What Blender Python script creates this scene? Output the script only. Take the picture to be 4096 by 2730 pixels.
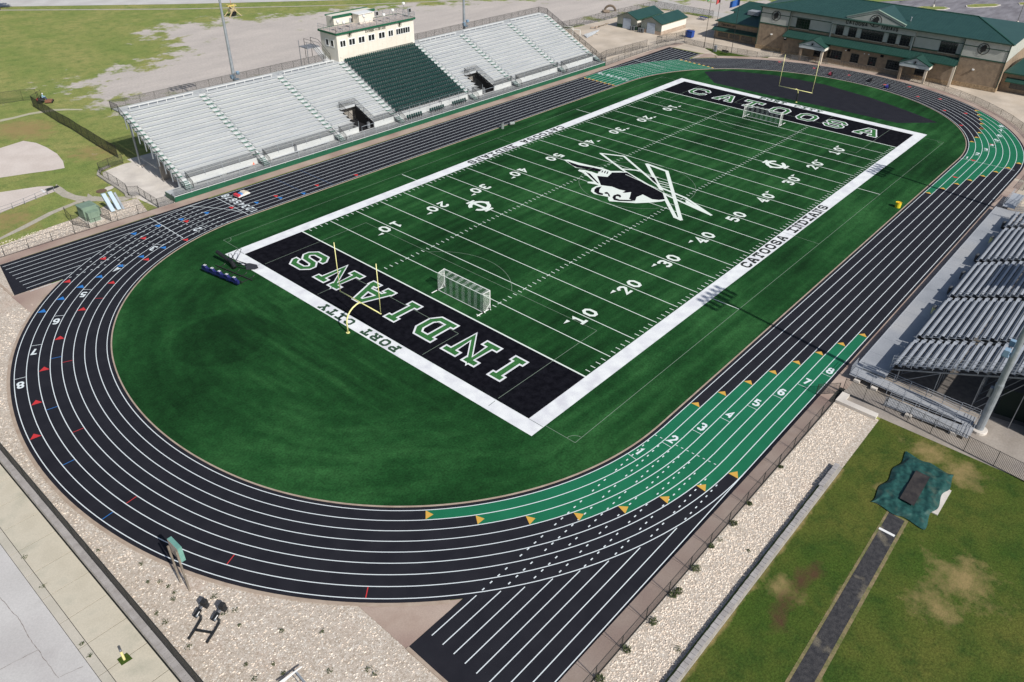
import bpy, bmesh, math, random
from math import sin, cos, pi, radians, hypot
from mathutils import Vector, Matrix
from mathutils.geometry import delaunay_2d_cdt
for _o in list(bpy.data.objects): bpy.data.objects.remove(_o)
SC = bpy.context.scene
COL = SC.collection
random.seed(7)

# ------------------------------------------------------------------ camera
CAM = (-43.86495, -35.73789, 47.93215); YW, PT, RL, FPX = 0.71445, 0.60265, -0.01854, 3069.07862
def cam_axes():
    f = Vector((cos(YW)*cos(PT), sin(YW)*cos(PT), -sin(PT))); r = Vector((sin(YW), -cos(YW), 0)); d = f.cross(r)
    return cos(RL)*r+sin(RL)*d, -sin(RL)*r+cos(RL)*d, f
AX, AD, AF = cam_axes()
cam = bpy.data.cameras.new('camera'); camo = bpy.data.objects.new('camera', cam); COL.objects.link(camo)
m = Matrix((AX, -AD, -AF)).transposed().to_4x4(); m.translation = CAM; camo.matrix_world = m
cam.sensor_fit = 'HORIZONTAL'; cam.sensor_width = 36; cam.lens = FPX/4096*36; cam.clip_start = 1; cam.clip_end = 5000
SC.camera = camo
# ------------------------------------------------------------------ light
SUN_AZ, SUN_EL = radians(-99.0), radians(40.0)     # direction towards the sun, from +X, counter-clockwise
w = bpy.data.worlds.new('World'); SC.world = w; w.use_nodes = True
nt = w.node_tree; bg = nt.nodes['Background']; sky = nt.nodes.new('ShaderNodeTexSky')
sky.sky_type = 'NISHITA'; sky.sun_disc = False; sky.sun_elevation = SUN_EL; sky.sun_rotation = pi/2-SUN_AZ; sky.dust_density = 1.5
nt.links.new(sky.outputs[0], bg.inputs[0]); bg.inputs[1].default_value = 0.085
sl = bpy.data.lights.new('sun', 'SUN'); sl.energy = 4.6; sl.angle = radians(.53); sl.color = (1, .965, .91)
so = bpy.data.objects.new('sun', sl); COL.objects.link(so)
sd = Vector((cos(SUN_AZ)*cos(SUN_EL), sin(SUN_AZ)*cos(SUN_EL), sin(SUN_EL))); so.rotation_euler = sd.to_track_quat('Z', 'Y').to_euler(); so.location = sd*200
SC.view_settings.view_transform = 'Standard'; SC.view_settings.look = 'None'; SC.view_settings.exposure = 0; SC.view_settings.gamma = 1
SC.view_settings.use_curve_mapping = False
SC.render.engine = 'CYCLES'; SC.cycles.transparent_max_bounces = 24

def at(u, v, z=0.0):
    """point of the place seen at pixel (u, v) of the 4096 px wide picture, at height z"""
    d = AX*((u-2048)/FPX)+AD*((v-1365)/FPX)+AF
    t = (z-CAM[2])/d.z
    return Vector(CAM)+d*t
REG = {'R1': (0, 0, .5996), 'R2': (1300, 0, .5996), 'R3': (2700, 0, .5994), 'R4': (0, 900, .5996), 'R5': (1300, 900, .5996), 'R6': (2700, 900, .5994),
       'R7': (0, 1790, .5996), 'R8': (1300, 1790, .5996), 'R9': (2700, 1790, .5994), 'A1': (400, 300, .29979), 'A2': (1100, 0, .29979), 'A4': (2200, 0, .29979),
       'A5': (2800, 0, .29979), 'A6': (3400, 0, .29974), 'A7': (0, 300, .29979), 'C': (3600, 380, .2423), 'L': (2200, 200, .255), 'M': (2230, 580, .4833), 'D': (0, 0, 1.74075),
       'K': (600, 700, .2975), 'S': (780, 1000, .2121), 'V': (3300, 1250, .6137)}
def rg(r, u, v, z=0.0):
    a = REG[r]; return at(a[0]+u*a[2], a[1]+v*a[2], z)

# ------------------------------------------------------------------ materials
MATS = {}
def mat(name, col, col2=None, scale=1.0, rough=.8, metal=0., spec=.5, bump=0., bscale=20., detail=6., aniso=None, mixr=(.35, .65), col3=None, scale3=.2, m3=(.45, .7), speck=None):
    if name in MATS: return MATS[name]
    M = bpy.data.materials.new(name); M.use_nodes = True; MATS[name] = M
    n = M.node_tree; b = n.nodes['Principled BSDF']; L = n.links.new
    b.inputs['Roughness'].default_value = rough; b.inputs['Metallic'].default_value = metal; b.inputs['Specular IOR Level'].default_value = spec
    b.inputs['Base Color'].default_value = (*col, 1)
    geo = n.nodes.new('ShaderNodeNewGeometry'); mp = n.nodes.new('ShaderNodeMapping'); L(geo.outputs['Position'], mp.inputs[0])
    if aniso: mp.inputs['Scale'].default_value = aniso[:3]; mp.inputs['Rotation'].default_value = (0, 0, aniso[3] if len(aniso) > 3 else 0)
    out = None
    if col2:
        t = n.nodes.new('ShaderNodeTexNoise'); t.inputs['Scale'].default_value = scale; t.inputs['Detail'].default_value = detail; L(mp.outputs[0], t.inputs['Vector'])
        r = n.nodes.new('ShaderNodeMapRange'); r.inputs[1].default_value, r.inputs[2].default_value = mixr; L(t.outputs['Fac'], r.inputs[0])
        x = n.nodes.new('ShaderNodeMix'); x.data_type = 'RGBA'; x.inputs[6].default_value = (*col, 1); x.inputs[7].default_value = (*col2, 1); L(r.outputs[0], x.inputs[0]); out = x.outputs[2]
    if col3:
        t = n.nodes.new('ShaderNodeTexNoise'); t.inputs['Scale'].default_value = scale3; t.inputs['Detail'].default_value = 8; L(geo.outputs['Position'], t.inputs['Vector'])
        r = n.nodes.new('ShaderNodeMapRange'); r.inputs[1].default_value, r.inputs[2].default_value = m3; L(t.outputs['Fac'], r.inputs[0])
        x = n.nodes.new('ShaderNodeMix'); x.data_type = 'RGBA'; x.inputs[7].default_value = (*col3, 1); L(r.outputs[0], x.inputs[0])
        if out: L(out, x.inputs[6])
        else: x.inputs[6].default_value = (*col, 1)
        out = x.outputs[2]
    if speck:      # (scale, amount) fine value variation
        t = n.nodes.new('ShaderNodeTexNoise'); t.inputs['Scale'].default_value = speck[0]; t.inputs['Detail'].default_value = 3; L(geo.outputs['Position'], t.inputs['Vector'])
        r = n.nodes.new('ShaderNodeMapRange'); r.inputs[1].default_value = .25; r.inputs[2].default_value = .75; r.inputs[3].default_value = 1-speck[1]; r.inputs[4].default_value = 1+speck[1]; L(t.outputs['Fac'], r.inputs[0])
        x = n.nodes.new('ShaderNodeVectorMath'); x.operation = 'SCALE'; L(r.outputs[0], x.inputs['Scale'])
        if out: L(out, x.inputs[0])
        else: x.inputs[0].default_value = col
        out = x.outputs[0]
    if out: L(out, b.inputs['Base Color'])
    if bump:
        t = n.nodes.new('ShaderNodeTexNoise'); t.inputs['Scale'].default_value = bscale; t.inputs['Detail'].default_value = 4; L(geo.outputs['Position'], t.inputs['Vector'])
        u = n.nodes.new('ShaderNodeBump'); u.inputs['Strength'].default_value = bump; u.inputs['Distance'].default_value = .05; L(t.outputs['Fac'], u.inputs['Height']); L(u.outputs[0], b.inputs['Normal'])
    return M
def see_through(name, col, cover, scale=16.):
    """woven wire / netting: a fine procedural weave of wire and holes"""
    if name in MATS: return MATS[name]
    M = mat(name, col, rough=.6); n = M.node_tree; L = n.links.new; b = n.nodes['Principled BSDF']
    geo = n.nodes.new('ShaderNodeNewGeometry'); sx = n.nodes.new('ShaderNodeSeparateXYZ'); L(geo.outputs['Position'], sx.inputs[0])
    s = n.nodes.new('ShaderNodeMath'); s.operation = 'ADD'; L(sx.outputs[0], s.inputs[0]); L(sx.outputs[1], s.inputs[1])
    res = []
    for op in ('ADD', 'SUBTRACT'):
        a = n.nodes.new('ShaderNodeMath'); a.operation = op; L(s.outputs[0], a.inputs[0]); L(sx.outputs[2], a.inputs[1])
        m_ = n.nodes.new('ShaderNodeMath'); m_.operation = 'MULTIPLY'; m_.inputs[1].default_value = scale; L(a.outputs[0], m_.inputs[0])
        f = n.nodes.new('ShaderNodeMath'); f.operation = 'FRACT'; L(m_.outputs[0], f.inputs[0])
        g = n.nodes.new('ShaderNodeMath'); g.operation = 'LESS_THAN'; g.inputs[1].default_value = 1-math.sqrt(1-cover); L(f.outputs[0], g.inputs[0]); res.append(g)
    mx = n.nodes.new('ShaderNodeMath'); mx.operation = 'MAXIMUM'; L(res[0].outputs[0], mx.inputs[0]); L(res[1].outputs[0], mx.inputs[1]); L(mx.outputs[0], b.inputs['Alpha'])
    return M
def voronoi_stone(name, cols, scale, rough=.9, bump=.8, gap=.12, patch=None):
    M = mat(name, cols[0], rough=rough); n = M.node_tree; L = n.links.new; b = n.nodes['Principled BSDF']
    geo = n.nodes.new('ShaderNodeNewGeometry')
    v = n.nodes.new('ShaderNodeTexVoronoi'); v.inputs['Scale'].default_value = scale; L(geo.outputs['Position'], v.inputs['Vector'])
    e = n.nodes.new('ShaderNodeTexVoronoi'); e.feature = 'DISTANCE_TO_EDGE'; e.inputs['Scale'].default_value = scale; L(geo.outputs['Position'], e.inputs['Vector'])
    sp = n.nodes.new('ShaderNodeSeparateColor'); L(v.outputs['Color'], sp.inputs[0])
    cr = n.nodes.new('ShaderNodeValToRGB'); el = cr.color_ramp.elements
    el[0].color = (*cols[0], 1); el[1].color = (*cols[-1], 1)
    for i, c in enumerate(cols[1:-1]): k = el.new((i+1)/(len(cols)-1)); k.color = (*c, 1)
    L(sp.outputs[0], cr.inputs[0]); out = cr.outputs[0]
    r = n.nodes.new('ShaderNodeMapRange'); r.inputs[2].default_value = gap; r.inputs[3].default_value = .62; L(e.outputs['Distance'], r.inputs[0])
    x = n.nodes.new('ShaderNodeVectorMath'); x.operation = 'SCALE'; L(out, x.inputs[0]); L(r.outputs[0], x.inputs['Scale']); out = x.outputs[0]
    if patch:
        t = n.nodes.new('ShaderNodeTexNoise'); t.inputs['Scale'].default_value = patch[1]; t.inputs['Detail'].default_value = 8; L(geo.outputs['Position'], t.inputs['Vector'])
        rr = n.nodes.new('ShaderNodeMapRange'); rr.inputs[1].default_value, rr.inputs[2].default_value = patch[2]; rr.inputs[4].default_value = patch[3]; L(t.outputs['Fac'], rr.inputs[0])
        y = n.nodes.new('ShaderNodeMix'); y.data_type = 'RGBA'; y.inputs[7].default_value = (*patch[0], 1); L(out, y.inputs[6]); L(rr.outputs[0], y.inputs[0]); out = y.outputs[2]
    L(out, b.inputs['Base Color'])
    u = n.nodes.new('ShaderNodeBump'); u.inputs['Strength'].default_value = bump; u.inputs['Distance'].default_value = .06; L(r.outputs[0], u.inputs['Height']); L(u.outputs[0], b.inputs['Normal'])
    return M
def grass_mat(name, base, dry, dark, gravel=None, gravel2=None):
    M = bpy.data.materials.new(name); M.use_nodes = True; MATS[name] = M; n = M.node_tree; L = n.links.new; b = n.nodes['Principled BSDF']; b.inputs['Roughness'].default_value = .95; b.inputs['Specular IOR Level'].default_value = .1
    geo = n.nodes.new('ShaderNodeNewGeometry')
    def noise(s, d=8, lo=.4, hi=.6, ro=.6, sc=None):
        t = n.nodes.new('ShaderNodeTexNoise'); t.inputs['Scale'].default_value = s; t.inputs['Detail'].default_value = d; t.inputs['Roughness'].default_value = ro
        if sc:
            mp = n.nodes.new('ShaderNodeMapping'); mp.inputs['Scale'].default_value = sc; L(geo.outputs['Position'], mp.inputs[0]); L(mp.outputs[0], t.inputs['Vector'])
        else: L(geo.outputs['Position'], t.inputs['Vector'])
        r = n.nodes.new('ShaderNodeMapRange'); r.inputs[1].default_value = lo; r.inputs[2].default_value = hi; L(t.outputs['Fac'], r.inputs[0]); return t, r
    def mix(a, bb, f):
        x = n.nodes.new('ShaderNodeMix'); x.data_type = 'RGBA'
        for s, i in ((a, 6), (bb, 7)):
            if isinstance(s, tuple): x.inputs[i].default_value = (*s, 1)
            else: L(s, x.inputs[i])
        L(f, x.inputs[0]); return x.outputs[2]
    _, r1 = noise(.09, 8, .38, .66); c = mix(base, dry, r1.outputs[0])
    _, r2 = noise(.45, 9, .46, .72, .68); c = mix(c, dark, r2.outputs[0])
    t3, _ = noise(6, 4); r = n.nodes.new('ShaderNodeMapRange'); r.inputs[1].default_value = .3; r.inputs[2].default_value = .7; r.inputs[3].default_value = .66; r.inputs[4].default_value = 1.34; L(t3.outputs['Fac'], r.inputs[0])
    x = n.nodes.new('ShaderNodeVectorMath'); x.operation = 'SCALE'; L(c, x.inputs[0]); L(r.outputs[0], x.inputs['Scale']); c = x.outputs[0]
    for an, colr in (('dryness', (.30, .22, .10)), ('soil', (.085, .045, .028))):
        at_ = n.nodes.new('ShaderNodeAttribute'); at_.attribute_name = an; t, _ = noise(.5, 8, ro=.7)
        a = n.nodes.new('ShaderNodeMath'); a.operation = 'MULTIPLY_ADD'; a.inputs[1].default_value = 1.6; L(t.outputs['Fac'], a.inputs[0]); L(at_.outputs['Fac'], a.inputs[2])
        rr = n.nodes.new('ShaderNodeMapRange'); rr.inputs[1].default_value = 1.1; rr.inputs[2].default_value = 1.6; rr.inputs[4].default_value = .85; L(a.outputs[0], rr.inputs[0]); c = mix(c, colr, rr.outputs[0])
    if gravel:
        at_ = n.nodes.new('ShaderNodeAttribute'); at_.attribute_name = 'gravel'
        t, _ = noise(.16, 10, ro=.68, sc=(1, 1, 1)); a = n.nodes.new('ShaderNodeMath'); a.operation = 'MULTIPLY_ADD'; a.inputs[1].default_value = 2.4; L(t.outputs['Fac'], a.inputs[0]); L(at_.outputs['Fac'], a.inputs[2])
        rr = n.nodes.new('ShaderNodeMapRange'); rr.inputs[1].default_value = 1.58; rr.inputs[2].default_value = 1.78; L(a.outputs[0], rr.inputs[0])
        _, g1 = noise(.12, 8, .35, .65, sc=(.5, 1.4, 1)); gc = mix(gravel, gravel2, g1.outputs[0])
        t4, _ = noise(2.5, 5); r4 = n.nodes.new('ShaderNodeMapRange'); r4.inputs[1].default_value = .3; r4.inputs[2].default_value = .7; r4.inputs[3].default_value = .88; r4.inputs[4].default_value = 1.12; L(t4.outputs['Fac'], r4.inputs[0])
        x = n.nodes.new('ShaderNodeVectorMath'); x.operation = 'SCALE'; L(gc, x.inputs[0]); L(r4.outputs[0], x.inputs['Scale'])
        c = mix(c, x.outputs[0], rr.outputs[0])
    L(c, b.inputs['Base Color'])
    t, _ = noise(9, 4); u = n.nodes.new('ShaderNodeBump'); u.inputs['Strength'].default_value = .5; u.inputs['Distance'].default_value = .08; L(t.outputs['Fac'], u.inputs['Height']); L(u.outputs[0], b.inputs['Normal'])
    return M

def turf_mat():
    M = mat('turf', (.008, .05, .013), rough=.9, spec=.12, bump=.25, bscale=14); n = M.node_tree; L = n.links.new; b = n.nodes['Principled BSDF']
    geo = n.nodes.new('ShaderNodeNewGeometry'); P = geo.outputs['Position']
    def noise(vec, s, d, lo, hi, a=0., c=1.):
        t = n.nodes.new('ShaderNodeTexNoise'); t.inputs['Scale'].default_value = s; t.inputs['Detail'].default_value = d; L(vec, t.inputs['Vector'])
        r = n.nodes.new('ShaderNodeMapRange'); r.inputs[1].default_value, r.inputs[2].default_value, r.inputs[3].default_value, r.inputs[4].default_value = lo, hi, a, c; L(t.outputs['Fac'], r.inputs[0]); return r.outputs[0]
    def math_(op, x, y=None, z=None):
        m_ = n.nodes.new('ShaderNodeMath'); m_.operation = op
        for i, v in enumerate((x, y, z)):
            if v is None: continue
            if isinstance(v, (int, float)): m_.inputs[i].default_value = v
            else: L(v, m_.inputs[i])
        return m_.outputs[0]
    mp = n.nodes.new('ShaderNodeMapping'); L(P, mp.inputs[0]); mp.inputs['Scale'].default_value = (.10, .9, 1); straight = noise(mp.outputs[0], .8, 7, .2, .8)
    mq = n.nodes.new('ShaderNodeMapping'); L(P, mq.inputs[0]); mq.inputs['Scale'].default_value = (1.3, .16, 1); mq.inputs['Rotation'].default_value = (0, 0, radians(-14)); diag = noise(mq.outputs[0], .8, 8, .22, .78)
    sx = n.nodes.new('ShaderNodeSeparateXYZ'); L(P, sx.inputs[0]); dx = math_('SUBTRACT', sx.outputs[0], 7.); dy = math_('SUBTRACT', sx.outputs[1], 24.3)
    rad = math_('SQRT', math_('ADD', math_('MULTIPLY', dx, dx), math_('MULTIPLY', dy, dy))); th = math_('ARCTAN2', dy, math_('ABSOLUTE', dx))
    cx = n.nodes.new('ShaderNodeCombineXYZ'); L(math_('MULTIPLY', rad, .6), cx.inputs[0]); L(math_('MULTIPLY', th, 5), cx.inputs[1]); ring = noise(cx.outputs[0], .9, 7, .15, .85)
    near = n.nodes.new('ShaderNodeMapRange'); near.inputs[1].default_value = -1.5; near.inputs[2].default_value = -4.5; L(sx.outputs[0], near.inputs[0])
    rim = n.nodes.new('ShaderNodeMapRange'); rim.inputs[1].default_value = 17; rim.inputs[2].default_value = 23; L(rad, rim.inputs[0])
    def lerp(a, c, f): return math_('ADD', math_('MULTIPLY', a, math_('SUBTRACT', 1., f)), math_('MULTIPLY', c, f))
    v = lerp(straight, lerp(diag, ring, rim.outputs[0]), near.outputs[0])
    big_ = noise(P, .05, 3, .35, .65); v = math_('ADD', math_('MULTIPLY', v, .62), math_('MULTIPLY', big_, .36))
    # round darker patch where the nap was brushed the other way
    ex = math_('SUBTRACT', sx.outputs[0], -12.6); ey = math_('SUBTRACT', sx.outputs[1], 33.6); er = math_('SQRT', math_('ADD', math_('MULTIPLY', ex, ex), math_('MULTIPLY', ey, ey)))
    pr = n.nodes.new('ShaderNodeMapRange'); pr.inputs[1].default_value = 5.3; pr.inputs[2].default_value = 4.9; pr.inputs[4].default_value = .16; L(er, pr.inputs[0]); v = math_('SUBTRACT', v, pr.outputs[0])
    cr = n.nodes.new('ShaderNodeValToRGB'); e = cr.color_ramp.elements; e[0].position = .18; e[0].color = (.0045, .029, .0070, 1); e[1].position = .86; e[1].color = (.028, .110, .031, 1); k_ = e.new(.5); k_.color = (.0105, .058, .0145, 1); L(v, cr.inputs[0])
    sp_ = noise(P, 5, 4, .3, .7, .7, 1.3); sp2 = noise(P, 1.1, 5, .35, .65, .86, 1.14); x = n.nodes.new('ShaderNodeVectorMath'); x.operation = 'SCALE'; L(cr.outputs[0], x.inputs[0]); L(math_('MULTIPLY', sp_, sp2), x.inputs['Scale']); L(x.outputs[0], b.inputs['Base Color'])
    return M
TURF = turf_mat()
TURF2 = mat('turf_paint_green', (.03, .13, .035), (.045, .16, .05), 2, .9, spec=.1, speck=(6, .25))
WHITE = mat('white_paint', (.78, .80, .80), (.66, .67, .70), .7, .85, spec=.2, col3=(.58, .58, .62), scale3=.35, m3=(.55, .8), speck=(9, .06))
LINE = mat('white_line_paint', (.72, .78, .72), rough=.8, speck=(8, .1))
BLACKP = mat('black_turf_paint', (.0035, .0035, .006), (.009, .009, .013), 1.4, .95, spec=.06, speck=(5, .3))
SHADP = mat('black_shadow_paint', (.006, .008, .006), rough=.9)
TRACK = mat('track_black', (.0125, .0125, .018), (.017, .017, .023), .6, .75, spec=.22, speck=(22, .3), bump=.2, bscale=60)
TRGREEN = mat('track_green', (.008, .135, .064), (.010, .155, .074), .5, .75, spec=.25, speck=(22, .12), bump=.2, bscale=60)
TLINE = mat('track_line_paint', (.70, .76, .78), rough=.7)
YEL = mat('track_yellow', (.62, .36, .06)); REDP = mat('track_red', (.55, .03, .035)); BLUEP = mat('track_blue', (.02, .17, .50))
CURB = mat('kerb_concrete', (.34, .26, .20), (.42, .34, .27), 1, .9)
APRON = mat('apron_concrete', (.36, .27, .22), (.44, .35, .29), .5, .9, col3=(.28, .19, .16), scale3=.25, speck=(9, .08))
CONC = mat('concrete', (.50, .42, .33), (.58, .50, .41), .25, .9, col3=(.42, .36, .29), scale3=.15, speck=(6, .08))
CONCL = mat('pale_concrete', (.60, .55, .49), (.68, .63, .57), .4, .9, col3=(.50, .46, .42), scale3=.3, speck=(8, .07))
SIDEW = mat('sidewalk_concrete', (.51, .465, .37), (.58, .53, .43), .5, .9, col3=(.40, .38, .30), scale3=.5, m3=(.5, .75), speck=(9, .08))
ROADM = mat('road_concrete', (.49, .475, .46), (.57, .555, .54), .4, .9, col3=(.43, .41, .40), scale3=.2, speck=(9, .08))
ASPH = mat('old_asphalt', (.15, .14, .155), (.24, .23, .25), .5, .9, aniso=(.25, 1, 1, .3), speck=(4, .2))
BLOCK = mat('wall_block', (.30, .28, .25), (.40, .37, .33), 1.5, .95, speck=(10, .12)); BLOCKC = mat('cap_block', (.30, .28, .27), (.38, .36, .35), 1.3, .95, speck=(10, .1))
ALU = mat('aluminium', (.55, .575, .60), (.64, .66, .67), .35, .45, .15, speck=(3, .06), aniso=(.3, 2, 2, 0)); ALU2 = mat('aluminium_tread', (.56, .57, .56), (.47, .49, .49), .5, .55, .1, aniso=(.3, 2, 2, 0), speck=(4, .05))
STEEL = mat('galvanised_steel', (.28, .31, .34), (.37, .40, .43), 2, .5, .4); STEELD = mat('dull_galvanised_steel', (.20, .21, .23), (.28, .29, .31), 1.2, .6, .3)
BLK = mat('black_metal', (.012, .013, .014), rough=.5); BLKF = mat('black_fence_metal', (.02, .022, .02), rough=.6)
GRN = mat('green_steel', (.009, .090, .046), (.011, .105, .054), .8, .5, speck=(5, .1)); GRNST = mat('green_step', (.018, .11, .07), rough=.6)
SEATG = mat('green_plastic_seat', (.007, .034, .032), (.010, .044, .04), 3, .35)
CREAM = mat('cream_panel', (.68, .635, .55), (.73, .685, .60), .5, .7); WHT = mat('white_metal', (.80, .80, .78), rough=.4)
ROOFG = mat('green_metal_roof', (.021, .064, .053), (.026, .075, .062), .6, .4, .1, speck=(3, .1)); TRIMG = mat('green_trim', (.012, .065, .04), rough=.5)
BRICK = mat('tan_brick', (.22, .165, .115), (.30, .225, .155), 1.2, .9, speck=(14, .18)); STONEB = mat('rough_stone_base', (.24, .17, .10), (.40, .29, .18), 3, .95, bump=.6, bscale=6)
STUCCO = mat('stucco', (.40, .41, .37), (.45, .46, .42), .8, .9); GLASS = mat('dark_glass', (.008, .010, .012), rough=.08, spec=.8); FRAMED = mat('dark_frame', (.03, .035, .03), rough=.5)
DRED = mat('dark_opening', (.004, .004, .006), rough=.9)
GRAV = voronoi_stone('white_river_stone', [(.40, .33, .26), (.54, .46, .38), (.62, .54, .46), (.50, .43, .35), (.76, .70, .62)], 8.5, gap=.09, bump=.5, patch=((.50, .34, .26), .22, (.55, .75), .35))
GRASSL = grass_mat('lawn_grass', (.048, .086, .014), (.105, .112, .025), (.028, .062, .012))
GRASST = grass_mat('terrain_grass', (.20, .245, .070), (.30, .29, .105), (.125, .185, .052), (.52, .47, .43), (.44, .40, .37))
MESHB = see_through('black_chain_link', (.03, .03, .03), .34, 14); MESHD = see_through('black_windscreen', (.012, .014, .012), .8, 20); MESHG = see_through('grey_chain_link', (.12, .12, .12), .34, 14)
NETW = see_through('white_net', (.7, .75, .7), .26, 9); NETG = see_through('thin_grey_net', (.35, .4, .36), .10, 9)

# ------------------------------------------------------------------ object helpers
def tag(o, label=None, cat=None, group=None, kind=None):
    if label: o['label'] = label
    if cat: o['category'] = cat
    if group: o['group'] = group
    if kind: o['kind'] = kind
    return o
def empty(name, loc, label=None, cat=None, group=None, rz=0, kind=None):
    o = bpy.data.objects.new(name, None); COL.objects.link(o); o.location = loc; o.rotation_euler = (0, 0, rz); o.empty_display_size = .3
    return tag(o, label, cat, group, kind)
class MB:
    def __init__(s): s.v = []; s.f = []; s.m = []; s.mi = 0
    def add(s, vs, fs):
        b = len(s.v); s.v += [tuple(x) for x in vs]; s.f += [tuple(i+b for i in f) for f in fs]; s.m += [s.mi]*len(fs); return s
    def box(s, x0, x1, y0, y1, z0, z1, fr=None):
        x0, x1 = min(x0, x1), max(x0, x1); y0, y1 = min(y0, y1), max(y0, y1); z0, z1 = min(z0, z1), max(z0, z1)
        c = [(x, y, z) for z in (z0, z1) for x, y in ((x0, y0), (x1, y0), (x1, y1), (x0, y1))]
        if fr: c = [fr(*p) for p in c]
        return s.add(c, [(3, 2, 1, 0), (4, 5, 6, 7), (0, 1, 5, 4), (1, 2, 6, 5), (2, 3, 7, 6), (3, 0, 4, 7)])
    def beam(s, a, b, wd, ht=None, up=(0, 0, 1)):
        a, b = Vector(a), Vector(b); ht = ht or wd; d = (b-a).normalized(); u = Vector(up)
        if abs(d.dot(u)) > .98: u = Vector((1, 0, 0))
        r = d.cross(u).normalized(); u = r.cross(d)
        c = [p+r*i*wd/2+u*j*ht/2 for p in (a, b) for i, j in ((-1, -1), (1, -1), (1, 1), (-1, 1))]
        return s.add(c, [(0, 1, 2, 3), (7, 6, 5, 4), (4, 5, 1, 0), (5, 6, 2, 1), (6, 7, 3, 2), (7, 4, 0, 3)])
    def tube(s, pts, r, n=6, r2=None):
        pts = [Vector(p) for p in pts]; N = len(pts); rings = []; ref = None
        for i, p in enumerate(pts):
            d = (pts[min(i+1, N-1)]-pts[max(i-1, 0)]).normalized()
            if ref is None: ref = Vector((0, 0, 1)) if abs(d.z) < .9 else Vector((1, 0, 0))
            a = d.cross(ref).normalized(); b = a.cross(d); ref = b
            rr = r if r2 is None else r+(r2-r)*i/(N-1)
            rings.append([p+a*cos(2*pi*k/n)*rr+b*sin(2*pi*k/n)*rr for k in range(n)])
        vs = [q for g in rings for q in g]
        fs = [(i*n+k, (i+1)*n+k, (i+1)*n+(k+1) % n, i*n+(k+1) % n) for i in range(N-1) for k in range(n)]
        fs += [tuple(range(n)), tuple((N-1)*n+k for k in reversed(range(n)))]
        return s.add(vs, fs)
    def lathe(s, c, prof, n=12):
        c = Vector(c); vs = [c+Vector((r*cos(2*pi*k/n), r*sin(2*pi*k/n), z)) for r, z in prof for k in range(n)]; N = len(prof)
        fs = [(i*n+k, i*n+(k+1) % n, (i+1)*n+(k+1) % n, (i+1)*n+k) for i in range(N-1) for k in range(n)]
        fs += [tuple(reversed(range(n))), tuple((N-1)*n+k for k in range(n))]
        return s.add(vs, fs)
    def prism(s, poly, z0, z1, fr=None):
        n = len(poly); vs = [(x, y, z0) for x, y in poly]+[(x, y, z1) for x, y in poly]
        if fr: vs = [fr(*p) for p in vs]
        return s.add(vs, [tuple(reversed(range(n))), tuple(range(n, 2*n))]+[(i, (i+1) % n, (i+1) % n+n, i+n) for i in range(n)])
    def quad(s, *p): return s.add(p, [tuple(range(len(p)))])
    def blob(s, c, r, sub=1, j=.15, sz=(1, 1, 1)):
        bm = bmesh.new(); bmesh.ops.create_icosphere(bm, subdivisions=sub, radius=1); c = Vector(c)
        vs = [c+Vector((v.co.x*sz[0], v.co.y*sz[1], v.co.z*sz[2]))*r*(1+random.uniform(-j, j)) for v in bm.verts]
        fs = [tuple(v.index for v in f.verts) for f in bm.faces]; bm.free(); return s.add(vs, fs)
    def build(s, name, mats, parent=None, smooth=False, world=True):
        """one mesh object; vertices are in world coordinates and moved to the parent's origin when world=True"""
        if not isinstance(mats, (list, tuple)): mats = [mats]
        off = Vector(parent.location) if (parent and world) else Vector((0, 0, 0))
        if parent and world and parent.parent: off = off+Vector(parent.parent.location)
        me = bpy.data.meshes.new(name)
        cen = Vector((0, 0, 0))
        if world and not parent and s.v:
            xs = [v[0] for v in s.v]; ys = [v[1] for v in s.v]; zs = [v[2] for v in s.v]
            cen = Vector(((min(xs)+max(xs))/2, (min(ys)+max(ys))/2, min(zs)))
        d = off+cen
        me.from_pydata([(v[0]-d.x, v[1]-d.y, v[2]-d.z) for v in s.v], [], s.f)
        for k in mats: me.materials.append(k)
        if len(mats) > 1: me.polygons.foreach_set('material_index', s.m)
        if smooth: me.polygons.foreach_set('use_smooth', [True]*len(me.polygons))
        me.update()
        o = bpy.data.objects.new(name, me); COL.objects.link(o); o.location = cen
        if parent: o.parent = parent
        return o
def copy_tree(o, parent=None):
    c = o.copy(); COL.objects.link(c); c.parent = parent
    for ch in [x for x in bpy.data.objects if x.parent == o]: copy_tree(ch, c)
    return c
def dup(o, loc, rz=None, label=None):
    c = copy_tree(o); c.location = loc
    if rz is not None: c.rotation_euler = (0, 0, rz)
    if label: c['label'] = label
    return c
def inst(o, loc, rz=0, sc=None):      # another part that shares the mesh
    c = o.copy(); COL.objects.link(c); c.location = loc; c.rotation_euler = (0, 0, rz)
    if sc: c.scale = sc
    return c
def ccw(p):
    a = sum(p[i][0]*p[(i+1) % len(p)][1]-p[(i+1) % len(p)][0]*p[i][1] for i in range(len(p)))
    return list(p) if a > 0 else list(reversed(p))
def tri(polys):
    vs, fs = [], []
    for p in polys:
        p = ccw([(float(q[0]), float(q[1])) for q in p]); b = len(vs); vs += [Vector(q) for q in p]; fs.append(list(range(b, b+len(p))))
    r = delaunay_2d_cdt(vs, [], fs, 1, 1e-5)
    return [tuple(v) for v in r[0]], [tuple(f) for f, q in zip(r[2], r[5]) if q]
def flat(name, polys, z, material, parent=None, mb=None):
    """union of flat ground polygons at height z"""
    if not isinstance(polys[0][0], (tuple, list, Vector)): polys = [polys]
    v, f = tri(polys); k = mb or MB(); k.add([(x, y, z) for x, y in v], f)
    return k.build(name, material, parent) if mb is None else None

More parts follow.
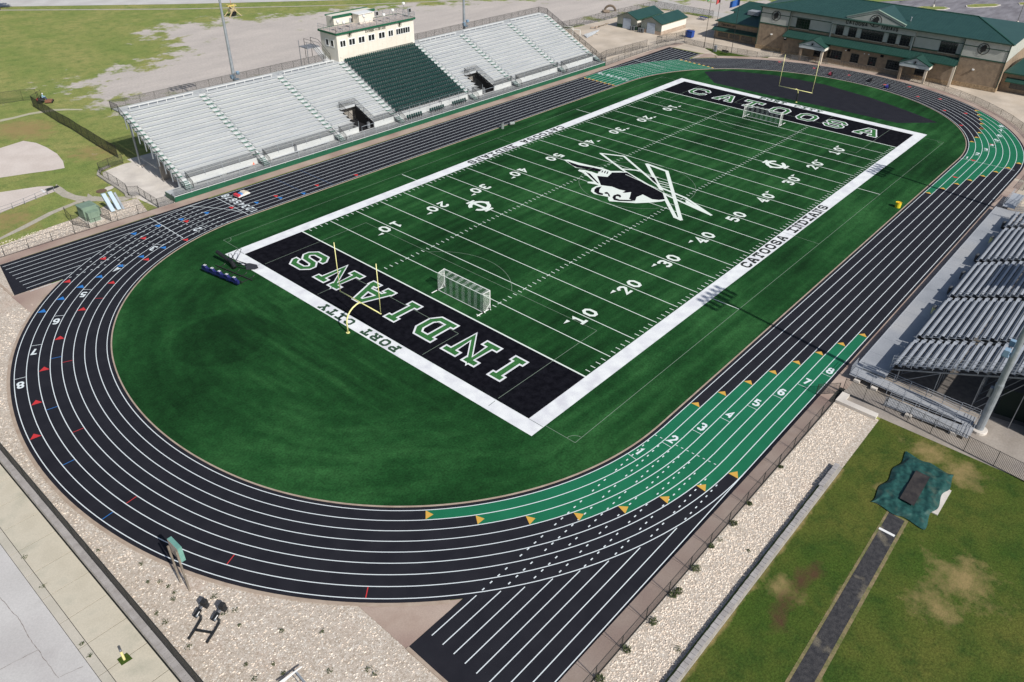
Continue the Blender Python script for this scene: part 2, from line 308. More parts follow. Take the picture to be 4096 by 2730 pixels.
# ------------------------------------------------------------------ stroke lettering
A_ = {  # centre lines in a unit box; slab = short bars for the slab serifs
 'A': ([[(0, 0), (.38, 1), (.62, 1), (1, 0)], [(.2, .36), (.8, .36)]], [[(-.0, 0), (.2, 0)], [(.8, 0), (1., 0)]]),
 'C': ([[(1, .68), (1, .78), (.78, 1), (.22, 1), (0, .78), (0, .22), (.22, 0), (.78, 0), (1, .22), (1, .32)]], []),
 'O': ([[(.22, 0), (.78, 0), (1, .22), (1, .78), (.78, 1), (.22, 1), (0, .78), (0, .22), 'c']], []),
 'T': ([[(.5, 0), (.5, 1)], [(0, 1), (1, 1)]], [[(.3, 0), (.7, 0)], [(0, .85), (0, 1)], [(1, .85), (1, 1)]]),
 'S': ([[(1, .7), (1, .8), (.8, 1), (.2, 1), (0, .82), (0, .68), (.2, .52), (.8, .48), (1, .32), (1, .18), (.8, 0), (.2, 0), (0, .2), (0, .3)]], []),
 'I': ([[(.5, 0), (.5, 1)]], [[(.0, 0), (1, 0)], [(.0, 1), (1, 1)]]),
 'N': ([[(.12, 0), (.12, 1), (.88, 0), (.88, 1)]], [[(-.06, 0), (.3, 0)], [(-.06, 1), (.2, 1)], [(.7, 1), (1.06, 1)]]),
 'D': ([[(.12, 0), (.75, 0), (1, .24), (1, .76), (.75, 1), (.12, 1), 'c']], [[(-.06, 0), (.2, 0)], [(-.06, 1), (.2, 1)]]),
 'P': ([[(.15, 0), (.15, 1), (.82, 1), (1, .85), (1, .62), (.82, .47), (.15, .47)]], [[(-.02, 0), (.38, 0)], [(-.02, 1), (.2, 1)]]),
 'R': ([[(.15, 0), (.15, 1), (.82, 1), (1, .85), (1, .64), (.82, .5), (.15, .5)], [(.6, .5), (.95, 0)]], [[(-.02, 0), (.36, 0)], [(-.02, 1), (.2, 1)], [(.85, 0), (1.05, 0)]]),
 'Y': ([[(.02, 1), (.5, .45), (.98, 1)], [(.5, .45), (.5, 0)]], [[(.28, 0), (.72, 0)], [(-.06, 1), (.2, 1)], [(.8, 1), (1.06, 1)]]),
 'e': ([[(0, .35), (1, .35), (1, .5), (.75, .65), (.25, .65), (0, .45), (0, .2), (.25, 0), (.9, .02)]], []), 'o': ([[(.25, 0), (.75, 0), (1, .2), (1, .45), (.75, .65), (.25, .65), (0, .45), (0, .2), 'c']], []),
 'n': ([[(0, 0), (0, .65)], [(0, .5), (.3, .65), (.75, .65), (1, .45), (1, 0)]], []), 'c': ([[(1, .5), (.75, .65), (.25, .65), (0, .45), (0, .2), (.25, 0), (.75, 0), (1, .15)]], []),
 's': ([[(1, .55), (.75, .65), (.2, .65), (0, .5), (.2, .35), (.8, .3), (1, .15), (.8, 0), (.2, 0), (0, .1)]], []), 'i': ([[(.5, 0), (.5, .65)], [(.5, .85), (.5, .95)]], []),
 '0': ([[(.3, 0), (.7, 0), (1, .25), (1, .75), (.7, 1), (.3, 1), (0, .75), (0, .25), 'c']], []),
 '1': ([[(.5, 0), (.5, 1), (.2, .82)]], [[(.15, 0), (.85, 0)]]),
 '2': ([[(0, .72), (.1, .9), (.3, 1), (.75, 1), (1, .82), (1, .62), (0, 0), (1, 0)]], []),
 '3': ([[(0, .85), (.2, 1), (.8, 1), (1, .85), (1, .65), (.8, .53), (.4, .53)], [(.8, .53), (1, .4), (1, .15), (.8, 0), (.2, 0), (0, .15)]], []),
 '4': ([[(.78, 0), (.78, 1), (0, .3), (1, .3)]], [[(.55, 0), (1, 0)]]),
 '5': ([[(.95, 1), (.1, 1), (.05, .55), (.75, .58), (1, .42), (1, .15), (.75, 0), (.2, 0), (0, .15)]], []),
 '6': ([[(.95, .88), (.75, 1), (.3, 1), (0, .75), (0, .2), (.25, 0), (.75, 0), (1, .18), (1, .4), (.75, .57), (.05, .5)]], []),
 '7': ([[(0, 1), (1, 1), (.4, 0)]], []),
 '8': ([[(.25, .53), (.05, .7), (.05, .87), (.25, 1), (.75, 1), (.95, .87), (.95, .7), (.75, .53), 'c'], [(.25, .53), (0, .38), (0, .15), (.25, 0), (.75, 0), (1, .15), (1, .38), (.75, .53)]], [])}
def strokes(ch, wd, ht, t, slab=True, ext=0., mul=None):
    """polygons of a letter of width wd, height ht, half thickness t (+ext for its outline)"""
    ls, sl = A_[ch]; out = []
    T = t+ext
    def P(q): return Vector((t+q[0]*(wd-2*t), t+q[1]*(ht-2*t)))
    for k, l in enumerate(ls+(sl if slab else [])):
        closed = l[-1] == 'c'; p = [P(q) for q in l if q != 'c']; n = len(p)
        segs = n if closed else n-1
        def nrm(i): d = (p[(i+1) % n]-p[i % n]).normalized(); return Vector((-d.y, d.x)), d
        offs = []
        for i in range(n):
            if closed or 0 < i < n-1:
                a, _ = nrm(i-1 if i else n-1); b, _ = nrm(i); m_ = (a+b); m_ = m_/max(m_.length_squared, .6)*2; m_ = m_*.5*2 if False else m_
                q = (a+b).normalized(); c_ = max(q.dot(a), .55); offs.append((p[i], q*T/c_))
            else:
                a, d = nrm(0 if i == 0 else n-2); e = -d if i == 0 else d
                base = t if (k >= len(ls) or n == 2) and not (ch in 'AY' and k < len(ls)) else (t if ch in 'INTDPR14' else .0)
                if k < len(ls) and ch in 'A' : base = t
                offs.append((p[i]+e*(ext+(base if k >= len(ls) or ch in 'INT1' and n == 2 or ch == 'N' else 0)), a*T))
        for i in range(segs):
            j = (i+1) % n; a, oa = offs[i]; b, ob = offs[j]
            out.append([a+oa, a-oa, b-ob, b+ob])
    return out
def text_polys(txt, org, right, up, size, wd, t, gap, slab=True, ext=0., widths=None, sx=0, sy=0):
    org, right, up = Vector(org), Vector(right), Vector(up); res = []; x = 0
    for c in txt:
        w_ = (widths or {}).get(c, wd)
        if c != ' ':
            for q in strokes(c, w_, size, t, slab, ext): res.append([tuple(org+right*(v.x+x+sx)+up*(v.y+sy)) for v in q])
        x += w_+gap
    return res
def text_len(txt, wd, gap, widths=None): return sum((widths or {}).get(c, wd)+gap for c in txt)-gap
# ================================================================== GROUND
def pip(x, y, p):
    c = False; j = len(p)-1
    for i in range(len(p)):
        if (p[i][1] > y) != (p[j][1] > y) and x < (p[j][0]-p[i][0])*(y-p[i][1])/(p[j][1]-p[i][1])+p[i][0]: c = not c
        j = i
    return c
def pdist(x, y, p):
    d = 1e9
    for i in range(len(p)):
        a, b = p[i-1], p[i]; dx, dy = b[0]-a[0], b[1]-a[1]; t = max(0, min(1, ((x-a[0])*dx+(y-a[1])*dy)/(dx*dx+dy*dy+1e-9)))
        d = min(d, hypot(x-a[0]-dx*t, y-a[1]-dy*t))
    return -d if pip(x, y, p) else d
LOT = [(48, 100), (42, 118), (40, 138), (50, 150), (52, 176), (66, 171), (86, 163), (104, 157), (130, 146), (165, 126), (184, 108), (181, 92), (172, 90), (171, 97), (128, 98), (112, 98), (62, 104)]
LOTF = [(14, 112), (14, 128), (10, 144), (24, 146), (40, 150), (56, 178), (66, 160), (60, 110), (44, 104), (26, 108)]
LOT2 = [(181, 92), (186, 100), (200, 84), (225, 40), (222, 30), (178, 70), (172, 92)]
DRY = [[rg(r, *p)[:2] for p in q] for r, q in (('A7', [(0, 640), (600, 640), (600, 820), (0, 800)]), ('A7', [(1000, 1000), (1500, 980), (1450, 1080), (1050, 1080)]), ('R4', [(0, 30), (200, 0), (150, -100), (0, -60)]))]
def grid(name, xs, ys, z, mats, attrs, kind='structure'):
    me = bpy.data.meshes.new(name); nx, ny = len(xs), len(ys)
    me.from_pydata([(x, y, z) for y in ys for x in xs], [], [(j*nx+i, j*nx+i+1, (j+1)*nx+i+1, (j+1)*nx+i) for j in range(ny-1) for i in range(nx-1)])
    for an, fn in attrs.items():
        a = me.attributes.new(an, 'FLOAT', 'POINT'); a.data.foreach_set('value', [fn(x, y) for y in ys for x in xs])
    me.materials.append(mats); o = bpy.data.objects.new(name, me); COL.objects.link(o); o['kind'] = kind; return o
def fr(a, b, n): return [a+(b-a)*i/n for i in range(n+1)]
def gv(x, y):
    if x < -80 or x > 330 or y < 60 or y > 300: return 0.0
    d = min(pdist(x, y, LOT), pdist(x, y, LOT2), pdist(x, y, LOTF)+5.5); return max(0, min(.95, .5-d/24)) if d < 24 else 0.0
def dry(x, y):
    if not (-60 < x < 60 and 60 < y < 140): return 0.0
    d = min(pdist(x, y, q) for q in DRY); return max(0, min(1, .6-d/8))
grid('ground', [-1500, -600, -200]+fr(-120, 330, 180)+[600, 1500], [-1500, -500, -120, 0, 40]+fr(60, 300, 110)+[500, 1500], -.06, GRASST, {'gravel': gv, 'dryness': dry, 'soil': lambda x, y: 0.0})
def lawn_dry(x, y):
    v = 0
    for cx, cy, r in ((21.5, -30.5, 3), (20.8, -33.5, 3.), (8, -37, 4), (4.5, -36, 3), (-2, -27, 2.), (13.5, -29.5, 2)): v = max(v, .75-hypot(x-cx, (y-cy))/r*.6)
    if abs(y+30.9-(x-11)*.0215) < .95 and x < 11: v = max(v, .42)
    if y > -25.55 and x < 14: v = max(v, .62)
    return max(0, v)
def lawn_soil(x, y):
    v = 0
    for cx, cy, r in ((1.0, -28.1, 1.4), (-.6, -27.7, 1.5), (-3, -27.6, 1.6), (-4.8, -28, 1.2)): v = max(v, .9-hypot((x-cx)/1.6, (y-cy)*1.5)/r*.75)
    return max(0, v)
grid('lawn', fr(-45, 23.3, 136), fr(-75, -25.2, 99), -.03, GRASSL, {'dryness': lawn_dry, 'soil': lawn_soil})
def setting(name, polys, z, m_, parent=None):
    o = flat(name, polys, z, m_, parent)
    if parent is None: o['kind'] = 'structure'
    return o
# gravel beds
setting('gravel_bed', [[(-35.6, -24.4), (13.9, -24.4), (13.9, -25.15), (22.9, -25.15), (22.9, -20.75), (-20, -20.75), (-20, 20), (-20, 70), (-2.2, 70), (-1.0, 75.6), (-5.5, 76.3), (-9.1, 75.4), (-13.3, 75.1), (-17.3, 74.4), (-24, 73.8), (-35.6, 73.8)]], -.045, GRAV)
# concrete yard at the far end, aprons
setting('concourse', [[(107.3, 68.9), (112, 80), (124, 96.5), (131.4, 97.6), (170.6, 95.7), (170.8, 77), (182, 70), (190, 30), (190, -80), (88, -80), (88, -20.9), (96, -20.6), (104, -10), (118, -2), (133, 20), (136, 44), (135.5, 50), (134, 60), (134, 68)]], -.05, CONC)
setting('grass_verge', [[(134.2, 53.5), (138.9, 60.4), (139.4, 60.2), (139.6, 52), (139.8, 47), (143, 44.9), (139, 44.6), (136.5, 47)]], -.04, GRASSL)
setting('terrace_paving', [[(-1.1, 76.2), (-1.2, 78), (-.8, 81.4), (-.8, 84.6), (-.6, 87.6), (0, 89), (1.6, 89.5), (4, 90), (5.2, 89.8), (5.2, 91.5), (110, 90.5), (107, 68), (2, 69.2), (-.5, 69.6)]], -.045, CONCL)
setting('left_verge', [[(-24.3, 68.7), (-2, 68.4), (2.2, 68.6), (2.1, 70.1), (-1, 70.2), (-12, 70.8), (-24.3, 70.8), (-35, 71), (-35, 69.5)]], -.03, APRON)
setting('stand_walk', [[(-2, 68.2), (2, 68.2), (60, 67.4), (133.4, 66.6), (139.2, 66.6), (138.6, 68.9), (107.7, 68.75), (2.0, 70.1), (-1, 70.2)]], -.025, APRON)
# paths left
path = mat('old_path', (.36, .33, .27), (.44, .40, .33), .8, .95, speck=(4, .15))
setting('footpath', [[(-30, 72.2), (-19.8, 75.9), (-16.1, 77.1), (-11.6, 79.05), (-7.9, 80.07), (-7.0, 80.05), (-5.6, 78.9), (-3.0, 76.0), (-1.2, 76.2), (-1.6, 77.2), (-4, 79.2), (-5.0, 80.9), (-5.2, 82.5), (-5.2, 80.7), (-3.8, 83.4), (-2.6, 86.5), (-1.2, 88.9), (.4, 89.6), (1.2, 91.5), (-.3, 91.3), (-1.75, 90.1), (-3.1, 87.7), (-4.0, 84.9), (-5.2, 82.5), (-5.85, 81.4), (-6.7, 83.2), (-7., 85.5), (-6.9, 87.3), (-6.96, 89.5), (-8.3, 86.6), (-8.3, 84), (-7.5, 81.0), (-11.9, 80.0), (-16.2, 78.1), (-19.6, 76.6), (-30, 73.4)]], -.04, path)
pth2 = [rg('A7', *q)[:2] for q in ((0, 595), (200, 555), (400, 505), (520, 485), (700, 455), (900, 450), (1100, 455), (1100, 468), (900, 470), (720, 480), (540, 510), (400, 530), (200, 580), (0, 625))]
setting('dirt_track', [pth2], -.04, mat('dirt_track', (.46, .42, .32), (.38, .38, .25), .8, .95))
inf = mat('infield_clay', (.56, .49, .44), (.62, .55, .50), .3, .95, speck=(4, .08))
setting('infield', [[rg('A7', *q)[:2] for q in ((-400, 1050), (0, 975), (310, 878), (480, 905), (620, 965), (760, 1050), (840, 1150), (862, 1240), (700, 1270), (400, 1310), (0, 1370), (-400, 1430))], [rg('R1', *q)[:2] for q in ((-300, 1330), (0, 1282), (250, 1245), (340, 1240), (410, 1262), (330, 1290), (0, 1420), (-300, 1540))]], -.042, inf)
# roads
def strip(name, a, b, wd, z, m_, side=1):
    a, b = Vector(a), Vector(b); d = (b-a).normalized(); n = Vector((-d.y, d.x))*side
    return setting(name, [[tuple(a), tuple(b), tuple(b+n*wd), tuple(a+n*wd)]], z, m_)
strip('highway', (-160, 385), (330, -2+0), 16, -.03, ROADM) if False else setting('highway', [[(-100, 336), (35.6, 229.8), (73.5, 198.3), (113.2, 168.8), (180, 121), (300, 36), (320, 52), (195, 142), (122, 194), (60, 246), (-80, 356)]], -.03, ROADM)
setting('trail', [[(-100, 327), (33.7, 224.3), (69.9, 191.5), (108.3, 162.4), (150, 136), (150.6, 137.), (108.8, 163.2), (70.4, 192.5), (34.2, 225.4), (-99, 328.5)]], -.035, path)
setting('service_road', [[(172, 101), (185, 100.5), (180.5, 88.6), (180, 77.2), (188, 60), (200, 40), (194, 36), (181, 56), (174.5, 74), (173, 90)]], -.03, mat('gravel_road', (.42, .40, .38), (.48, .46, .43), .5, .95))
setting('parking_lot', [[rg('R3', *q)[:2] for q in ((1150, 22), (1640, -2), (1750, -60), (2100, -140), (2500, -140), (2500, 330), (2329, 300), (1400, 130))]], -.035, ASPH)
isl = empty('parking_islands', (240, 35, 0), kind='structure'); isl.name = 'parking_island'
for q in ([(1600, 52), (1650, 45), (1800, 48), (1835, 58), (1800, 66), (1640, 72), (1590, 66)], [(1940, 38), (2000, 30), (2140, 28), (2175, 36), (2140, 46), (1990, 53), (1945, 50)], [(2290, 22), (2400, 14), (2400, 34), (2300, 36)]):
    p = [tuple(rg('R3', *c)[:2]) for c in q]; c = sum((Vector(k) for k in p), Vector((0, 0)))/len(p)
    k = MB(); k.prism(ccw(p), -.035, .1); kb = k.build('kerb', CONCL, isl)
    p2 = [tuple(c+(Vector(k)-c)*.93) for k in p]; k = MB(); k.prism(ccw(p2), .09, .12); k.build('turf_patch', GRASST, isl)

# ================================================================== TRACK
TP = [7.6064, -9.8169, -0.0003, 95.0143, 95.1262, 1.2558, 0.5922, 1.3038, 29.8072, 41.7813, 31.8648, 1.1221, 0.9709, 1.0383, 32.6591, 33.5726, 34.6114]
def track_curve(n=40):
    x, y, h = TP[:3]; P = [(x, y, h, 0.)]; s = 0
    segs = [(TP[3], 0)]+[(a*r, 1/r) for a, r in zip(TP[11:14], TP[14:17])]+[(TP[4], 0)]+[(a*r, 1/r) for a, r in zip(TP[5:8], TP[8:11])]
    for L, k in segs:
        x0, y0, h0, s0 = P[-1]
        for i in range(1, n+1):
            l = L*i/n
            if k == 0: P.append((x0+l*cos(h0), y0+l*sin(h0), h0, s0+l))
            else: P.append((x0+(sin(h0+k*l)-sin(h0))/k, y0-(cos(h0+k*l)-cos(h0))/k, h0+k*l, s0+l))
    return P, [0]+[sum(L for L, _ in segs[:i+1]) for i in range(len(segs))]
TC, TS = track_curve(); SL = TC[-1][3]
def tp(s, off):
    s %= SL; lo, hi = 0, len(TC)-1
    while hi-lo > 1:
        m_ = (lo+hi)//2
        if TC[m_][3] <= s: lo = m_
        else: hi = m_
    a, b = TC[lo], TC[hi]; t = (s-a[3])/(b[3]-a[3]+1e-12); h = a[2]+(b[2]-a[2])*t
    return (a[0]+(b[0]-a[0])*t+sin(h)*off, a[1]+(b[1]-a[1])*t-cos(h)*off)
def st(x, y):
    best = (1e9, 0, 0)
    for i in range(len(TC)-1):
        a, b = TC[i], TC[i+1]; dx, dy = b[0]-a[0], b[1]-a[1]; l2 = dx*dx+dy*dy+1e-12; t = max(0, min(1, ((x-a[0])*dx+(y-a[1])*dy)/l2))
        px, py = a[0]+dx*t-x, a[1]+dy*t-y; d = hypot(px, py)
        if d < best[0]: best = (d, a[3]+(b[3]-a[3])*t, (dy*(x-a[0])-dx*(y-a[1]))/math.sqrt(l2))
    return best[1], best[2]
def band(s0, s1, o0, o1, z, k, step=1.2):
    if s1 < s0: s1 += SL
    n = max(1, int((s1-s0)/step)); vs, fs = [], []
    for i in range(n+1):
        s = s0+(s1-s0)*i/n; a, b = tp(s, o0), tp(s, o1); vs += [(a[0], a[1], z), (b[0], b[1], z)]
    fs = [(2*i, 2*i+1, 2*i+3, 2*i+2) for i in range(n)]
    k.add(vs, fs); return k
O1, LW, LH = .45, 1.085, .038      # first line, lane width, half line width
OUT = 9.5
track = empty('running_track', (54.9, -14, 0), kind='structure')
k = MB(); band(0, SL-.001, .07, OUT, 0, k, .8); k.build('track_surface', TRACK, track)
ch = [((7.6, -9.7), (7.6, -19.35), (-24.2, -19.35), (-24.2, -13.6), (-24.15, -9.75)), ((6.3, 58.2), (-6, 58.9), (-24.15, 59.45), (-22.5, 68.55), (6.1, 68.05)), ((101.2, 57.2), (101.2, 66.95), (133.5, 67.4), (133.3, 58.4))]
ch[0] = ((12, -9.9), (12, -19.36), (-17.6, -19.0), (-24.25, -13.7), (-24.2, -9.75), (-5, -9.8))
ch[0] = ((12, -9.9), (12, -19.36), (-30.5, -19.05), (-30.5, -18.0), (-24.2, -9.75), (-5, -9.8))
ch[0] = ((12, -9.9), (12, -19.36), (-24.3, -19.05), (-24.2, -9.72), (-5, -9.8))
for c in ch: flat('chute_surface', [c], -.004, TRACK, track)
# turf inside the kerb
turf = flat('turf', [[tp(SL*i/400, .0) for i in range(400)]], 0.0, TURF); turf['kind'] = 'structure'
k = MB(); n = 500
vs = []; fs = []
for i in range(n):
    for o, z in ((-.06, .0), (-.06, .05), (.08, .05), (.08, -.02)): a = tp(SL*i/n, o); vs.append((a[0], a[1], z))
for i in range(n):
    for j in range(3): a = i*4+j; b = ((i+1) % n)*4+j; fs.append((a, a+1, b+1, b))
k.add(vs, fs); kb = k.build('kerb', CURB); kb['kind'] = 'structure'
# outer concrete edge and apron slabs
k = MB(); sa, _ = st(-24, -4.6); sb, _ = st(-21, 59.0)
s0 = TS[-1]-62
band(TS[4]+TS[0]+0+TS[5]*0+(TS[5]-TS[4]), TS[8]-6, OUT, OUT+.32, .01, k, 1.) if False else band(st(-19.5, 55)[0], st(-19.2, -8.5)[0], OUT, OUT+.30, .012, k, 1.)
ob = k.build('outer_edging', CURB); ob['kind'] = 'structure'
k = MB(); band(st(125, 52)[0]-SL*0 if False else st(100, -19)[0], st(131, 52)[0], OUT, OUT+2.1, -.012, k, 1.); ob = k.build('outer_path', APRON); ob['kind'] = 'structure'
setting('concrete_wedge', [[(-24.25, -4.6), (-22.4, -6.6), (-20.5, -8.4), (-18.9, -9.7), (-24.22, -9.7), (-24.25, -13.8), (-24.45, -13.9), (-24.45, -4.6)], [(-24.15, 59.4), (-18.9, 59.0), (-20.5, 57.6), (-22.4, 56), (-24.4, 54), (-24.5, 59.4)]], -.012, APRON)
setting('concrete_wedge', [[(133.3, 58.4), (128.3, 57.9), (131, 55.6), (133, 53.7), (135.5, 56.5)]], -.012, APRON)
# edging of the chute end
k = MB(); k.box(-24.5, -24.25, -19.3, -9.7, -.03, .03); k.box(-24.45, -24.2, 59.5, 68.6, -.03, .03); kb = k.build('chute_edging', CURB); kb['kind'] = 'structure'
apr = empty('apron_walk', (0, -20, 0), kind='structure')
x = 25.4; i = 0
while x > -44:
    k = MB(); x1 = x-3.06+.025; yo = -20.68 if x < 24 else -20.3; k.box(x1, x, yo, -19.12+(.03 if x > -24 else 0), -.03, -.008+random.uniform(0, .004)); k.build('slab', APRON, apr); x -= 3.06
x = 25.4
while x < 96:
    k = MB(); k.box(x+.03, x+3.06, -20.9, -19.12, -.03, -.008+random.uniform(0, .004)); k.build('slab', APRON, apr); x += 3.06
setting('track_joint_bed', [[(-44, -20.7), (96, -20.95), (96, -19.0), (-44, -19.0)]], -.034, SHADP)
setting('visitor_pad', [[(23.3, -20.7), (88.3, -20.9), (88.3, -60), (23.3, -60)]], -.038, mat('pad_concrete', (.27, .235, .20), (.34, .30, .26), .4, .95, col3=(.26, .23, .21), scale3=.3, m3=(.5, .7), speck=(5, .12)))

# lane lines
sN1, sN0 = TS[5]-0, TS[4]
for i in range(9):
    o = O1+LW*i; k = MB(); band(0, SL-.001, o-LH, o+LH, .008, k, .8); k.build('lane_line', TLINE, track)
# straight lines running on into the chutes; dotted where they cross the curve
def chute_lines(org, d, nrm_, length, endfix=None):
    org, d, nrm_ = Vector(org), Vector(d).normalized(), Vector(nrm_)
    dots = MB(); solid = MB()
    for i in range(9):
        o = O1+LW*i; a = org+nrm_*o; run = None; q = .6
        if i == 8: run = 0
        while run is None and q < length:
            p = a+d*q
            if st(p.x, p.y)[1] > O1+8*LW+.12: run = q
            q += .25
        if run is None: continue
        if i < 8:
            q = 2.5
            while q < run-.4:
                p = a+d*q
                s_, off = st(p.x, p.y); fr_ = ((off-O1)/LW) % 1
                if .09 < fr_ < .91: dots.quad(*[tuple((p+d*u+nrm_*v))+(.012,) for u, v in ((-.13, -.05), (.13, -.05), (.13, .05), (-.13, .05))])
                q += .86
        p0, p1 = a+d*run, a+d*length
        solid.quad(*[tuple(v)+(.0082,) for v in (p0-nrm_*LH, p1-nrm_*LH, p1+nrm_*LH, p0+nrm_*LH)])
    dots.build('dotted_line', TLINE, track).__setitem__('kind', 'stuff'); solid.build('chute_line', TLINE, track)
a = TC[40]; b = TC[160]; c = TC[200]
chute_lines(TC[0][:2], (-1, 0.0), (0, -1), 7.6+22.55)
chute_lines(c[:2], (cos(c[2]), sin(c[2])), (sin(c[2]), -cos(c[2])), c[0]+22.55)
chute_lines(b[:2], (-cos(b[2]), -sin(b[2])), (sin(b[2]), -cos(b[2])), 132.7-b[0])

# exchange zones (green)
def s_of(r, u, v): q = rg(r, u, v); return st(q.x, q.y)[0]
Z1s = [s_of('D', *q) for q in ((978, 1183), (1095, 1193), (1211, 1193), (1322, 1184), (1424, 1168), (1519, 1146), (1603, 1118), (1678, 1088))]
Z1e = [s_of('D', *q) for q in ((1590, 928), (1650, 902), (1710, 877), (1767, 854), (1822, 832), (1875, 811), (1925, 790), (1973, 769))]
Z2s = [s_of('R3', *q) for q in ((1670, 1287), (1765, 1257), (1853, 1225), (1940, 1200), (2030, 1173), (2115, 1145), (2195, 1120), (2275, 1090))]
Z2e = [s_of('C', *q) for q in ((1145, 775), (1220, 705), (1265, 630), (1290, 558), (1300, 485), (1285, 410), (1255, 340), (1215, 270))]
Z3e = [s_of('L', *q) for q in ((995, 550), (930, 533), (860, 517), (800, 500), (735, 483), (675, 467), (610, 450), (545, 435))]
Z3s = [s_of('A4', *q) for q in ((2175, 905), (2115, 885), (2050, 868), (1985, 850), (1925, 835), (1860, 820), (1805, 805), (1745, 790))]
for zs, ze in ((Z1s, Z1e), (Z2s, Z2e), (Z3s, Z3e)):
    k = MB(); y_ = MB()
    for i in range(8):
        o0 = O1+LW*i; o1 = o0+LW; band(zs[i], ze[i], o0, o1, .004, k, .8)
        for s_, dr in ((zs[i], 1), (ze[i], 1 if zs is Z1s or zs is Z3s else 1)):
            y_.quad(tp(s_, o0+.05)+(.016,), tp(s_, o1-.05)+(.016,), tp(s_+dr*.62, (o0+o1)/2)+(.016,))
    k.build('exchange_zone', TRGREEN, track); y_.build('zone_arrow', YEL, track)
def lane_mark(px, m_, kind='tri', size=.6, dr=1):
    k = MB(); oth = []
    for r, u, v in px:
        q = rg(r, u, v); s_, off = st(q.x, q.y); i = max(0, min(7, int((off-O1)/LW))); o0 = O1+LW*i+.05; o1 = o0+LW-.1
        if kind == 'tri': k.quad(tp(s_-dr*size/2, o0)+(.016,), tp(s_-dr*size/2, o1)+(.016,), tp(s_+dr*size/2, (o0+o1)/2)+(.016,))
        else: k.quad(tp(s_-.03, o0)+(.012,), tp(s_-.03, o1)+(.012,), tp(s_+.03, o1)+(.012,), tp(s_+.03, o0)+(.012,))
    return k.build('lane_triangle' if kind == 'tri' else 'lane_cross_line', m_, track)
lane_mark([('R4', *q) for q in ((285, 572), (410, 490), (540, 413), (670, 342), (810, 273), (950, 210), (1105, 152), (895, 53), (1055, 5))]+[('R1', *q) for q in ((2033, 1293), (1877, 1323), (1715, 1352), (1385, 1420), (1215, 1462))], BLUEP, dr=-1)
lane_mark([('R4', *q) for q in ((232, 1410), (235, 1185), (290, 963), (400, 755), (555, 560), (750, 385), (985, 230), (1250, 100), (455, 378), (695, 224), (965, 88))]+[('R1', *q) for q in ((2120, 1238), (1847, 1310), (1548, 1385), (1248, 1475))]+[('R2', 215, 1170)]+[('R3', *q) for q in ((700, 415), (932, 455), (1160, 507), (1400, 568), (1560, 583), (1620, 648), (1775, 663), (1805, 740), (1950, 760), (1925, 840), (2065, 862), (2095, 965), (2010, 1078), (1848, 1180))], REDP, dr=-1)
lane_mark([('R4', 670, 490), ('R4', 450, 910), ('R4', 528, 1368), ('R7', 880, 348), ('R7', 1535, 750), ('R8', 283, 970)], REDP, 'line')
lane_mark([('R4', 375, 885), ('R4', 343, 1225), ('R7', 475, 90), ('R7', 718, 455)], BLUEP, 'line')
def cross(s_, o0, o1, m_, wd=.05, z=.0118): k = MB(); k.quad(tp(s_-wd/2, o0)+(z,), tp(s_-wd/2, o1)+(z,), tp(s_+wd/2, o1)+(z,), tp(s_+wd/2, o0)+(z,)); k.build('cross_line', m_, track)
def lane_digit(px, ch_, lane, dr, m_=TLINE, size=1.2, lineat=None, lo=None):
    """digit painted in a lane; dr=1: top of the digit towards the direction of travel"""
    q = rg(*px); s_, off = st(q.x, q.y); lo_ = O1+LW*(lane-.5)
    h = (Vector(tp(s_+.2, lo_))-Vector(tp(s_-.2, lo_))).normalized(); up = h*dr; rt = Vector((up.y, -up.x)); c = Vector(tp(s_, lo_)); wd = .68
    flat('lane_number', text_polys(ch_, c-rt*wd/2-up*size/2, rt, up, size, wd, .11, 0, False), .020, m_, track)
N1 = [(1465, 1035), (1538, 1005), (1605, 977), (1668, 949), (1730, 922), (1788, 898), (1843, 873), (1898, 849)]
for i, q in enumerate(N1):
    lane_digit(('D', *q), str(i+1), i+1, 1); p = rg('D', *q); s_ = st(p.x, p.y)[0]; cross(s_-1.0, O1+LW*i+.05, O1+LW*(i+1)-.05, TLINE)
for i, q in enumerate([(1065, 1030), (1235, 965), (1375, 895), (1480, 825), (1550, 745), (1600, 670), (1620, 590), (1630, 515)]):
    lane_digit(('C', *q), str(i+1), i+1, 1); p = rg('C', *q); s_ = st(p.x, p.y)[0]; cross(s_-1.0, O1+LW*i+.05, O1+LW*(i+1)-.05, TLINE)
for i, q in enumerate([(1200, 475), (1145, 455), (1080, 440), (1010, 422), (945, 408), (885, 390), (825, 378), (765, 362)]): lane_digit(('L', *q), str(i+1), i+1, 1)
for i, q in enumerate([(453, 527), (355, 572), (268, 620), (192, 677), (130, 740), (80, 808), (44, 885)]):
    lane_digit(('D', *q), str(i+2), i+2, 1); p = rg('D', *q); s_ = st(p.x, p.y)[0]; cross(s_-1.0, O1+LW*(i+1)+.05, O1+LW*(i+2)-.05, TLINE)
for i in range(8):
    c = TC[160]; q = Vector((8.0, 58.3-8*.0105)); u0 = O1+LW*(i+.5); flat('lane_number', text_polys(str(i+1), Vector((8.9, 58.30+u0-.34)), (0, 1), (-1, 0), 1.25, .68, .11, 0, False), .020, TLINE, track)
fl = MB()
for x0, x1, wd in ((7.0, 7.0, .08), (-3.05, -3.0, .08)):
    fl.quad((x0-wd/2, 58.78, .0122), (x0-wd/2, 67.5 if x0 > 0 else 67.9, .0122), (x0+wd/2, 67.5 if x0 > 0 else 67.9, .0122), (x0+wd/2, 58.78, .0122))
fl.build('finish_line', TLINE, track)
k = MB(); pr_ = [rg('K', *q) for q in ((510, 425), (760, 437), (1000, 460), (1150, 483), (1240, 512))]
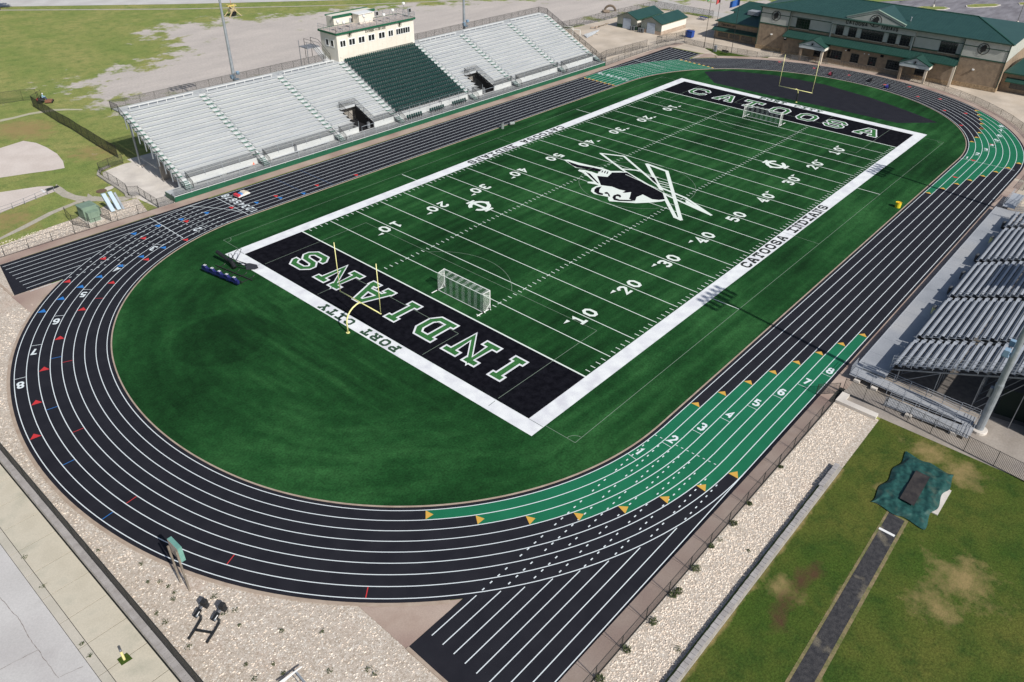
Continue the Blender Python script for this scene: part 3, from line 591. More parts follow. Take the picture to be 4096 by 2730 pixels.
for a, b in zip(pr_, pr_[1:]): d = (b-a).normalized()*.0; nn = Vector((-(b-a).y, (b-a).x, 0)).normalized()*.04; k.quad(*[(v.x, v.y, .0135) for v in (a-nn, b-nn, b+nn, a+nn)])
k.build('waterfall_line', TLINE, track)
k = MB()
for x0 in (17.1, 21.9): k.quad((x0-.03, 58.7, .0128), (x0+.03, 58.7, .0128), (x0+.03, 67.4, .0128), (x0-.03, 67.4, .0128))
k.build('start_line', mat('dim_blue_paint', (.06, .12, .25)), track)
k = MB()
for c_ in ('C',):
    a, b = rg('C', 985, 1045), rg('C', 1890, 1250); nn = Vector((-(b-a).y, (b-a).x, 0)).normalized()*.035; k.quad(*[(v.x, v.y, .0124) for v in (a-nn, b-nn, b+nn, a+nn)])
for u0, v0, u1, v1 in ((935, 292, 1405, 415), (1310, 155, 1790, 280)):
    a, b = rg('L', u0, v0), rg('L', u1, v1); nn = Vector((-(b-a).y, (b-a).x, 0)).normalized()*.05; k.quad(*[(v.x, v.y, .0126) for v in (a-nn, b-nn, b+nn, a+nn)])
k.build('cross_line', TLINE, track)
# dashed green box in the near zone
k = MB(); a, b = rg('D', 1505, 1000), rg('D', 1665, 1078); d = (b-a).normalized(); n_ = int((b-a).length/.55); nn = Vector((-d.y, d.x, 0))*.04
for i in range(n_): p = a+d*.55*i; q = p+d*.22; k.quad(*[(v.x, v.y, .0165) for v in (p-nn, q-nn, q+nn, p+nn)])
k.build('dashed_line', TLINE, track)

# ================================================================== FOOTBALL FIELD MARKINGS
YD = .9144; FW = 53.3333*YD; FL = 120*YD
field = empty('football_field', (FL/2, FW/2, 0), kind='structure')
BW = 1.83
k = MB(); z = .0045
for x0, x1, y0, y1 in ((-BW+.1, 0, -BW, FW+BW), (FL, FL+BW, -BW, FW+BW), (0, FL, -BW, 0), (0, FL, FW, FW+BW)): k.quad((x0, y0, z), (x1, y0, z), (x1, y1, z), (x0, y1, z))
k.build('border', WHITE, field)
for x0 in (.04, FL-10*YD+.12): 
    k = MB(); x1 = x0+10*YD-.16-.04 if x0 < 1 else FL-.04; k.quad((x0, .0, z), (x1, .0, z), (x1, FW, z), (x0, FW, z)); k.build('end_zone', BLACKP, field)
k = MB()
for x0, wd in ((10*YD-.1, .2), (FL-10*YD+.1-.0, .2)): k.quad((x0-wd/2, 0, .0085), (x0+wd/2, 0, .0085), (x0+wd/2, FW, .0085), (x0-wd/2, FW, .0085))
k.build('goal_line', LINE, field)
for n_ in range(5, 100, 5):
    x0 = (10+n_)*YD; k = MB(); y0, y1 = .18, FW-.18; k.quad((x0-.055, y0, .0045), (x0+.055, y0, .0045), (x0+.055, y1, .0045), (x0-.055, y1, .0045))
    for hy in (FW/3, 2*FW/3): k.quad((x0-.32, hy-.05, .0085), (x0+.32, hy-.05, .0085), (x0+.32, hy+.05, .0085), (x0-.32, hy+.05, .0085))
    k.build('yard_line', LINE, field)
k = MB()
for n_ in range(1, 100):
    if n_ % 5 == 0: continue
    x0 = (10+n_)*YD
    for y0 in (.16, FW-.76, FW/3-.3, 2*FW/3-.3): k.quad((x0-.05, y0, .0045), (x0+.05, y0, .0045), (x0+.05, y0+.6, .0045), (x0-.05, y0+.6, .0045))
k.build('hash_mark', LINE, field)
# big letters
def big(txt, spots, org_x, up, right):
    for c, (ya, yb) in zip(txt, spots):
        wd = abs(yb-ya); h = 4.6; t = .36
        org = Vector((org_x, ya)); w_ = []
        for q in strokes(c, wd-.3, h-.3, t, True, .20): w_.append([tuple(org+Vector(right)*(v.x+.15)+Vector(up)*(v.y+.15)) for v in q])
        g_ = []
        for q in strokes(c, wd-.3, h-.3, t, True, -.03): g_.append([tuple(org+Vector(right)*(v.x+.15)+Vector(up)*(v.y+.15)) for v in q])
        flat('painted_letter', w_, .0085, WHITE, field); flat('letter_fill', g_, .0125, TURF2, field)
big('INDIANS', [(5.95, 7.8), (9.85, 14.5), (16.4, 19.9), (22.25, 24.15), (26.8, 31.2), (32.9, 37.3), (39.2, 43.2)], 7.0, (-1, 0), (0, 1))
big('CATOOSA', [(44.5, 40.4), (38.4, 34.0), (32.5, 28.4), (26.3, 22.5), (20.6, 16.8), (15.1, 11.1), (9.0, 4.6)], 103.1, (1, 0), (0, -1))
def border_text(txt, org, right, up, length, h, m_, t=.14, green=False):
    n_ = len(txt); gap = .32; wd = (length-gap*(n_-1)-(0))/n_
    polys = text_polys(txt, org, right, up, h, wd, t, gap, True, .0)
    return flat('border_lettering', polys, .0087, m_, field)
BLKP = mat('black_letter_paint', (.015, .02, .018), rough=.9); DGP = mat('dark_green_letter_paint', (.02, .06, .03), rough=.9)
border_text('CATOOSA INDIANS', (41.9, -1.58), (1, 0), (0, 1), 25.6, 1.42, BLKP, .165)
border_text('CATOOSA INDIANS', (67.8, 50.33), (-1, 0), (0, -1), 24.9, 1.42, BLKP, .165)
border_text('PORT CITY', (-.28, 17.75), (0, 1), (-1, 0), 13.5, 1.25, DGP, .16)
border_text('PORT CITY', (FL+.25, 31.25), (0, -1), (1, 0), 13.3, 1.35, DGP, .165)
# yard numbers
NM = {0: '10', 1: '20', 2: '30', 3: '40', 4: '50', 5: '40', 6: '30', 7: '20', 8: '10'}
for n_, s_ in NM.items():
    x0 = (20+10*n_)*YD
    for org, rt, up in (((x0, 6.15), Vector((1, 0)), Vector((0, 1))), ((x0, FW-6.15-.6), Vector((-1, 0)), Vector((0, -1)))):
        org = Vector(org)
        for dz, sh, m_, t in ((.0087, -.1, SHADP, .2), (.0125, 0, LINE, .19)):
            pol = []
            for c, dx in zip(s_, (-1.75, .35)):
                for q in strokes(c, 1.38, 1.9, t, True): pol.append([tuple(org+rt*(v.x+dx+sh)+up*(v.y+sh)) for v in q])
            if n_ != 4:
                d = (-1 if n_ < 4 else 1)*rt.x; bx = -2.0 if d < 0 else 2.0
                pol.append([tuple(org+rt*(bx+sh)+up*(1.5+sh)), tuple(org+rt*(bx+d*.95+sh)+up*(1.75+sh)), tuple(org+rt*(bx+sh)+up*(2.0+sh))])
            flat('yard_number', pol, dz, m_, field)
# C logos at the 25 yard lines
for cx, cy, sg in ((31.9, 36.8, -1), (78.0, 12.1, 1)):
    rt, up = Vector((sg, 0)), Vector((0, sg)); c = Vector((cx, cy))
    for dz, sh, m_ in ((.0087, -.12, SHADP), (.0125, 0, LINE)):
        pol = []
        for i in range(20):
            a0, a1 = radians(22+i*15.9), radians(22+(i+1)*15.9)
            pol.append([tuple(c+rt*(r_*cos(a)+sh)+up*(r_*sin(a)+sh)) for r_, a in ((1.7, a0), (1.7, a1), (1.2-.15*abs(sin(a1)), a1), (1.2-.15*abs(sin(a0)), a0))])
        pol.append([tuple(c+rt*(x+sh)+up*(y+sh)) for x, y in ((-2.05, 0), (-1.2, -.9), (-1.2, .9))])
        pol += [[tuple(c+rt*(x+sh)+up*(y+sh)) for x, y in q] for q in ([(-.25, -2.0), (.25, -2.0), (.25, 2.0), (-.25, 2.0)], [(-.8, 1.7), (.8, 1.7), (.8, 2.1), (-.8, 2.1)], [(-.8, -2.1), (.8, -2.1), (.8, -1.7), (-.8, -1.7)])]
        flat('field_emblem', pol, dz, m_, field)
# soccer lines
k = MB()
def ln(a, b, wd=.05, z=.0066): a, b = Vector(a), Vector(b); n_ = Vector((-(b-a).y, (b-a).x)).normalized()*wd/2; k.quad(*[(v.x, v.y, z) for v in (a-n_, b-n_, b+n_, a+n_)])
SX0, SX1, SY0, SY1 = .3, 109.4, -5.4, 54.3
ln((SX0, SY0), (SX1, SY0)); ln((SX0, SY1), (SX1, SY1)); ln((SX0, SY0), (SX0, -1.8)); ln((SX0, FW+1.8), (SX0, SY1)); ln((SX1, SY0), (SX1, -1.8)); ln((SX1, FW+1.8), (SX1, SY1))
ln((54.86, SY0), (54.86, -1.85)); ln((54.86, FW+1.85), (54.86, SY1))
for sx, d in ((SX0, 1), (SX1, -1)):
    for dep, hw in ((5.5, 9.16), (16.5, 20.16)):
        x1 = sx+d*dep
        for y_ in (24.4-hw, 24.4+hw): ln((sx, y_), (x1, y_), .05, .0105)
        ln((x1, 24.4-hw), (x1, 24.4+hw), .05, .0105)
    for i in range(16):
        a0, a1 = radians(-53+i*6.625), radians(-53+(i+1)*6.625); c = (sx+d*11, 24.4); ln((c[0]+d*9.15*cos(a0), c[1]+9.15*sin(a0)), (c[0]+d*9.15*cos(a1), c[1]+9.15*sin(a1)))
    for y_, sg in ((SY0, 1), (SY1, -1)):
        for i in range(5): a0, a1 = radians(18*i), radians(18*(i+1)); ln((sx+d*cos(a0), y_+sg*sin(a0)), (sx+d*cos(a1), y_+sg*sin(a1)))
for i in range(48): a0, a1 = radians(7.5*i), radians(7.5*i+7.5); ln((54.86+9.15*cos(a0), 24.4+9.15*sin(a0)), (54.86+9.15*cos(a1), 24.4+9.15*sin(a1)), .05, .0202)
k.build('soccer_line', mat('faded_line_paint', (.20, .26, .20), rough=.9), field)
k = MB()
for x0 in (32.0, 77.7):
    k.quad((x0-.06, SY0, .007), (x0+.06, SY0, .007), (x0+.06, -1.83, .007), (x0-.06, -1.83, .007)); k.quad((x0-.06, FW+1.83, .007), (x0+.06, FW+1.83, .007), (x0+.06, SY1-.3, .007), (x0-.06, SY1-.3, .007))
k.build('restraining_line', LINE, field)
k = MB(); 
for (a, b) in (((.0, -.05), (-.0, -1.8)), ((-.2, 4.2), (-1.2, 4.15)), ((-.2, 44.9), (-1.2, 45.0)), ((54.86, -.1), (54.86, -1.8)), ((0, FW+.05), (0, FW+1.8)), ((FL+.2, 4.2), (FL+1, 4.2))): ln(a, b, .06, .0089)
k.build('seam_line', mat('grey_seam', (.1, .13, .12), rough=.9), field)
# black high jump area
flat('jump_apron', [[(119.7, 49.6), (125.0, 45.2), (128.8, 36), (129.5, 25.2), (127, 14.4), (123.4, 5.4), (120.2, -1.1), (114.4, 4.6), (114.2, 18.8), (113.6, 30), (113.4, 36), (113.3, 43.4)]], .0045, TRACK, field)

# midfield emblem, traced on the turf
def tr(ps): return [tuple(rg('M', *p)[:2]) for p in ps]
def thick(ps, wd):
    ps = [Vector(p) for p in tr(ps)]; out = []
    for a, b in zip(ps, ps[1:]):
        d = (b-a).normalized()*wd*.35; n_ = Vector((-(b-a).y, (b-a).x)).normalized()*wd/2; out.append([tuple(v) for v in (a-n_-d, b-n_+d, b+n_+d, a+n_-d)])
    return out
head = [(50, 124), (90, 124), (180, 150), (300, 178), (370, 192), (440, 218), (520, 218), (580, 232), (690, 300), (800, 362), (880, 405), (900, 460), (860, 470), (780, 478), (650, 484), (520, 474), (430, 468), (418, 452), (420, 432), (350, 418), (300, 406), (276, 385), (284, 362), (320, 342), (350, 335), (300, 326), (245, 316), (256, 305), (300, 306), (250, 262), (205, 230), (170, 216), (180, 205), (230, 210), (300, 230), (330, 240), (345, 222), (230, 200), (150, 190), (90, 152)]
REG['N'] = (2240, 480, .5948)
def trn(ps): return [tuple(rg('N', *p)[:2]) for p in ps]
flat('emblem_white', [tr(head)]+thick([(357, 72), (550, 95), (690, 215), (855, 355), (1060, 440), (1270, 582), (1130, 520), (870, 402), (560, 222), (357, 72)], .42)+thick([(530, 200), (690, 215)], .4)+thick([(740, 160), (905, 220), (1020, 620), (975, 600), (870, 400)], .56)+thick([(740, 160), (835, 335), (860, 372)], .56)+thick([(750, 258), (830, 270)], .25)+thick([(840, 300), (915, 320)], .2)+thick([(840, 318), (920, 338)], .2)+thick([(845, 340), (935, 358)], .2)+[tr([(1060, 455), (1275, 585), (1060, 480)])], .0130, LINE, field)
flat('emblem_black', [tr(q) for q in ([(75, 134), (175, 168), (300, 190), (372, 208), (362, 224), (300, 216), (230, 200), (160, 188), (120, 170), (95, 150)], [(232, 225), (270, 240), (345, 322), (330, 318), (275, 268)], [(755, 262), (800, 275), (830, 330), (790, 300)])]+[trn(q) for q in (
 [(250, 378), (320, 385), (350, 355), (450, 355), (560, 425), (640, 465), (690, 492), (705, 535), (665, 540), (620, 535), (560, 505), (540, 510), (515, 520), (505, 545), (480, 542), (460, 528), (475, 495), (420, 490), (440, 478), (400, 470), (350, 450), (310, 445), (275, 440)],
 [(230, 485), (232, 468), (248, 455), (280, 449), (266, 468), (263, 488), (292, 497), (286, 508), (255, 502)], [(300, 488), (318, 486), (332, 500), (338, 518), (326, 516), (322, 500), (300, 498)],
 [(352, 522), (362, 508), (388, 500), (405, 506), (412, 517), (404, 526), (394, 516), (378, 514), (374, 528), (400, 538), (470, 540), (505, 548), (470, 549), (395, 547), (362, 540)])], .0165, BLACKP, field)
flat('emblem_face', [tr([(355, 215), (375, 208), (445, 222), (435, 236), (405, 262), (350, 246)])]+[trn(q) for q in ([(385, 531), (402, 527), (413, 516), (402, 500), (440, 492), (478, 487), (470, 520), (460, 540), (400, 537)], [(508, 541), (530, 525), (556, 512), (600, 540), (580, 544)], [(545, 508), (556, 503), (622, 538), (600, 541)], [(440, 366), (700, 481), (700, 484), (440, 369)])], .0205, LINE, field)
flat('emblem_detail', [tr(q) for q in ([(362, 228), (372, 214), (380, 216), (370, 232)], [(384, 234), (394, 216), (402, 218), (392, 238)], [(404, 240), (414, 221), (422, 224), (412, 244)])], .0245, BLACKP, field)
# ================================================================== FENCES
def resample(pts, step):
    pts = [Vector((p[0], p[1], 0)) for p in pts]; out = []
    for a, b in zip(pts, pts[1:]):
        n = max(1, round((b-a).length/step)); out += [a+(b-a)*i/n for i in range(n)]
    return out+[pts[-1]]
def fence(name, pts, h, label, step=3.05, mesh=MESHB, metal=BLKF, r=.035, rails=(1., .04), cat='fence', group=None, pickets=0., z0=0., mid=False, wob=0.):
    P = resample(pts, step); c = P[0]; root = empty(name, (c.x, c.y, z0), label, cat, group)
    H = [h+random.uniform(-wob, wob) for _ in P]
    for i, p in enumerate(P): MB().tube([(p.x, p.y, z0), (p.x, p.y, z0+H[i]+.04)], r, 6).build('post', metal, root)
    for f in rails:
        for i in range(len(P)-1):
            a, b = P[i], P[i+1]; MB().tube([(a.x, a.y, z0+H[i]*f), (b.x, b.y, z0+H[i+1]*f)], r*.65, 5).build('rail', metal, root)
    for i in range(len(P)-1):
        a, b = P[i], P[i+1]
        if pickets:
            k = MB(); n = int((b-a).length/pickets)
            for j in range(1, n): q = a+(b-a)*j/n; k.beam((q.x, q.y, z0+.08), (q.x, q.y, z0+H[i]*.99), .028)
            k.build('picket_panel', metal, root)['kind'] = 'stuff'
        elif mesh:
            k = MB(); k.quad((a.x, a.y, z0+.05), (b.x, b.y, z0+.05), (b.x, b.y, z0+H[i+1]-.03), (a.x, a.y, z0+H[i]-.03)); k.build('mesh_panel', mesh, root)
    return root
fence('chain_link_fence', [(22.4, -20.76), (-45, -20.82)], 1.45, 'black chain link fence along the pinkish apron beside the white stones, bottom right')
fence('chain_link_fence', [(-27, 70.6), (-.6, 70.1)], 1.35, 'thin black low fence between the stones and the track at the left edge', 3.1, mesh=see_through('thin_chain_link', (.05, .05, .05), .08, 14))
fence('chain_link_fence', [(4.0, 90.3), (1.6, 90.0), (-.3, 89.3), (-.85, 87.6), (-.95, 84.6), (-1.0, 81.4), (-1.2, 78.2), (-1.5, 77.1), (-.3, 76.2)], 1.5, 'curved black chain link fence round the pale terrace left of the grandstand', 2.4)
fence('chain_link_fence', [(-.3, 76.2), (-.5, 70.2), (1.8, 70.1)], 1.35, 'short black fence and gate between the terrace and the corner of the grandstand', 2.2)
fence('windscreen_fence', [(4.5, 93), (4.5, 96), (4.6, 101), (4.9, 107), (5.2, 112), (5.15, 117.5), (5.5, 124.4), (5.7, 130)], 2.15, 'tall dark fence with sagging windscreen running back from the grandstand past the mower', 3.0, mesh=MESHD, wob=.08)
fence('iron_fence', [(-20, 141.5), (-6, 138.6), (2, 136.4), (5.9, 135.4)], 2.1, 'black picket fence at the left edge beyond the grass', 3.2, pickets=.16, group=None)
fence('fence_gate', [(5.9, 135.4), (8.0, 134.0)], 2.1, 'half open black picket gate next to the red mower', 3.2, pickets=.2, cat='gate')
fence('fence_gate', [(5.75, 130.2), (8.4, 132.4)], 2.1, 'other half of the black gate right beside the mower', 3.2, pickets=.3, cat='gate')
fence('pipe_rail', [(-30, 84.0), (-16.7, 84.4), (-14.9, 84.6), (-13.1, 85.05), (-11.3, 85.65), (-9.4, 86.3), (-8.3, 86.7)], .9, 'low pipe railing between the clay infield and the grass at the left edge', 2., mesh=None, metal=STEELD, rails=(1., .5), cat='railing')
for pts, lab in (([(-10.2, 70.7), (-11.3, 73.4), (-10.9, 76.4)], 'left side of the small black enclosure round the green transformer'), ([(-7.2, 70.7), (-7.6, 74.2), (-8.1, 76.6)], 'right side of the small black enclosure round the green transformer')):
    fence('enclosure_fence', pts, 1.5, lab, 3., group=None)
fence('chain_link_fence', [(107.6, 68.6), (118.7, 69.1), (126.5, 69.2), (133.6, 68.6), (139.6, 66.9), (139.1, 60.9), (139.8, 52), (140.1, 46.9), (143.6, 44.4), (144.2, 40)], 1.25, 'low chain link fence along the track chute and flagpoles in front of the field house', 3.05, mesh=MESHG)
fence('chain_link_fence', [(108.5, 71.8), (113.8, 72.9), (120.6, 72.2), (129.5, 71.6)], 1.7, 'black chain link fence at the edge of the paved yard right of the grandstand', 3.05)
fence('chain_link_fence', [(133.6, 71.4), (137.6, 71), (140.4, 69.8), (146, 69.5), (147, 68.6)], 1.9, 'taller black gate panels near the blue bin in the paved yard', 2.6)
fence('chain_link_fence', [(122.5, 98.5), (131.5, 97.9), (150, 97), (170.8, 95.9)], 2.1, 'tall black fence along the gravel lot behind the two sheds', 3.0)
fence('chain_link_fence', [(170.8, 95.9), (170.8, 86), (170.9, 76.2)], 2.1, 'tall black fence beside the service road right of the sheds', 3.0)
fence('chain_link_fence', [tp(st(*q)[0], OUT+2.2) for q in ((144.5, 31.5),)]+[tp(st(131, 38)[0]-3.0*i, OUT+2.2) for i in range(1, 26)], 1.2, 'low curved grey fence round the far bend in front of the field house', 3.05, mesh=MESHG, metal=mat('brown_grey_metal', (.10, .09, .07)))
fence('iron_fence', [(24.6, -20.8), (24.65, -25), (24.1, -29.5), (23.7, -32.6), (23.1, -37.8), (22.6, -44)], 1.75, 'black iron picket fence along the path in front of the visitor ramp', 2.6, pickets=.13)
fence('fence_gate', [(24.2, -20.5), (22.5, -18.95)], 1.3, 'open black chain link gate at the corner of the visitor ramp', 2.6, cat='gate')
fence('chain_link_fence', [(-35.55, -14), (-35.55, 66)], 1.85, 'black windscreen fence on the block wall at the lower left edge', 3.05, mesh=see_through('black_privacy_screen', (.008, .009, .009), .93, 20), z0=.3, r=.045)

# ================================================================== WALLS AND PAVING, NEAR
wl = empty('block_wall', (-35.8, 20, 0), 'low grey block wall with capstones under the dark fence, lower left', 'wall')
k = MB()
for j in range(3): k.box(-36.1+.02*j, -35.6, -14, 66, -.06+.1*j, .035+.1*j)
k.build('wall_course', BLOCK, wl)
capm = None
for i in range(150):
    y = -13.7+i*.5
    if y > 62: break
    if capm is None:
        k = MB(); k.box(-.26, .26, -.235, .235, 0, .09); capm = k.build('cap_block', BLOCKC, wl, world=False); capm.location = (0, y-20, .24)
    else: c = inst(capm, (random.uniform(-.015, .015), y-20, .24+random.uniform(-.01, .01)), random.uniform(-.03, .03))
wr = empty('block_wall', (-10, -24.85, 0), 'low grey block retaining wall between the white stones and the lawn, bottom right', 'wall')
k = MB()
for j in range(3): k.box(-45, 13.6, -25.18, -24.66+.015*j, -.06+.12*j, .05+.12*j)
k.build('wall_course', BLOCK, wr)
capm = None
for i in range(140):
    x = 13.4-i*.46
    if x < -44: break
    off = .12 if x > 9.9 else 0
    if capm is None:
        k = MB(); k.box(-.215, .215, -.21, .21, 0, .1); capm = k.build('cap_block', BLOCKC, wr, world=False); capm.location = (x+10, off, .33)
    else: inst(capm, (x+10, off+random.uniform(-.015, .015), .33+random.uniform(-.01, .01)), random.uniform(-.02, .02))
k = MB(); k.box(22.65, 23.4, -24.85, -20.85, -.03, .28); k.box(23.4, 24.5, -21.6, -20.85, -.03, .25); f = k.build('concrete_footing', CONCL); tag(f, 'pale concrete footing block between the white stones and the iron fence', 'footing')
sw = empty('sidewalk', (-37.7, 20, 0), kind='structure')
y = -14.
while y < 60:
    k = MB(); k.box(-38.98, -36.22, y+.02, y+2.96, -.06, -.012+random.uniform(0, .006)); k.build('paving_slab', SIDEW, sw); k = MB(); k.box(-39.62, -39.02, y+.02, y+2.96, -.06, -.008+random.uniform(0, .004)); k.build('kerb_slab', mat('kerb_apron', (.46, .43, .36), (.52, .48, .41), .6, .95, speck=(9, .08)), sw); y += 3.0
setting('sidewalk_bed', [[(-39.7, -14), (-35.5, -14), (-35.5, 66), (-39.7, 66)]], -.05, SHADP)
setting('road', [[(-39.65, -30), (-39.65, 90), (-55, 90), (-55, -30)]], -.035, ROADM)
k = MB()
def crack(pts):
    ps = [rg('R7', *p) for p in pts]
    for a, b in zip(ps, ps[1:]):
        n = max(1, int((b-a).length/.3)); prev = a
        for i in range(1, n+1):
            q = a+(b-a)*i/n+Vector((random.uniform(-.04, .04), random.uniform(-.04, .04), 0)); nn = Vector((-(q-prev).y, (q-prev).x, 0)).normalized()*random.uniform(.01, .025)
            k.quad(*[(v.x, v.y, -.03) for v in (prev-nn, q-nn, q+nn, prev+nn)]); prev = q
crack([(0, 1000), (120, 1140), (230, 1320), (390, 1540)]); crack([(0, 1480), (250, 1350)]); crack([(400, 1530), (550, 1460)])
k.build('road_crack', mat('crack_sealant', (.22, .19, .17)))['kind'] = 'structure'
b = rg('R7', 830, 1415); bo = empty('bollard', (b.x, b.y, 0), 'yellow pipe bollard in a square of grass on the sidewalk, bottom left', 'bollard')
MB().lathe((b.x, b.y, -.05), [(.085, 0), (.085, 1.0), (.06, 1.07), (.0, 1.09)], 12).build('pipe', mat('yellow_cream_paint', (.75, .66, .30)), bo)
MB().lathe((b.x, b.y, .93), [(.088, 0), (.088, .14), (.05, .17)], 12).build('cap', STEELD, bo)
setting('planting_square', [[(-38.2, 4.3), (-37.5, 4.3), (-37.45, 3.55), (-38.2, 3.6)]], -.002, GRASSL)

# ================================================================== HOME GRANDSTAND
GO = Vector((2.05, 70.06, 0)); gu = (Vector((107.75, 68.7, 0))-GO).normalized(); gvv = Vector((-gu.y, gu.x, 0)); GLEN = 105.7
def G(u, v, z): return GO+gu*u+gvv*v+Vector((0, 0, z))
gs = empty('grandstand', G(52, 10, 0), 'large silver home grandstand with seven bays of benches and a green front wall', 'grandstand')
Z0, Z1, RI, RD, NR = .92, 1.9, .42, .92, 16
def vrow(i): return 2.7 if i == 0 else 4.1+RD*(i-1)
def zrow(i): return Z1+RI*i
VB = 20.6
AISLE = [3.0, 16.3, 31.4, 44.9, 64.1, 76.9, 92.0, 104.9]; AW = .62
VOM = {2: (36.2, 39.6), 4: (67.6, 71.0)}
SECT = [(AISLE[i]+AW+.04, AISLE[i+1]-AW-.04) for i in range(7)]
for j in range(6): k = MB(); k.box(0, GLEN, -.03-.02*(j % 2), .25, .02+.135*j, .14+.135*j, G); k.build('siding_board', GRN, gs)
k = MB(); k.box(0, GLEN, .02, 2.72, .84, Z0, G); k.build('walkway_deck', ALU2, gs)
k = MB(); k.box(0, GLEN, -.09, .02, .83, Z0+.01, G); k.build('deck_edge', ALU, gs)
k = MB(); k.box(0, .12, 0, 20.3, 0, .8, G)
for i in range(1, 40): pass
# bays: tread, riser, bench
for si, (a, b) in enumerate(SECT):
    for i in range(NR+1):
        spans = [(a, b)]
        if si in VOM and i <= 4: spans = [(a, VOM[si][0]), (VOM[si][1], b)]
        for c, d in spans:
            v0 = vrow(i); v1 = vrow(i+1) if i < NR else VB
            if i == NR and si == 3: v1 = 18.3
            k = MB(); k.box(c, d, v0+.012, v1, zrow(i)-.05, zrow(i), G); k.build('tread_plank', ALU2, gs)
            k = MB(); k.box(c, d, v0-.0, v0+.03, zrow(i)-(RI if i else .98)+.02, zrow(i)-.052, G); k.build('riser_board', ALU if i else ALU2, gs)
            if si != 3:
                if i < NR:
                    k = MB(); k.box(c+.02, d-.02, v1-.34, v1-.055, zrow(i)+RI-.03, zrow(i)+RI+.015, G); k.build('bench_seat', ALU, gs)
                else:
                    k = MB(); k.box(c+.4, d-.6, 18.25, 18.55, zrow(i)+.4, zrow(i)+.45, G); k.build('bench_seat', WHT, gs)
                    for q in range(8):
                        uu = c+.6+(d-c-1.4)*q/7; k = MB(); k.beam(G(uu, 18.4, zrow(i)), G(uu, 18.4, zrow(i)+.4), .07); k.build('bench_leg', WHT, gs)
# aisles: steps
for ai, u in enumerate(AISLE):
    for i in range(NR+1):
        v0 = vrow(i); v1 = vrow(i+1) if i < NR else VB
        k = MB(); k.box(u-AW, u+AW, v0+.012, v1, zrow(i)-.05, zrow(i), G); k.box(u-AW, u+AW, v0, v0+.03, zrow(i)-(RI if i else .98)+.02, zrow(i)-.052, G)
        k.build('aisle_tread', [ALU2, GRNST], gs)
        if i < NR:
            k = MB(); k.box(u-AW+.08, u+AW-.08, v1-.42, v1-.01, zrow(i)+.17, zrow(i)+.21, G); k.mi = 1; k.box(u-AW+.1, u+AW-.1, v1-.42, v1-.02, zrow(i)+.002, zrow(i)+.168, G)
            k.build('aisle_step', [ALU, GRNST], gs)
    # front stairs from the walkway
    for j in range(5):
        k = MB(); k.box(u-AW+.05, u+AW-.05, .95+.35*j, 1.35+.35*j, Z0+.16*(j+1)-.04, Z0+.16*(j+1), G); k.mi = 1; k.box(u-AW+.06, u+AW-.06, .95+.35*j, .98+.35*j, Z0+.16*j+.002, Z0+.16*(j+1)-.042, G); k.build('stair_step', [ALU, GRNST], gs)
    for sg in (-1, 1):
        uu = u+sg*(AW+.03)
        k = MB(); p0, p1 = (uu, .9), (uu, 2.85)
        k.tube([G(uu, .9, Z0), G(uu, .9, Z0+1.0), G(uu, 2.85, Z1+1.05), G(uu, 2.85, Z1)], .03, 5)
        for q in range(1, 16): vv = .9+1.95*q/16; zz = Z0+.98*q/16; k.beam(G(uu, vv, zz+.08), G(uu, vv, zz+1.0), .02)
        k.build('stair_rail', BLK, gs)
    if 0 < ai < 7:
        for j in range(8):
            i = 1+2*j; va, vb = vrow(i)+.1, vrow(i+1)+.5
            k = MB(); k.tube([G(u+.12, va, zrow(i)), G(u+.12, va, zrow(i)+.85), G(u+.12, vb, zrow(i+1)+.85), G(u+.12, vb, zrow(i+1))], .025, 5); k.build('aisle_handrail', STEEL, gs)
# railings with pickets
def picket_run(u0, u1, v, z, h, name='guard_rail', metal=BLK, post=STEEL, step=2.7, pk=.13):
    n = max(1, round((u1-u0)/step))
    for i in range(n+1): uu = u0+(u1-u0)*i/n; MB().beam(G(uu, v, z-.25), G(uu, v, z+h), .055).build('rail_post', post, gs)
    for i in range(n):
        a, b = u0+(u1-u0)*i/n, u0+(u1-u0)*(i+1)/n; k = MB()
        for f in (.06, .98): k.beam(G(a, v, z+h*f), G(b, v, z+h*f), .04)
        m_ = int((b-a)/pk)
        for q in range(1, m_): uu = a+(b-a)*q/m_; k.beam(G(uu, v, z+.08), G(uu, v, z+h*.97), .032)
        k.build(name, metal, gs)
picket_run(0, GLEN, -.06, Z0, 1.05)
segs = [(a, b) for a, b in SECT]
for si, (a, b) in enumerate(segs):
    if si in VOM: picket_run(a, VOM[si][0], 2.66, Z1, 1.0); picket_run(VOM[si][1], b, 2.66, Z1, 1.0)
    elif si == 3: picket_run(a, b, 2.66, Z1, 1.0, metal=STEELD, pk=1.0)
    else: picket_run(a, b, 2.66, Z1, 1.0)
# low benches on the walkway in front of the platform
for si in (0, 1, 2, 4, 5, 6):
    a, b = segs[si]; b = min(b, VOM[si][0]-1) if si in VOM and si == 2 else b; a = VOM[si][1]+1 if si == 4 else a
    for q in range(2):
        c = a+1+(b-a-2)*q/2; d = c+(b-a-2)/2-.8
        k = MB(); k.box(c, d, 1.5, 1.75, Z0+.40, Z0+.44, G)
        for e in (c+.4, (c+d)/2, d-.4): k.beam(G(e, 1.62, Z0), G(e, 1.62, Z0+.4), .05)
        k.build('walkway_bench', ALU, gs)
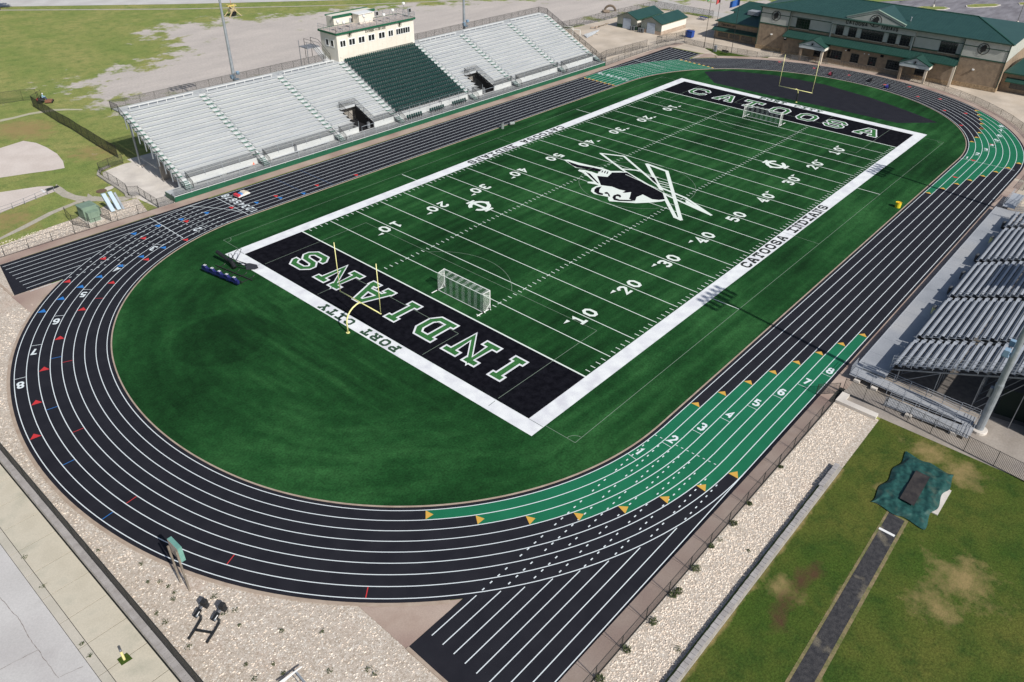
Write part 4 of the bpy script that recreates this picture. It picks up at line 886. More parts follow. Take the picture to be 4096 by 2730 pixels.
# vomitories
for si, (a, b) in VOM.items():
    vb = vrow(5); zt = zrow(5)
    k = MB(); k.box(a, b, 2.75, vb+3, .80, .91, G); k.build('tunnel_floor', DRED, gs)
    for u0 in (a-.04, b): k = MB(); k.prism([(2.72, Z0-.2), (vb, Z0-.2), (vb, zt-.06), (2.72, Z1-.06)], u0, u0+.04, lambda x, y, z: G(z, x, y)); k.build('tunnel_wall', DRED, gs)
    k = MB(); k.box(a, b, vb+3, vb+3.05, .8, zt-.1, G); k.build('tunnel_back', DRED, gs)
    for u0 in (a-.02, b+.02):
        k = MB(); k.tube([G(u0, 2.7, Z1), G(u0, 2.7, Z1+1.1), G(u0, vb+.05, zt+1.1), G(u0, vb+.05, zt)], .035, 5); k.beam(G(u0, vb*.5+1.4, (Z1+zt)/2), G(u0, vb*.5+1.4, (Z1+zt)/2+1.1), .05)
        k.build('tunnel_rail', BLK if u0 < a else STEELD, gs); k = MB(); k.quad(G(u0, 2.7, Z1+.1), G(u0, vb, zt+.1), G(u0, vb, zt+1.05), G(u0, 2.7, Z1+1.05)); k.build('rail_mesh', MESHB, gs)
    k = MB(); k.tube([G(a, vb+.05, zt+1.1), G(b, vb+.05, zt+1.1)], .035, 5); k.quad(G(a, vb+.05, zt+.05), G(b, vb+.05, zt+.05), G(b, vb+.05, zt+1.05), G(a, vb+.05, zt+1.05)); k.build('tunnel_rail', [MESHB], gs)
    k = MB(); k.tube([G(a+.3, 2.2, Z0), G(a+.3, 2.2, Z0+1.), G(b-.3, 2.2, Z0+1.), G(b-.3, 2.2, Z0)], .04, 6); k.build('entry_rail', STEEL, gs)
# back and side fences
def mesh_run(P, h, name, metal, m_, post=None):
    for p in P: MB().beam(p-Vector((0, 0, .3)), p+Vector((0, 0, h)), .055).build('fence_post', post or metal, gs)
    for a, b in zip(P, P[1:]):
        k = MB(); 
        for f in (.05, 1): k.beam(a+Vector((0, 0, h*f)), b+Vector((0, 0, h*f)), .045)
        k.build('fence_rail', metal, gs); k = MB(); z_ = Vector((0, 0, 1)); k.quad(a+z_*.05, b+z_*.05, b+z_*h*.98, a+z_*h*.98); k.build('fence_mesh', m_, gs)
ZT = zrow(NR); MESHK = see_through('dark_fine_mesh', (.05, .05, .05), .42, 14); BRZ = mat('weathered_metal', (.10, .10, .09), rough=.6)
mesh_run([G(2.6-.3+i*2.42, VB, ZT) for i in range(18)], 1.25, 'fence', BRZ, MESHK)
mesh_run([G(64.3+i*2.42, VB, ZT) for i in range(18)], 1.25, 'fence', BRZ, MESHK)
mesh_run([G(2.3, 17.9, ZT), G(2.3, VB, ZT)], 1.25, 'fence', BLK, MESHK); mesh_run([G(105.5, 17.9, ZT), G(105.5, VB, ZT)], 1.25, 'fence', BLK, MESHK)
for u0, met in ((2.3, BLK), (105.55, BLK)):
    P = [G(u0, vrow(0)+(17.9-vrow(0))*j/9, Z1+(ZT-Z1)*j/9) for j in range(10)]
    mesh_run(P, 1.05, 'fence', met, MESHK)
    if u0 < 5:
        for p in P[:-1]: MB().beam(p-Vector((0, 0, 1.4))-gu*.06, p+Vector((0, 0, .5))-gu*.06, .13).build('side_strut', STEEL, gs)
# frame under the stand
for u in [3.2+7.62*i for i in range(14)]:
    for v in (9.7, 17.3): k = MB(); zz = Z1+RI*(v-4.1)/RD-.9; k.lathe(G(u, v, 0), [(.17, 0), (.17, zz)], 10); k.build('column', STEEL, gs); k = MB(); k.box(u-.45, u+.45, v-.45, v+.45, -.04, .12, G); k.build('footing', CONCL, gs)
    k = MB(); k.beam(G(u, 2.8, Z1-1.0), G(u, 18, ZT-1.0), .18, .4); k.beam(G(u, 18, ZT-.7), G(u, VB, ZT-.5), .18, .3); k.build('raker_beam', STEELD, gs)
k = MB(); k.box(2.3, 105.6, 2.72, 2.78, 0, Z0, G); k.build('under_wall', BLOCK, gs)
k = MB(); k.box(2.6, 105.4, 9, 9.1, 0, Z1+2.3, G); k.build('under_wall', BLOCK, gs)
k = MB(); k.box(-.02, .0, .0, 2.8, .0, .86, G); k.build('end_panel', GRN, gs)
# green seats: the nearest rows one by one, the farthest rows as one part
def seat_mesh():
    k = MB(); k.box(-.22, .22, -.2, .2, .38, .43)
    pr = [(-.2, .42), (.2, .42), (.23, .7), (.19, .82), (.08, .87), (-.08, .87), (-.19, .82), (-.23, .7)]
    k.prism(pr, .15, .21, lambda x, y, z: Vector((x, z+(y-.42)*.18, y))); k.mi = 1; k.box(-.03, .03, -.05, .1, 0, .38); return k
ang = math.atan2(gu.y, gu.x); proto = None; n_part = 0; rest = MB(); sm = seat_mesh()
SEATD = mat('dark_seat_foot', (.02, .025, .022))
a3, b3 = SECT[3]; NS = 34; cell = []
for i in range(NR+1):
    for q in range(NS): cell.append((i, a3+.28+(b3-a3-.56)*q/(NS-1), vrow(i)+(.52 if i else .95), zrow(i)))
groups = [(46.6, 7), (52.3, 7), (58.2, 7)]
fronts = [(-1, u0+.55*q, 1.35, Z0) for u0, n_ in groups for q in range(n_)]
for (i, u, v, z) in fronts+cell:
    p = G(u, v, z)-Vector(gs.location)
    if n_part < 300:
        if proto is None: proto = sm.build('stadium_seat', [SEATG, SEATD], gs, world=False); proto.location = p; proto.rotation_euler = (0, 0, ang)
        else: inst(proto, p, ang)
        n_part += 1
    else:
        R_ = Matrix.Rotation(ang, 3, 'Z'); P = G(u, v, z)
        b_ = len(rest.v); rest.v += [tuple(P+R_ @ Vector(q)) for q in sm.v]; rest.f += [tuple(x+b_ for x in f) for f in sm.f]; rest.m += sm.m
rest.build('stadium_seat_rows', [SEATG, SEATD], gs)['kind'] = 'stuff'

# things on the walkway
def barrel(loc, label, col=(.18, .19, .20), h=.95, r=.3, tilt=None, name='trash_barrel'):
    o = empty(name, loc, label, 'trash can', 'grey trash barrels')
    MB().lathe((0, 0, 0), [(r*.9, 0), (r, .05), (r*.97, h*.33), (r*1.03, h*.36), (r*.97, h*.66), (r*1.03, h*.69), (r, h*.95), (r*1.03, h)], 14).build('barrel', mat('barrel_'+str(col), col, rough=.6), o, world=False)
    MB().lathe((0, 0, h), [(r*1.05, 0), (r*1.05, .06), (r*.6, .16), (r*.25, .18)], 14).build('lid', mat('barrel_lid', (.10, .105, .11)), o, world=False)
    if tilt: o.rotation_euler = tilt
    return o
for (r, u, v), lab in ((('R2', 198, 885), 'grey barrel left of the first dark tunnel opening in the grandstand'), (('R2', 292, 855), 'grey barrel right of the first dark tunnel opening in the grandstand'), (('R2', 1057, 622), 'grey barrel left of the second tunnel opening, towards the far end'), (('R2', 1128, 600), 'grey barrel right of the second tunnel opening, towards the far end'), (('R2', 770, 712), 'grey barrel between two groups of green seats on the front walkway'), (('R1', 1972, 1010), 'grey barrel on the walkway of the second bay from the left')):
    p = rg(r, u, v, Z0); barrel((p.x, p.y, Z0), lab)
p = rg('R2', 1183, 860); barrel((p.x, p.y, 0), 'grey barrel standing on the turf edge beside the inner lane', (.20, .23, .22))
p = rg('R2', 1262, 832); barrel((p.x, p.y, .3), 'grey barrel lying on its side at the inner edge of the track', (.24, .27, .26), tilt=(0, radians(-90), radians(-20)))
for j, (u, v) in enumerate(((1676, 1088), (1690, 1096))):
    p = rg('R1', u, v, Z0); o = empty('traffic_cone', (p.x, p.y, Z0), ['tall orange cone with a white band leaning on the stair rail of the grandstand', 'orange cone nearest the track beside the other cone on the walkway'][j], 'cone')
    MB().lathe((0, 0, 0), [(.16, .03), (.05, .9)], 10).build('cone_body', mat('cone_orange', (.85, .12, .02)), o, world=False); MB().lathe((0, 0, .45), [(.112, 0), (.085, .25)], 10).build('band', WHT, o, world=False); k = MB(); k.box(-.2, .2, -.2, .2, 0, .04); k.build('base', mat('cone_orange', (.85, .12, .02)), o, world=False)

# ================================================================== PRESS BOX
px0, px1, py0, py1, pz0, pz1 = 46.9, 66.2, 87.65, 92.6, 8.58, 13.55
pb = empty('press_box', (56.5, 90, pz0), 'cream press box with a row of white framed windows on top of the grandstand', 'press box')
k = MB(); k.box(px0, px1, py0, py1, pz0, pz1); k.build('body', CREAM, pb)
for q in range(1, 16):
    x = px0+(px1-px0)*q/16; k = MB(); k.box(x-.012, x+.012, py0-.008, py0, pz0, pz1); k.build('panel_joint', mat('cream_joint', (.60, .55, .44)), pb)
k = MB(); k.box(px0-.25, px1+.25, py0-.25, py1+.25, pz1, pz1+.12); k.build('roof_deck', mat('roof_deck', (.42, .36, .32), (.5, .44, .4), 1, .9), pb)
k = MB()
for a in ((px0-.3, px1+.3, py0-.3, py0-.25), (px0-.3, px1+.3, py1+.25, py1+.3), (px0-.3, px0-.25, py0-.25, py1+.25), (px1+.25, px1+.3, py0-.25, py1+.25)): k.box(a[0], a[1], a[2], a[3], pz1-.16, pz1+.2)
k.build('fascia', GRN, pb)
def window(par, x0, x1, y, z0, z1, cols, rows=1, fm=WHT, axis='x', fw=.16, sgn=-1, frf=None, name='window'):
    """window on a wall; frf maps (a, depth, z)"""
    F = frf or ((lambda a, d, z: (a, y+sgn*d, z)) if axis == 'x' else (lambda a, d, z: (y+sgn*d, a, z)))
    k = MB(); k.box(x0, x1, -.02, .05, z0, z0+fw, F); k.box(x0, x1, -.02, .05, z1-fw, z1, F); k.box(x0, x0+fw, -.02, .05, z0+fw, z1-fw, F); k.box(x1-fw, x1, -.02, .05, z0+fw, z1-fw, F)
    for q in range(1, cols): x = x0+(x1-x0)*q/cols; k.box(x-fw*.35, x+fw*.35, -.02, .045, z0+fw, z1-fw, F)
    for q in range(1, rows): z = z0+(z1-z0)*q/rows; k.box(x0+fw, x1-fw, -.02, .04, z-fw*.3, z+fw*.3, F)
    w_ = k.build(name, fm, par)
    k = MB(); k.box(x0+fw*.8, x1-fw*.8, -.01, .025, z0+fw*.8, z1-fw*.8, F); g_ = k.build('pane', GLASS, w_); 
    return w_
for x0, x1 in ((47.45, 48.95), (49.55, 51.2), (51.85, 53.55), (54.25, 56.0), (56.85, 58.6), (59.3, 60.75)): window(pb, x0, x1, py0, 11.0, 12.35, 2)
window(pb, 61.35, 65.15, py0, 11.05, 12.3, 6, fw=.12)
window(pb, 88.6, 89.7, px0, 11.0, 12.35, 1, axis='y'); window(pb, 90.1, 91.2, px0, 11.0, 12.35, 1, axis='y')
def wall_text(txt, o, right, up, size, wd, t, gap, m_, par, name='sign_letter', slab=False, off=.03, widths=None):
    o, right, up = Vector(o), Vector(right), Vector(up); nrm_ = right.cross(up); x = 0
    for c in txt:
        if c != ' ':
            v, f = tri([[tuple(q) for q in s_] for s_ in strokes(c, wd*(widths or {}).get(c, 1), size, t, slab)]); k = MB()
            P = [o+right*(a+x)+up*b for a, b in v]; k.add([p+nrm_*off for p in P], f)
            k.build(name, m_, par)
        x += wd*(widths or {}).get(c, 1)+gap
LET = mat('dark_sign_letter', (.03, .035, .02))
wall_text('CATOOSA', (53.75, py0, 12.72), (1, 0, 0), (0, 0, 1), .46, .26, .05, .07, LET, pb, off=.05); wall_text('INDIANS', (56.55, py0, 12.72), (1, 0, 0), (0, 0, 1), .46, .26, .05, .07, LET, pb, off=.05)
def emblem(o, right, up, R_, par, m_, off=.06):
    """round metal emblem: ring with a feathered head profile"""
    o, right, up = Vector(o), Vector(right), Vector(up); nrm_ = right.cross(up); k = MB(); N = 24; w_ = R_*.12
    vs = []
    for i in range(N):
        a = 2*pi*i/N
        for r_ in (R_, R_-w_): vs.append(o+nrm_*off+right*r_*cos(a)+up*r_*sin(a))
    k.add(vs, [(2*i, 2*((i+1) % N), 2*((i+1) % N)+1, 2*i+1) for i in range(N)]); er_ = k.build('emblem_ring', m_, par)
    sh = [[(-.1, .72), (.18, .78), (.42, .55), (.52, .2), (.40, .0), (.46, -.25), (.25, -.42), (.05, -.45), (-.05, -.62), (-.25, -.9), (-.3, -.55), (-.55, -.35), (-.35, -.2), (-.75, -.05), (-.4, .1), (-.7, .35), (-.3, .35), (-.5, .62), (-.15, .5)], [(-.95, -.28), (-.5, -.05), (-.55, -.15)], [(-.35, -.95), (-.2, -.5), (-.08, -.6)]]
    v, f = tri(sh); k = MB(); k.add([o+nrm_*(off+.01)+right*a*R_+up*b*R_ for a, b in v], f); k.build('emblem_head', m_, er_)
emblem((50.0, py0, 13.05), (1, 0, 0), (0, 0, 1), .5, pb, LET); emblem((62.5, py0, 12.98), (1, 0, 0), (0, 0, 1), .5, pb, LET); emblem((56.35, py0, 12.93), (1, 0, 0), (0, 0, 1), .16, pb, LET)
# roof hut, parapet room and railing
zr = pz1+.12
k = MB(); k.box(55.0, 58.4, 90.8, 92.7, zr, zr+1.7); k.build('roof_hut', CREAM, pb)
k = MB(); k.box(54.8, 58.6, 90.6, 92.9, zr+1.7, zr+1.8); k.build('hut_roof', WHT, pb)
k = MB(); k.box(50.6, 60.6, 93.0, 95.3, pz0-2, zr+1.6); k.build('stair_tower', CREAM, pb); k = MB(); k.box(50.4, 60.8, 92.9, 93.1, zr+1.3, zr+1.75); k.box(50.4, 60.8, 95.2, 95.4, zr+1.5, zr+1.75); k.build('tower_fascia', GRN, pb)
P = [(px0-.2+q*(px1-px0+.4)/12, py0-.2) for q in range(13)]+[(px1+.2, py0-.2+q*(py1-py0+.4)/3) for q in range(1, 4)]; PL = [(px0-.2, py0-.2+q*(py1-py0+.4)/3) for q in range(0, 4)]; PBk = [(60.9+q*1.75, py1+.2) for q in range(4)]
for PP in (P, PL, PBk):
    for q in PP: MB().beam((*q, pz1), (*q, zr+1.15), .05).build('roof_rail_post', STEEL, pb)
    for a, b in zip(PP, PP[1:]):
        k = MB(); 
        for f in (.6, 1.12): k.beam((*a, zr+f), (*b, zr+f), .035)
        k.build('roof_rail', STEEL, pb); k = MB(); k.quad((*a, zr+.05), (*b, zr+.05), (*b, zr+1.1), (*a, zr+1.1)); k.build('roof_rail_mesh', see_through('thin_chain_link', (.05, .05, .05), .08, 14), pb)
# stair at the left side
k = MB()
for j in range(12): k.box(44.9+.0, 46.3, 89.6+.26*j, 89.9+.26*j, 8.62+.17*j, 8.68+.17*j)
k.build('side_stair', ALU, pb); k = MB()
for x in (44.85, 46.35): k.tube([(x, 89.5, 8.6), (x, 89.5, 9.7), (x, 92.8, 11.9), (x, 95.2, 11.9)], .04, 5); k.tube([(x, 89.5, 9.2), (x, 92.8, 11.3), (x, 95.2, 11.3)], .03, 5)
k.tube([(44.85, 95.2, 8.4), (44.85, 95.2, 11.9)], .05, 5); k.tube([(46.35, 95.2, 8.4), (46.35, 95.2, 11.9)], .05, 5); k.build('side_stair_rail', BLK, pb); k = MB(); k.box(43.6, 46.5, 92.6, 95.3, 10.6, 10.7); k.build('landing', STEELD, pb)
for q in ((43.6, 95.2), (43.6, 92.7)): MB().beam((*q, 0), (*q, 11.8), .1).build('landing_post', STEELD, pb)
# equipment on the roof
def tripod_lamp(x, y, label, hd='lamp', h=1.5, yaw=0):
    o = empty('roof_speaker' if hd == 'speaker' else 'tripod_light', (x, y, zr), label, 'speaker' if hd == 'speaker' else 'floodlight', None, yaw)
    k = MB()
    for a in (0, 2.1, 4.2): k.beam((.45*cos(a), .45*sin(a), 0), (0, 0, h*.75), .035)
    k.beam((0, 0, h*.6), (0, 0, h), .05); k.build('tripod', STEELD, o, world=False)
    if hd == 'speaker': k = MB(); k.box(-.3, .3, -.2, .2, h, h+.75); k.build('cabinet', mat('speaker_grey', (.45, .47, .47)), o, world=False); k = MB(); k.box(-.25, .25, -.22, -.205, h+.06, h+.7); k.build('grille', DRED, o, world=False)
    else: MB().lathe((0, 0, h), [(.12, 0), (.3, .2), (.32, .5), (.2, .6)], 12).build('lamp_head', WHT, o, world=False)
tripod_lamp(48.1, 88.4, 'grey floodlight on the press box roof, leftmost at the front railing'); tripod_lamp(49.6, 88.6, 'round white lamp on a stand, second from the left on the press box roof', h=1.1)
tripod_lamp(51.9, 89.4, 'slanted dark speaker left of the roof hut', 'speaker', 1.0, .5); tripod_lamp(54.5, 88.6, 'white lamp on a tripod before the roof hut'); tripod_lamp(58.6, 89.8, 'grey speaker on a stand right of the roof hut', 'speaker', 1.2)
tripod_lamp(59.5, 88.7, 'white dish lamp right of the middle at the front rail of the press box roof', h=1.0); tripod_lamp(61.9, 88.8, 'boxy white floodlight on a tripod at the front right of the press box roof'); tripod_lamp(65.0, 89.0, 'large white floodlight raised at the right corner of the press box roof', h=2.3); tripod_lamp(65.8, 88.3, 'small black speaker at the right corner rail of the press box roof', 'speaker', 1.0)

# ================================================================== LIGHT POLES
def light_pole(x, y, label, h=26.5, r=.33, face=-1, kit=True):
    o = empty('stadium_light_pole', (x, y, 0), label, 'light pole', 'stadium light poles')
    k = MB(); k.tube([(0, 0, 0), (0, 0, 5.6)], r*1.15, 14); k.build('lower_sleeve', STEEL, o, world=False, smooth=False)
    k = MB(); k.tube([(0, 0, 5.6), (0, 0, h)], r, 14, r*.45); k.build('shaft', STEEL, o, world=False)
    MB().lathe((0, 0, -.03), [(.75, 0), (.75, .25), (.7, .28)], 18).build('base', CONCL, o, world=False)
    k = MB()
    for zz, wd in ((h-1.0, 2.6), (h-.1, 2.3), (h-1.9, 2.6)): k.beam((-wd, face*.25, zz), (wd, face*.25, zz), .12)
    k.build('cross_arm', STEELD, o, world=False)
    for zz, wd, n in ((h-.1, 2.1, 5), (h-1.0, 2.4, 6), (h-1.9, 2.4, 6)):
        for i in range(n):
            x_ = -wd+2*wd*i/(n-1); k = MB(); 
            k.lathe((x_, face*.55, zz-.1), [(.12, .0), (.3, .12), (.33, .42), (.14, .6)], 10); k.build('lamp_head', STEELD, o, world=False)
    if kit:
        
        for bx in ((-.5, .5, .3, .9, 8.6, 8.75), (-.9, -.25, .35, .8, 8.9, 9.5), (.3, .8, .3, .75, 9.4, 9.9)): k = MB(); k.box(bx[0], bx[1], face*bx[2], face*bx[3], bx[4], bx[5]); k.build('junction_box', mat('blue_grey_paint', (.22, .34, .46)), o, world=False)
        k = MB(); k.box(-.25, .25, face*.35, face*.6, 4.0, 5.0); k.build('ballast_box', STEELD, o, world=False)
    return o
light_pole(27.0, 91.6, 'tall grey stadium light pole behind the left half of the home grandstand', 27.2)
light_pole(84.9, 91.8, 'tall grey stadium light pole behind the right half of the home grandstand', 27.2)
light_pole(27.79, -32.81, 'thick grey light pole on a round base beside the visitor ramp, right edge', 26.5, .31, 1)
q = rg('R3', 1350, 1130); light_pole(q.x-.186*26.5/1.0, q.y-1.177*26.5, 'grey light pole behind the visitor stand whose shadow crosses the far right lanes', 26.5, .36, 1)
for (x, y, lab) in ((235.66, 35.3, 'thin lamp post on the middle island of the parking lot'), (228.9, 10.1, 'thin lamp post at the right of the parking lot')):
    o = empty('lamp_post', (x, y, 0), lab, 'lamp post'); MB().tube([(0, 0, 0), (0, 0, 9)], .09, 8, .06).build('shaft', BRZ, o, world=False); MB().lathe((0, 0, -.03), [(.35, 0), (.35, .8)], 12).build('base', CONCL, o, world=False); k = MB(); k.box(-.6, .6, -.15, .15, 8.9, 9.05); k.build('lamp_head', BRZ, o, world=False)
# ================================================================== VISITOR STAND
vs_ = empty('visitor_stand', (56, -24, 0), 'grey aluminium visitor bleachers with a wide front deck along the right edge', 'bleachers')
VD = mat('grey_deck', (.30, .315, .34), (.37, .385, .41), .3, .6, .1, col3=(.42, .42, .42), scale3=.12, speck=(5, .06)); VA = mat('visitor_aluminium', (.36, .385, .425), (.45, .475, .51), .5, .45, .15, speck=(4, .08)); VF = mat('visitor_foot_plank', (.20, .215, .24), (.26, .275, .30), .5, .6, .1)
x = 29.3
while x < 83.8:
    k = MB(); k.box(x+.01, min(x+3.65, 83.8), -23.3, -20.28, .54, .62); k.build('deck_panel', VD, vs_); x += 3.66
k = MB(); k.box(29.3, 83.8, -20.30, -20.24, .45, .66); k.box(29.28, 29.34, -23.3, -20.3, .45, .64); k.build('deck_fascia', VA, vs_)
AV = [36.6, 48.3, 60.2, 73.6]; VS = [(30.0, 35.95), (37.2, 47.7), (48.9, 59.6), (60.8, 73.0), (74.2, 80.0)]
NRV = 18
for i in range(NRV):
    y = -23.7-.71*i; z = 1.72+.286*i+.42
    for a, b in VS:
        k = MB(); k.box(a, b, y-.125, y+.115, z-.04, z); k.build('bench_seat', VA, vs_)
        k = MB(); k.box(a, b, y+.15, y+.50, z-.46, z-.42); k.build('foot_plank', VF, vs_)
for u in AV:
    for i in range(NRV):
        y = -23.7-.71*i; z = 1.72+.286*i; k = MB(); k.box(u-.5, u+.5, y-.2, y+.12, z-.04, z+.0); k.build('aisle_step', VA if i % 1 == 0 else VF, vs_)
    for j in range(6):
        i = 1+3*j; y0, y1 = -23.7-.71*i, -23.7-.71*(i+1.8); z0, z1 = 1.72+.286*i, 1.72+.286*(i+1.8); k = MB(); k.tube([(u, y0, z0), (u, y0, z0+.9), (u, y1, z1+.9), (u, y1, z1)], .03, 5); k.tube([(u, y0, z0+.5), (u, y1, z1+.5)], .025, 5); k.build('aisle_handrail', STEEL, vs_)
for x in [30.1+1.83*i for i in range(28)]:
    k = MB(); k.beam((x, -23.5, 1.3), (x, -36.3, 1.5+.286*17.5), .06, .14)
    for v in (0, 5, 10, 15): y = -24.2-.71*v; k.beam((x, y, 0), (x, y, 1.6+.286*v), .07)
    k.beam((x, -24.2, .1), (x, -27.7, 2.9), .05); k.beam((x, -31.3, .1), (x, -34.8, 5.6), .05); k.build('support_frame', STEELD, vs_)
for x in (29.85, 80.1):
    k = MB()
    for f in (.0, .35, .7, 1.05): k.tube([(x, -23.3, 2.0+f), (x, -36.3, 7.1+f)], .028, 5)
    for i in range(8): y = -23.3-1.85*i; k.beam((x, y, 1.6+.39*1.85*i/1.0), (x, y, 3.1+.39*1.85*i), .05)
    k.build('side_rail', VA, vs_)
    k = MB(); k.quad((x, -23.4, 2.0), (x, -36.2, 7.05), (x, -36.2, 8.0), (x, -23.4, 3.0)); k.build('side_mesh', see_through('light_wire_mesh', (.35, .36, .38), .14, 12), vs_)
k = MB()
for i in range(20): k.tube([(29.4+2.85*i, -20.4, .0), (29.4+2.85*i, -20.4, .55)], .05, 5); k.tube([(29.4+2.85*i, -23.2, 0), (29.4+2.85*i, -23.2, .55)], .05, 5)
k.build('deck_post', STEELD, vs_)
for i in range(5): x = 32+11.6*i; k = MB(); k.tube([(x, -23.1, .62), (x, -23.1, 1.6), (x+1.1, -23.1, 1.6), (x+1.1, -23.1, .62)], .03, 5); k.build('gate_rail', VA, vs_)
k = MB(); k.box(83.7, 83.76, -23.2, -20.6, 1.3, 2.3); k.build('end_rail', see_through('light_wire_mesh', (.35, .36, .38), .14, 12), vs_)
# far end ramp of the visitor stand
k = MB()
for y in (-21.0, -22.6):
    for z in (.4, .8): k.tube([(83.9, y, 1.3+z), (88.5, y, .8+z), (90.5, y, .8+z)], .03, 5)
    for i in range(5): k.beam((84+1.6*i, y, 0), (84+1.6*i, y, 2.0-.1*i), .05)
k.box(83.9, 90.4, -22.6, -21.0, .9, .95); k.build('far_ramp', VA, vs_)
k = MB(); k.quad((31.6, -33.2, .05), (32.2, -37.5, .05), (32.2, -37.5, 3.4), (31.6, -33.2, 3.0)); k.build('ground_screen', mat('dark_green_screen', (.008, .018, .012)), vs_)
k = MB(); k.box(29.9, 81, -36.6, -36.5, .0, 6.7); k.build('added_sun_block', mat('dark_green_screen', (.008, .018, .012)), vs_)  # unseen screen, added to keep the sun out from under the benches
setting('stand_painted_shade', [[(30.5, -23.3), (80, -23.3), (80, -36.2), (31.5, -36.2), (30.6, -31)]], -.02, mat('painted_shade_ground', (.10, .09, .08), (.15, .13, .115), 2, .95))  # dark ground sheet: shade under the bleachers put into the colour
# things on the visitor stand
for (u, v, c, lab) in ((570, 350, (.62, .58, .28), 'pale yellow barrel on the visitor stand, farther one'), (243, 768, (.62, .58, .28), 'pale yellow barrel on the visitor stand, nearer one'), (636, 262, (.03, .03, .035), 'dark barrel farthest along the visitor deck'), (480, 455, (.03, .03, .035), 'dark barrel beyond the middle of the visitor deck'), (403, 560, (.03, .03, .035), 'dark barrel at the middle of the visitor deck'), (333, 650, (.03, .03, .035), 'dark barrel nearest the camera on the visitor deck')):
    p = at(3600+u*.669, 700+v*.669, 1.9); barrel((p.x-.6, -23.0, .62), lab, c, .9, .33)['group'] = 'barrels along the visitor deck'
# ramp
rp = empty('access_ramp', (27, -26, 0), 'silver switchback access ramp with pipe rails at the end of the visitor stand', 'ramp')
def ramp(x0, x1, ya, za, yb, zb, nm='ramp_plank'):
    n = 12
    for i in range(n):
        a, b = ya+(yb-ya)*i/n, ya+(yb-ya)*(i+1)/n; c, d = za+(zb-za)*i/n, za+(zb-za)*(i+1)/n; g_ = .02*(1 if b > a else -1)
        k = MB(); k.add([(x0, a+g_, c), (x1, a+g_, c), (x1, b, d), (x0, b, d), (x0, a+g_, c-.07), (x1, a+g_, c-.07), (x1, b, d-.07), (x0, b, d-.07)], [(0, 1, 2, 3), (4, 7, 6, 5), (0, 4, 5, 1), (1, 5, 6, 2), (2, 6, 7, 3), (3, 7, 4, 0)]); k.build(nm, VD, rp)
    for x in (x0, x1):
        k = MB()
        for f in (.25, .5, .75, 1.): k.tube([(x, ya, za+f), (x, yb, zb+f)], .022, 5)
        for i in range(7): t = i/6; y = ya+(yb-ya)*t; z = za+(zb-za)*t; k.beam((x, y, 0), (x, y, z+1.0), .05)
        k.build('ramp_rail', VA, rp)
ramp(27.4, 29.0, -21.0, .62, -30.6, .42); ramp(25.4, 27.0, -32.0, .38, -24.7, .08)
k = MB(); k.box(27.3, 29.1, -32.2, -30.6, .36, .42); k.box(25.3, 27.3, -32.4, -31.4, .32, .38); k.build('landing', VD, rp)
k = MB(); k.box(27.3, 29.3, -21.0, -20.3, .54, .62); k.build('landing', VD, rp)
k = MB()
for f in (.25, .5, .75, 1.0):
    k.tube([(27.4, -21.0, .62+f), (27.4, -20.3, .62+f), (29.3, -20.3, .62+f)], .022, 5); k.tube([(29.1, -30.6, .42+f), (29.1, -32.3, .42+f), (25.3, -32.5, .38+f)], .022, 5)
k.build('landing_rail', VA, rp)
for x, y in ((27.4, -23.0), (25.3, -27.1), (27.5, -21.2), (25.6, -31.2)): k = MB(); k.box(x-.3, x+.3, y-.3, y+.3, -.04, .3); k.build('footing', CONCL, rp)
vp = empty('visitor_press_box', (53.5, -38.2, 0), 'plain press box behind the top row of the visitor stand, out at the right', 'press box')
k = MB(); k.box(50.2, 57.0, -39.8, -37.0, 7.0, 11.9); k.build('body', CREAM, vp); k = MB(); k.box(50, 57.2, -40, -36.8, 11.9, 12.1); k.build('roof', ROOFG, vp); window(vp, 50.8, 56.4, -37.0, 9.6, 10.9, 4, sgn=1)
for x in (50.4, 53.6, 56.8):
    for y in (-37.2, -39.6): MB().beam((x, y, 0), (x, y, 7), .2).build('leg', STEELD, vp)

# ================================================================== FIELD HOUSE
FO = Vector((148.43, 51.53, 0)); fd = Vector((.0268, -.99964, 0)); fn = Vector((.99964, .0268, 0))
def F(s, o, z): return FO+fd*s+fn*o+Vector((0, 0, z))
fh = empty('field_house', F(28, 10, 0), 'long tan brick field house with green metal roofs and a stucco gable', 'building')
EV = 9.75
def fbox(name, s0, s1, o0, o1, z0, z1, m_): k = MB(); k.box(s0, s1, o0, o1, z0, z1, F); return k.build(name, m_, fh)
for s0, s1, o0 in ((0, 7.3, 0), (46.5, 55.3, 0), (7.3, 46.5, .8)):
    fbox('brick_wall', s0, s1, o0, 25, 0.9 if o0 == 0 else 0, 6.0, BRICK)
    fbox('stucco_wall', s0, s1, o0-.004, 25, 6.12, EV, STUCCO)
    if o0 == 0: fbox('stone_base', s0-.04, s1+.04, -.08, 25, 0, .9, STONEB)
for s0, s1, o0 in ((-.05, 7.35, -.06), (46.45, 55.35, -.06), (7.36, 17.4, .74), (36.2, 46.44, .74)):
    fbox('trim_band', s0, s1, o0, o0+.2, 6.0, 6.22, TRIMG); fbox('trim_band', s0, s1, o0, o0+.2, 8.35, 8.5, TRIMG)
    fbox('stucco_frieze', s0+.02, s1-.02, o0+.03, o0+.1, 8.5, EV-.02, STUCCO)
for s0, o0 in ((-.1, -.12), (7.3, -.12), (46.35, -.12), (55.2, -.12), (17.35, .6), (36.1, .6)): fbox('downspout', s0, s0+.16, o0, o0+.12, 0.9 if o0 < 0 else 5.5, EV, mat('dark_green_trim', (.02, .05, .035)))
fbox('gutter', -.4, 55.8, -.5, -.3, EV-.05, EV+.18, mat('dark_green_trim', (.02, .05, .035)))
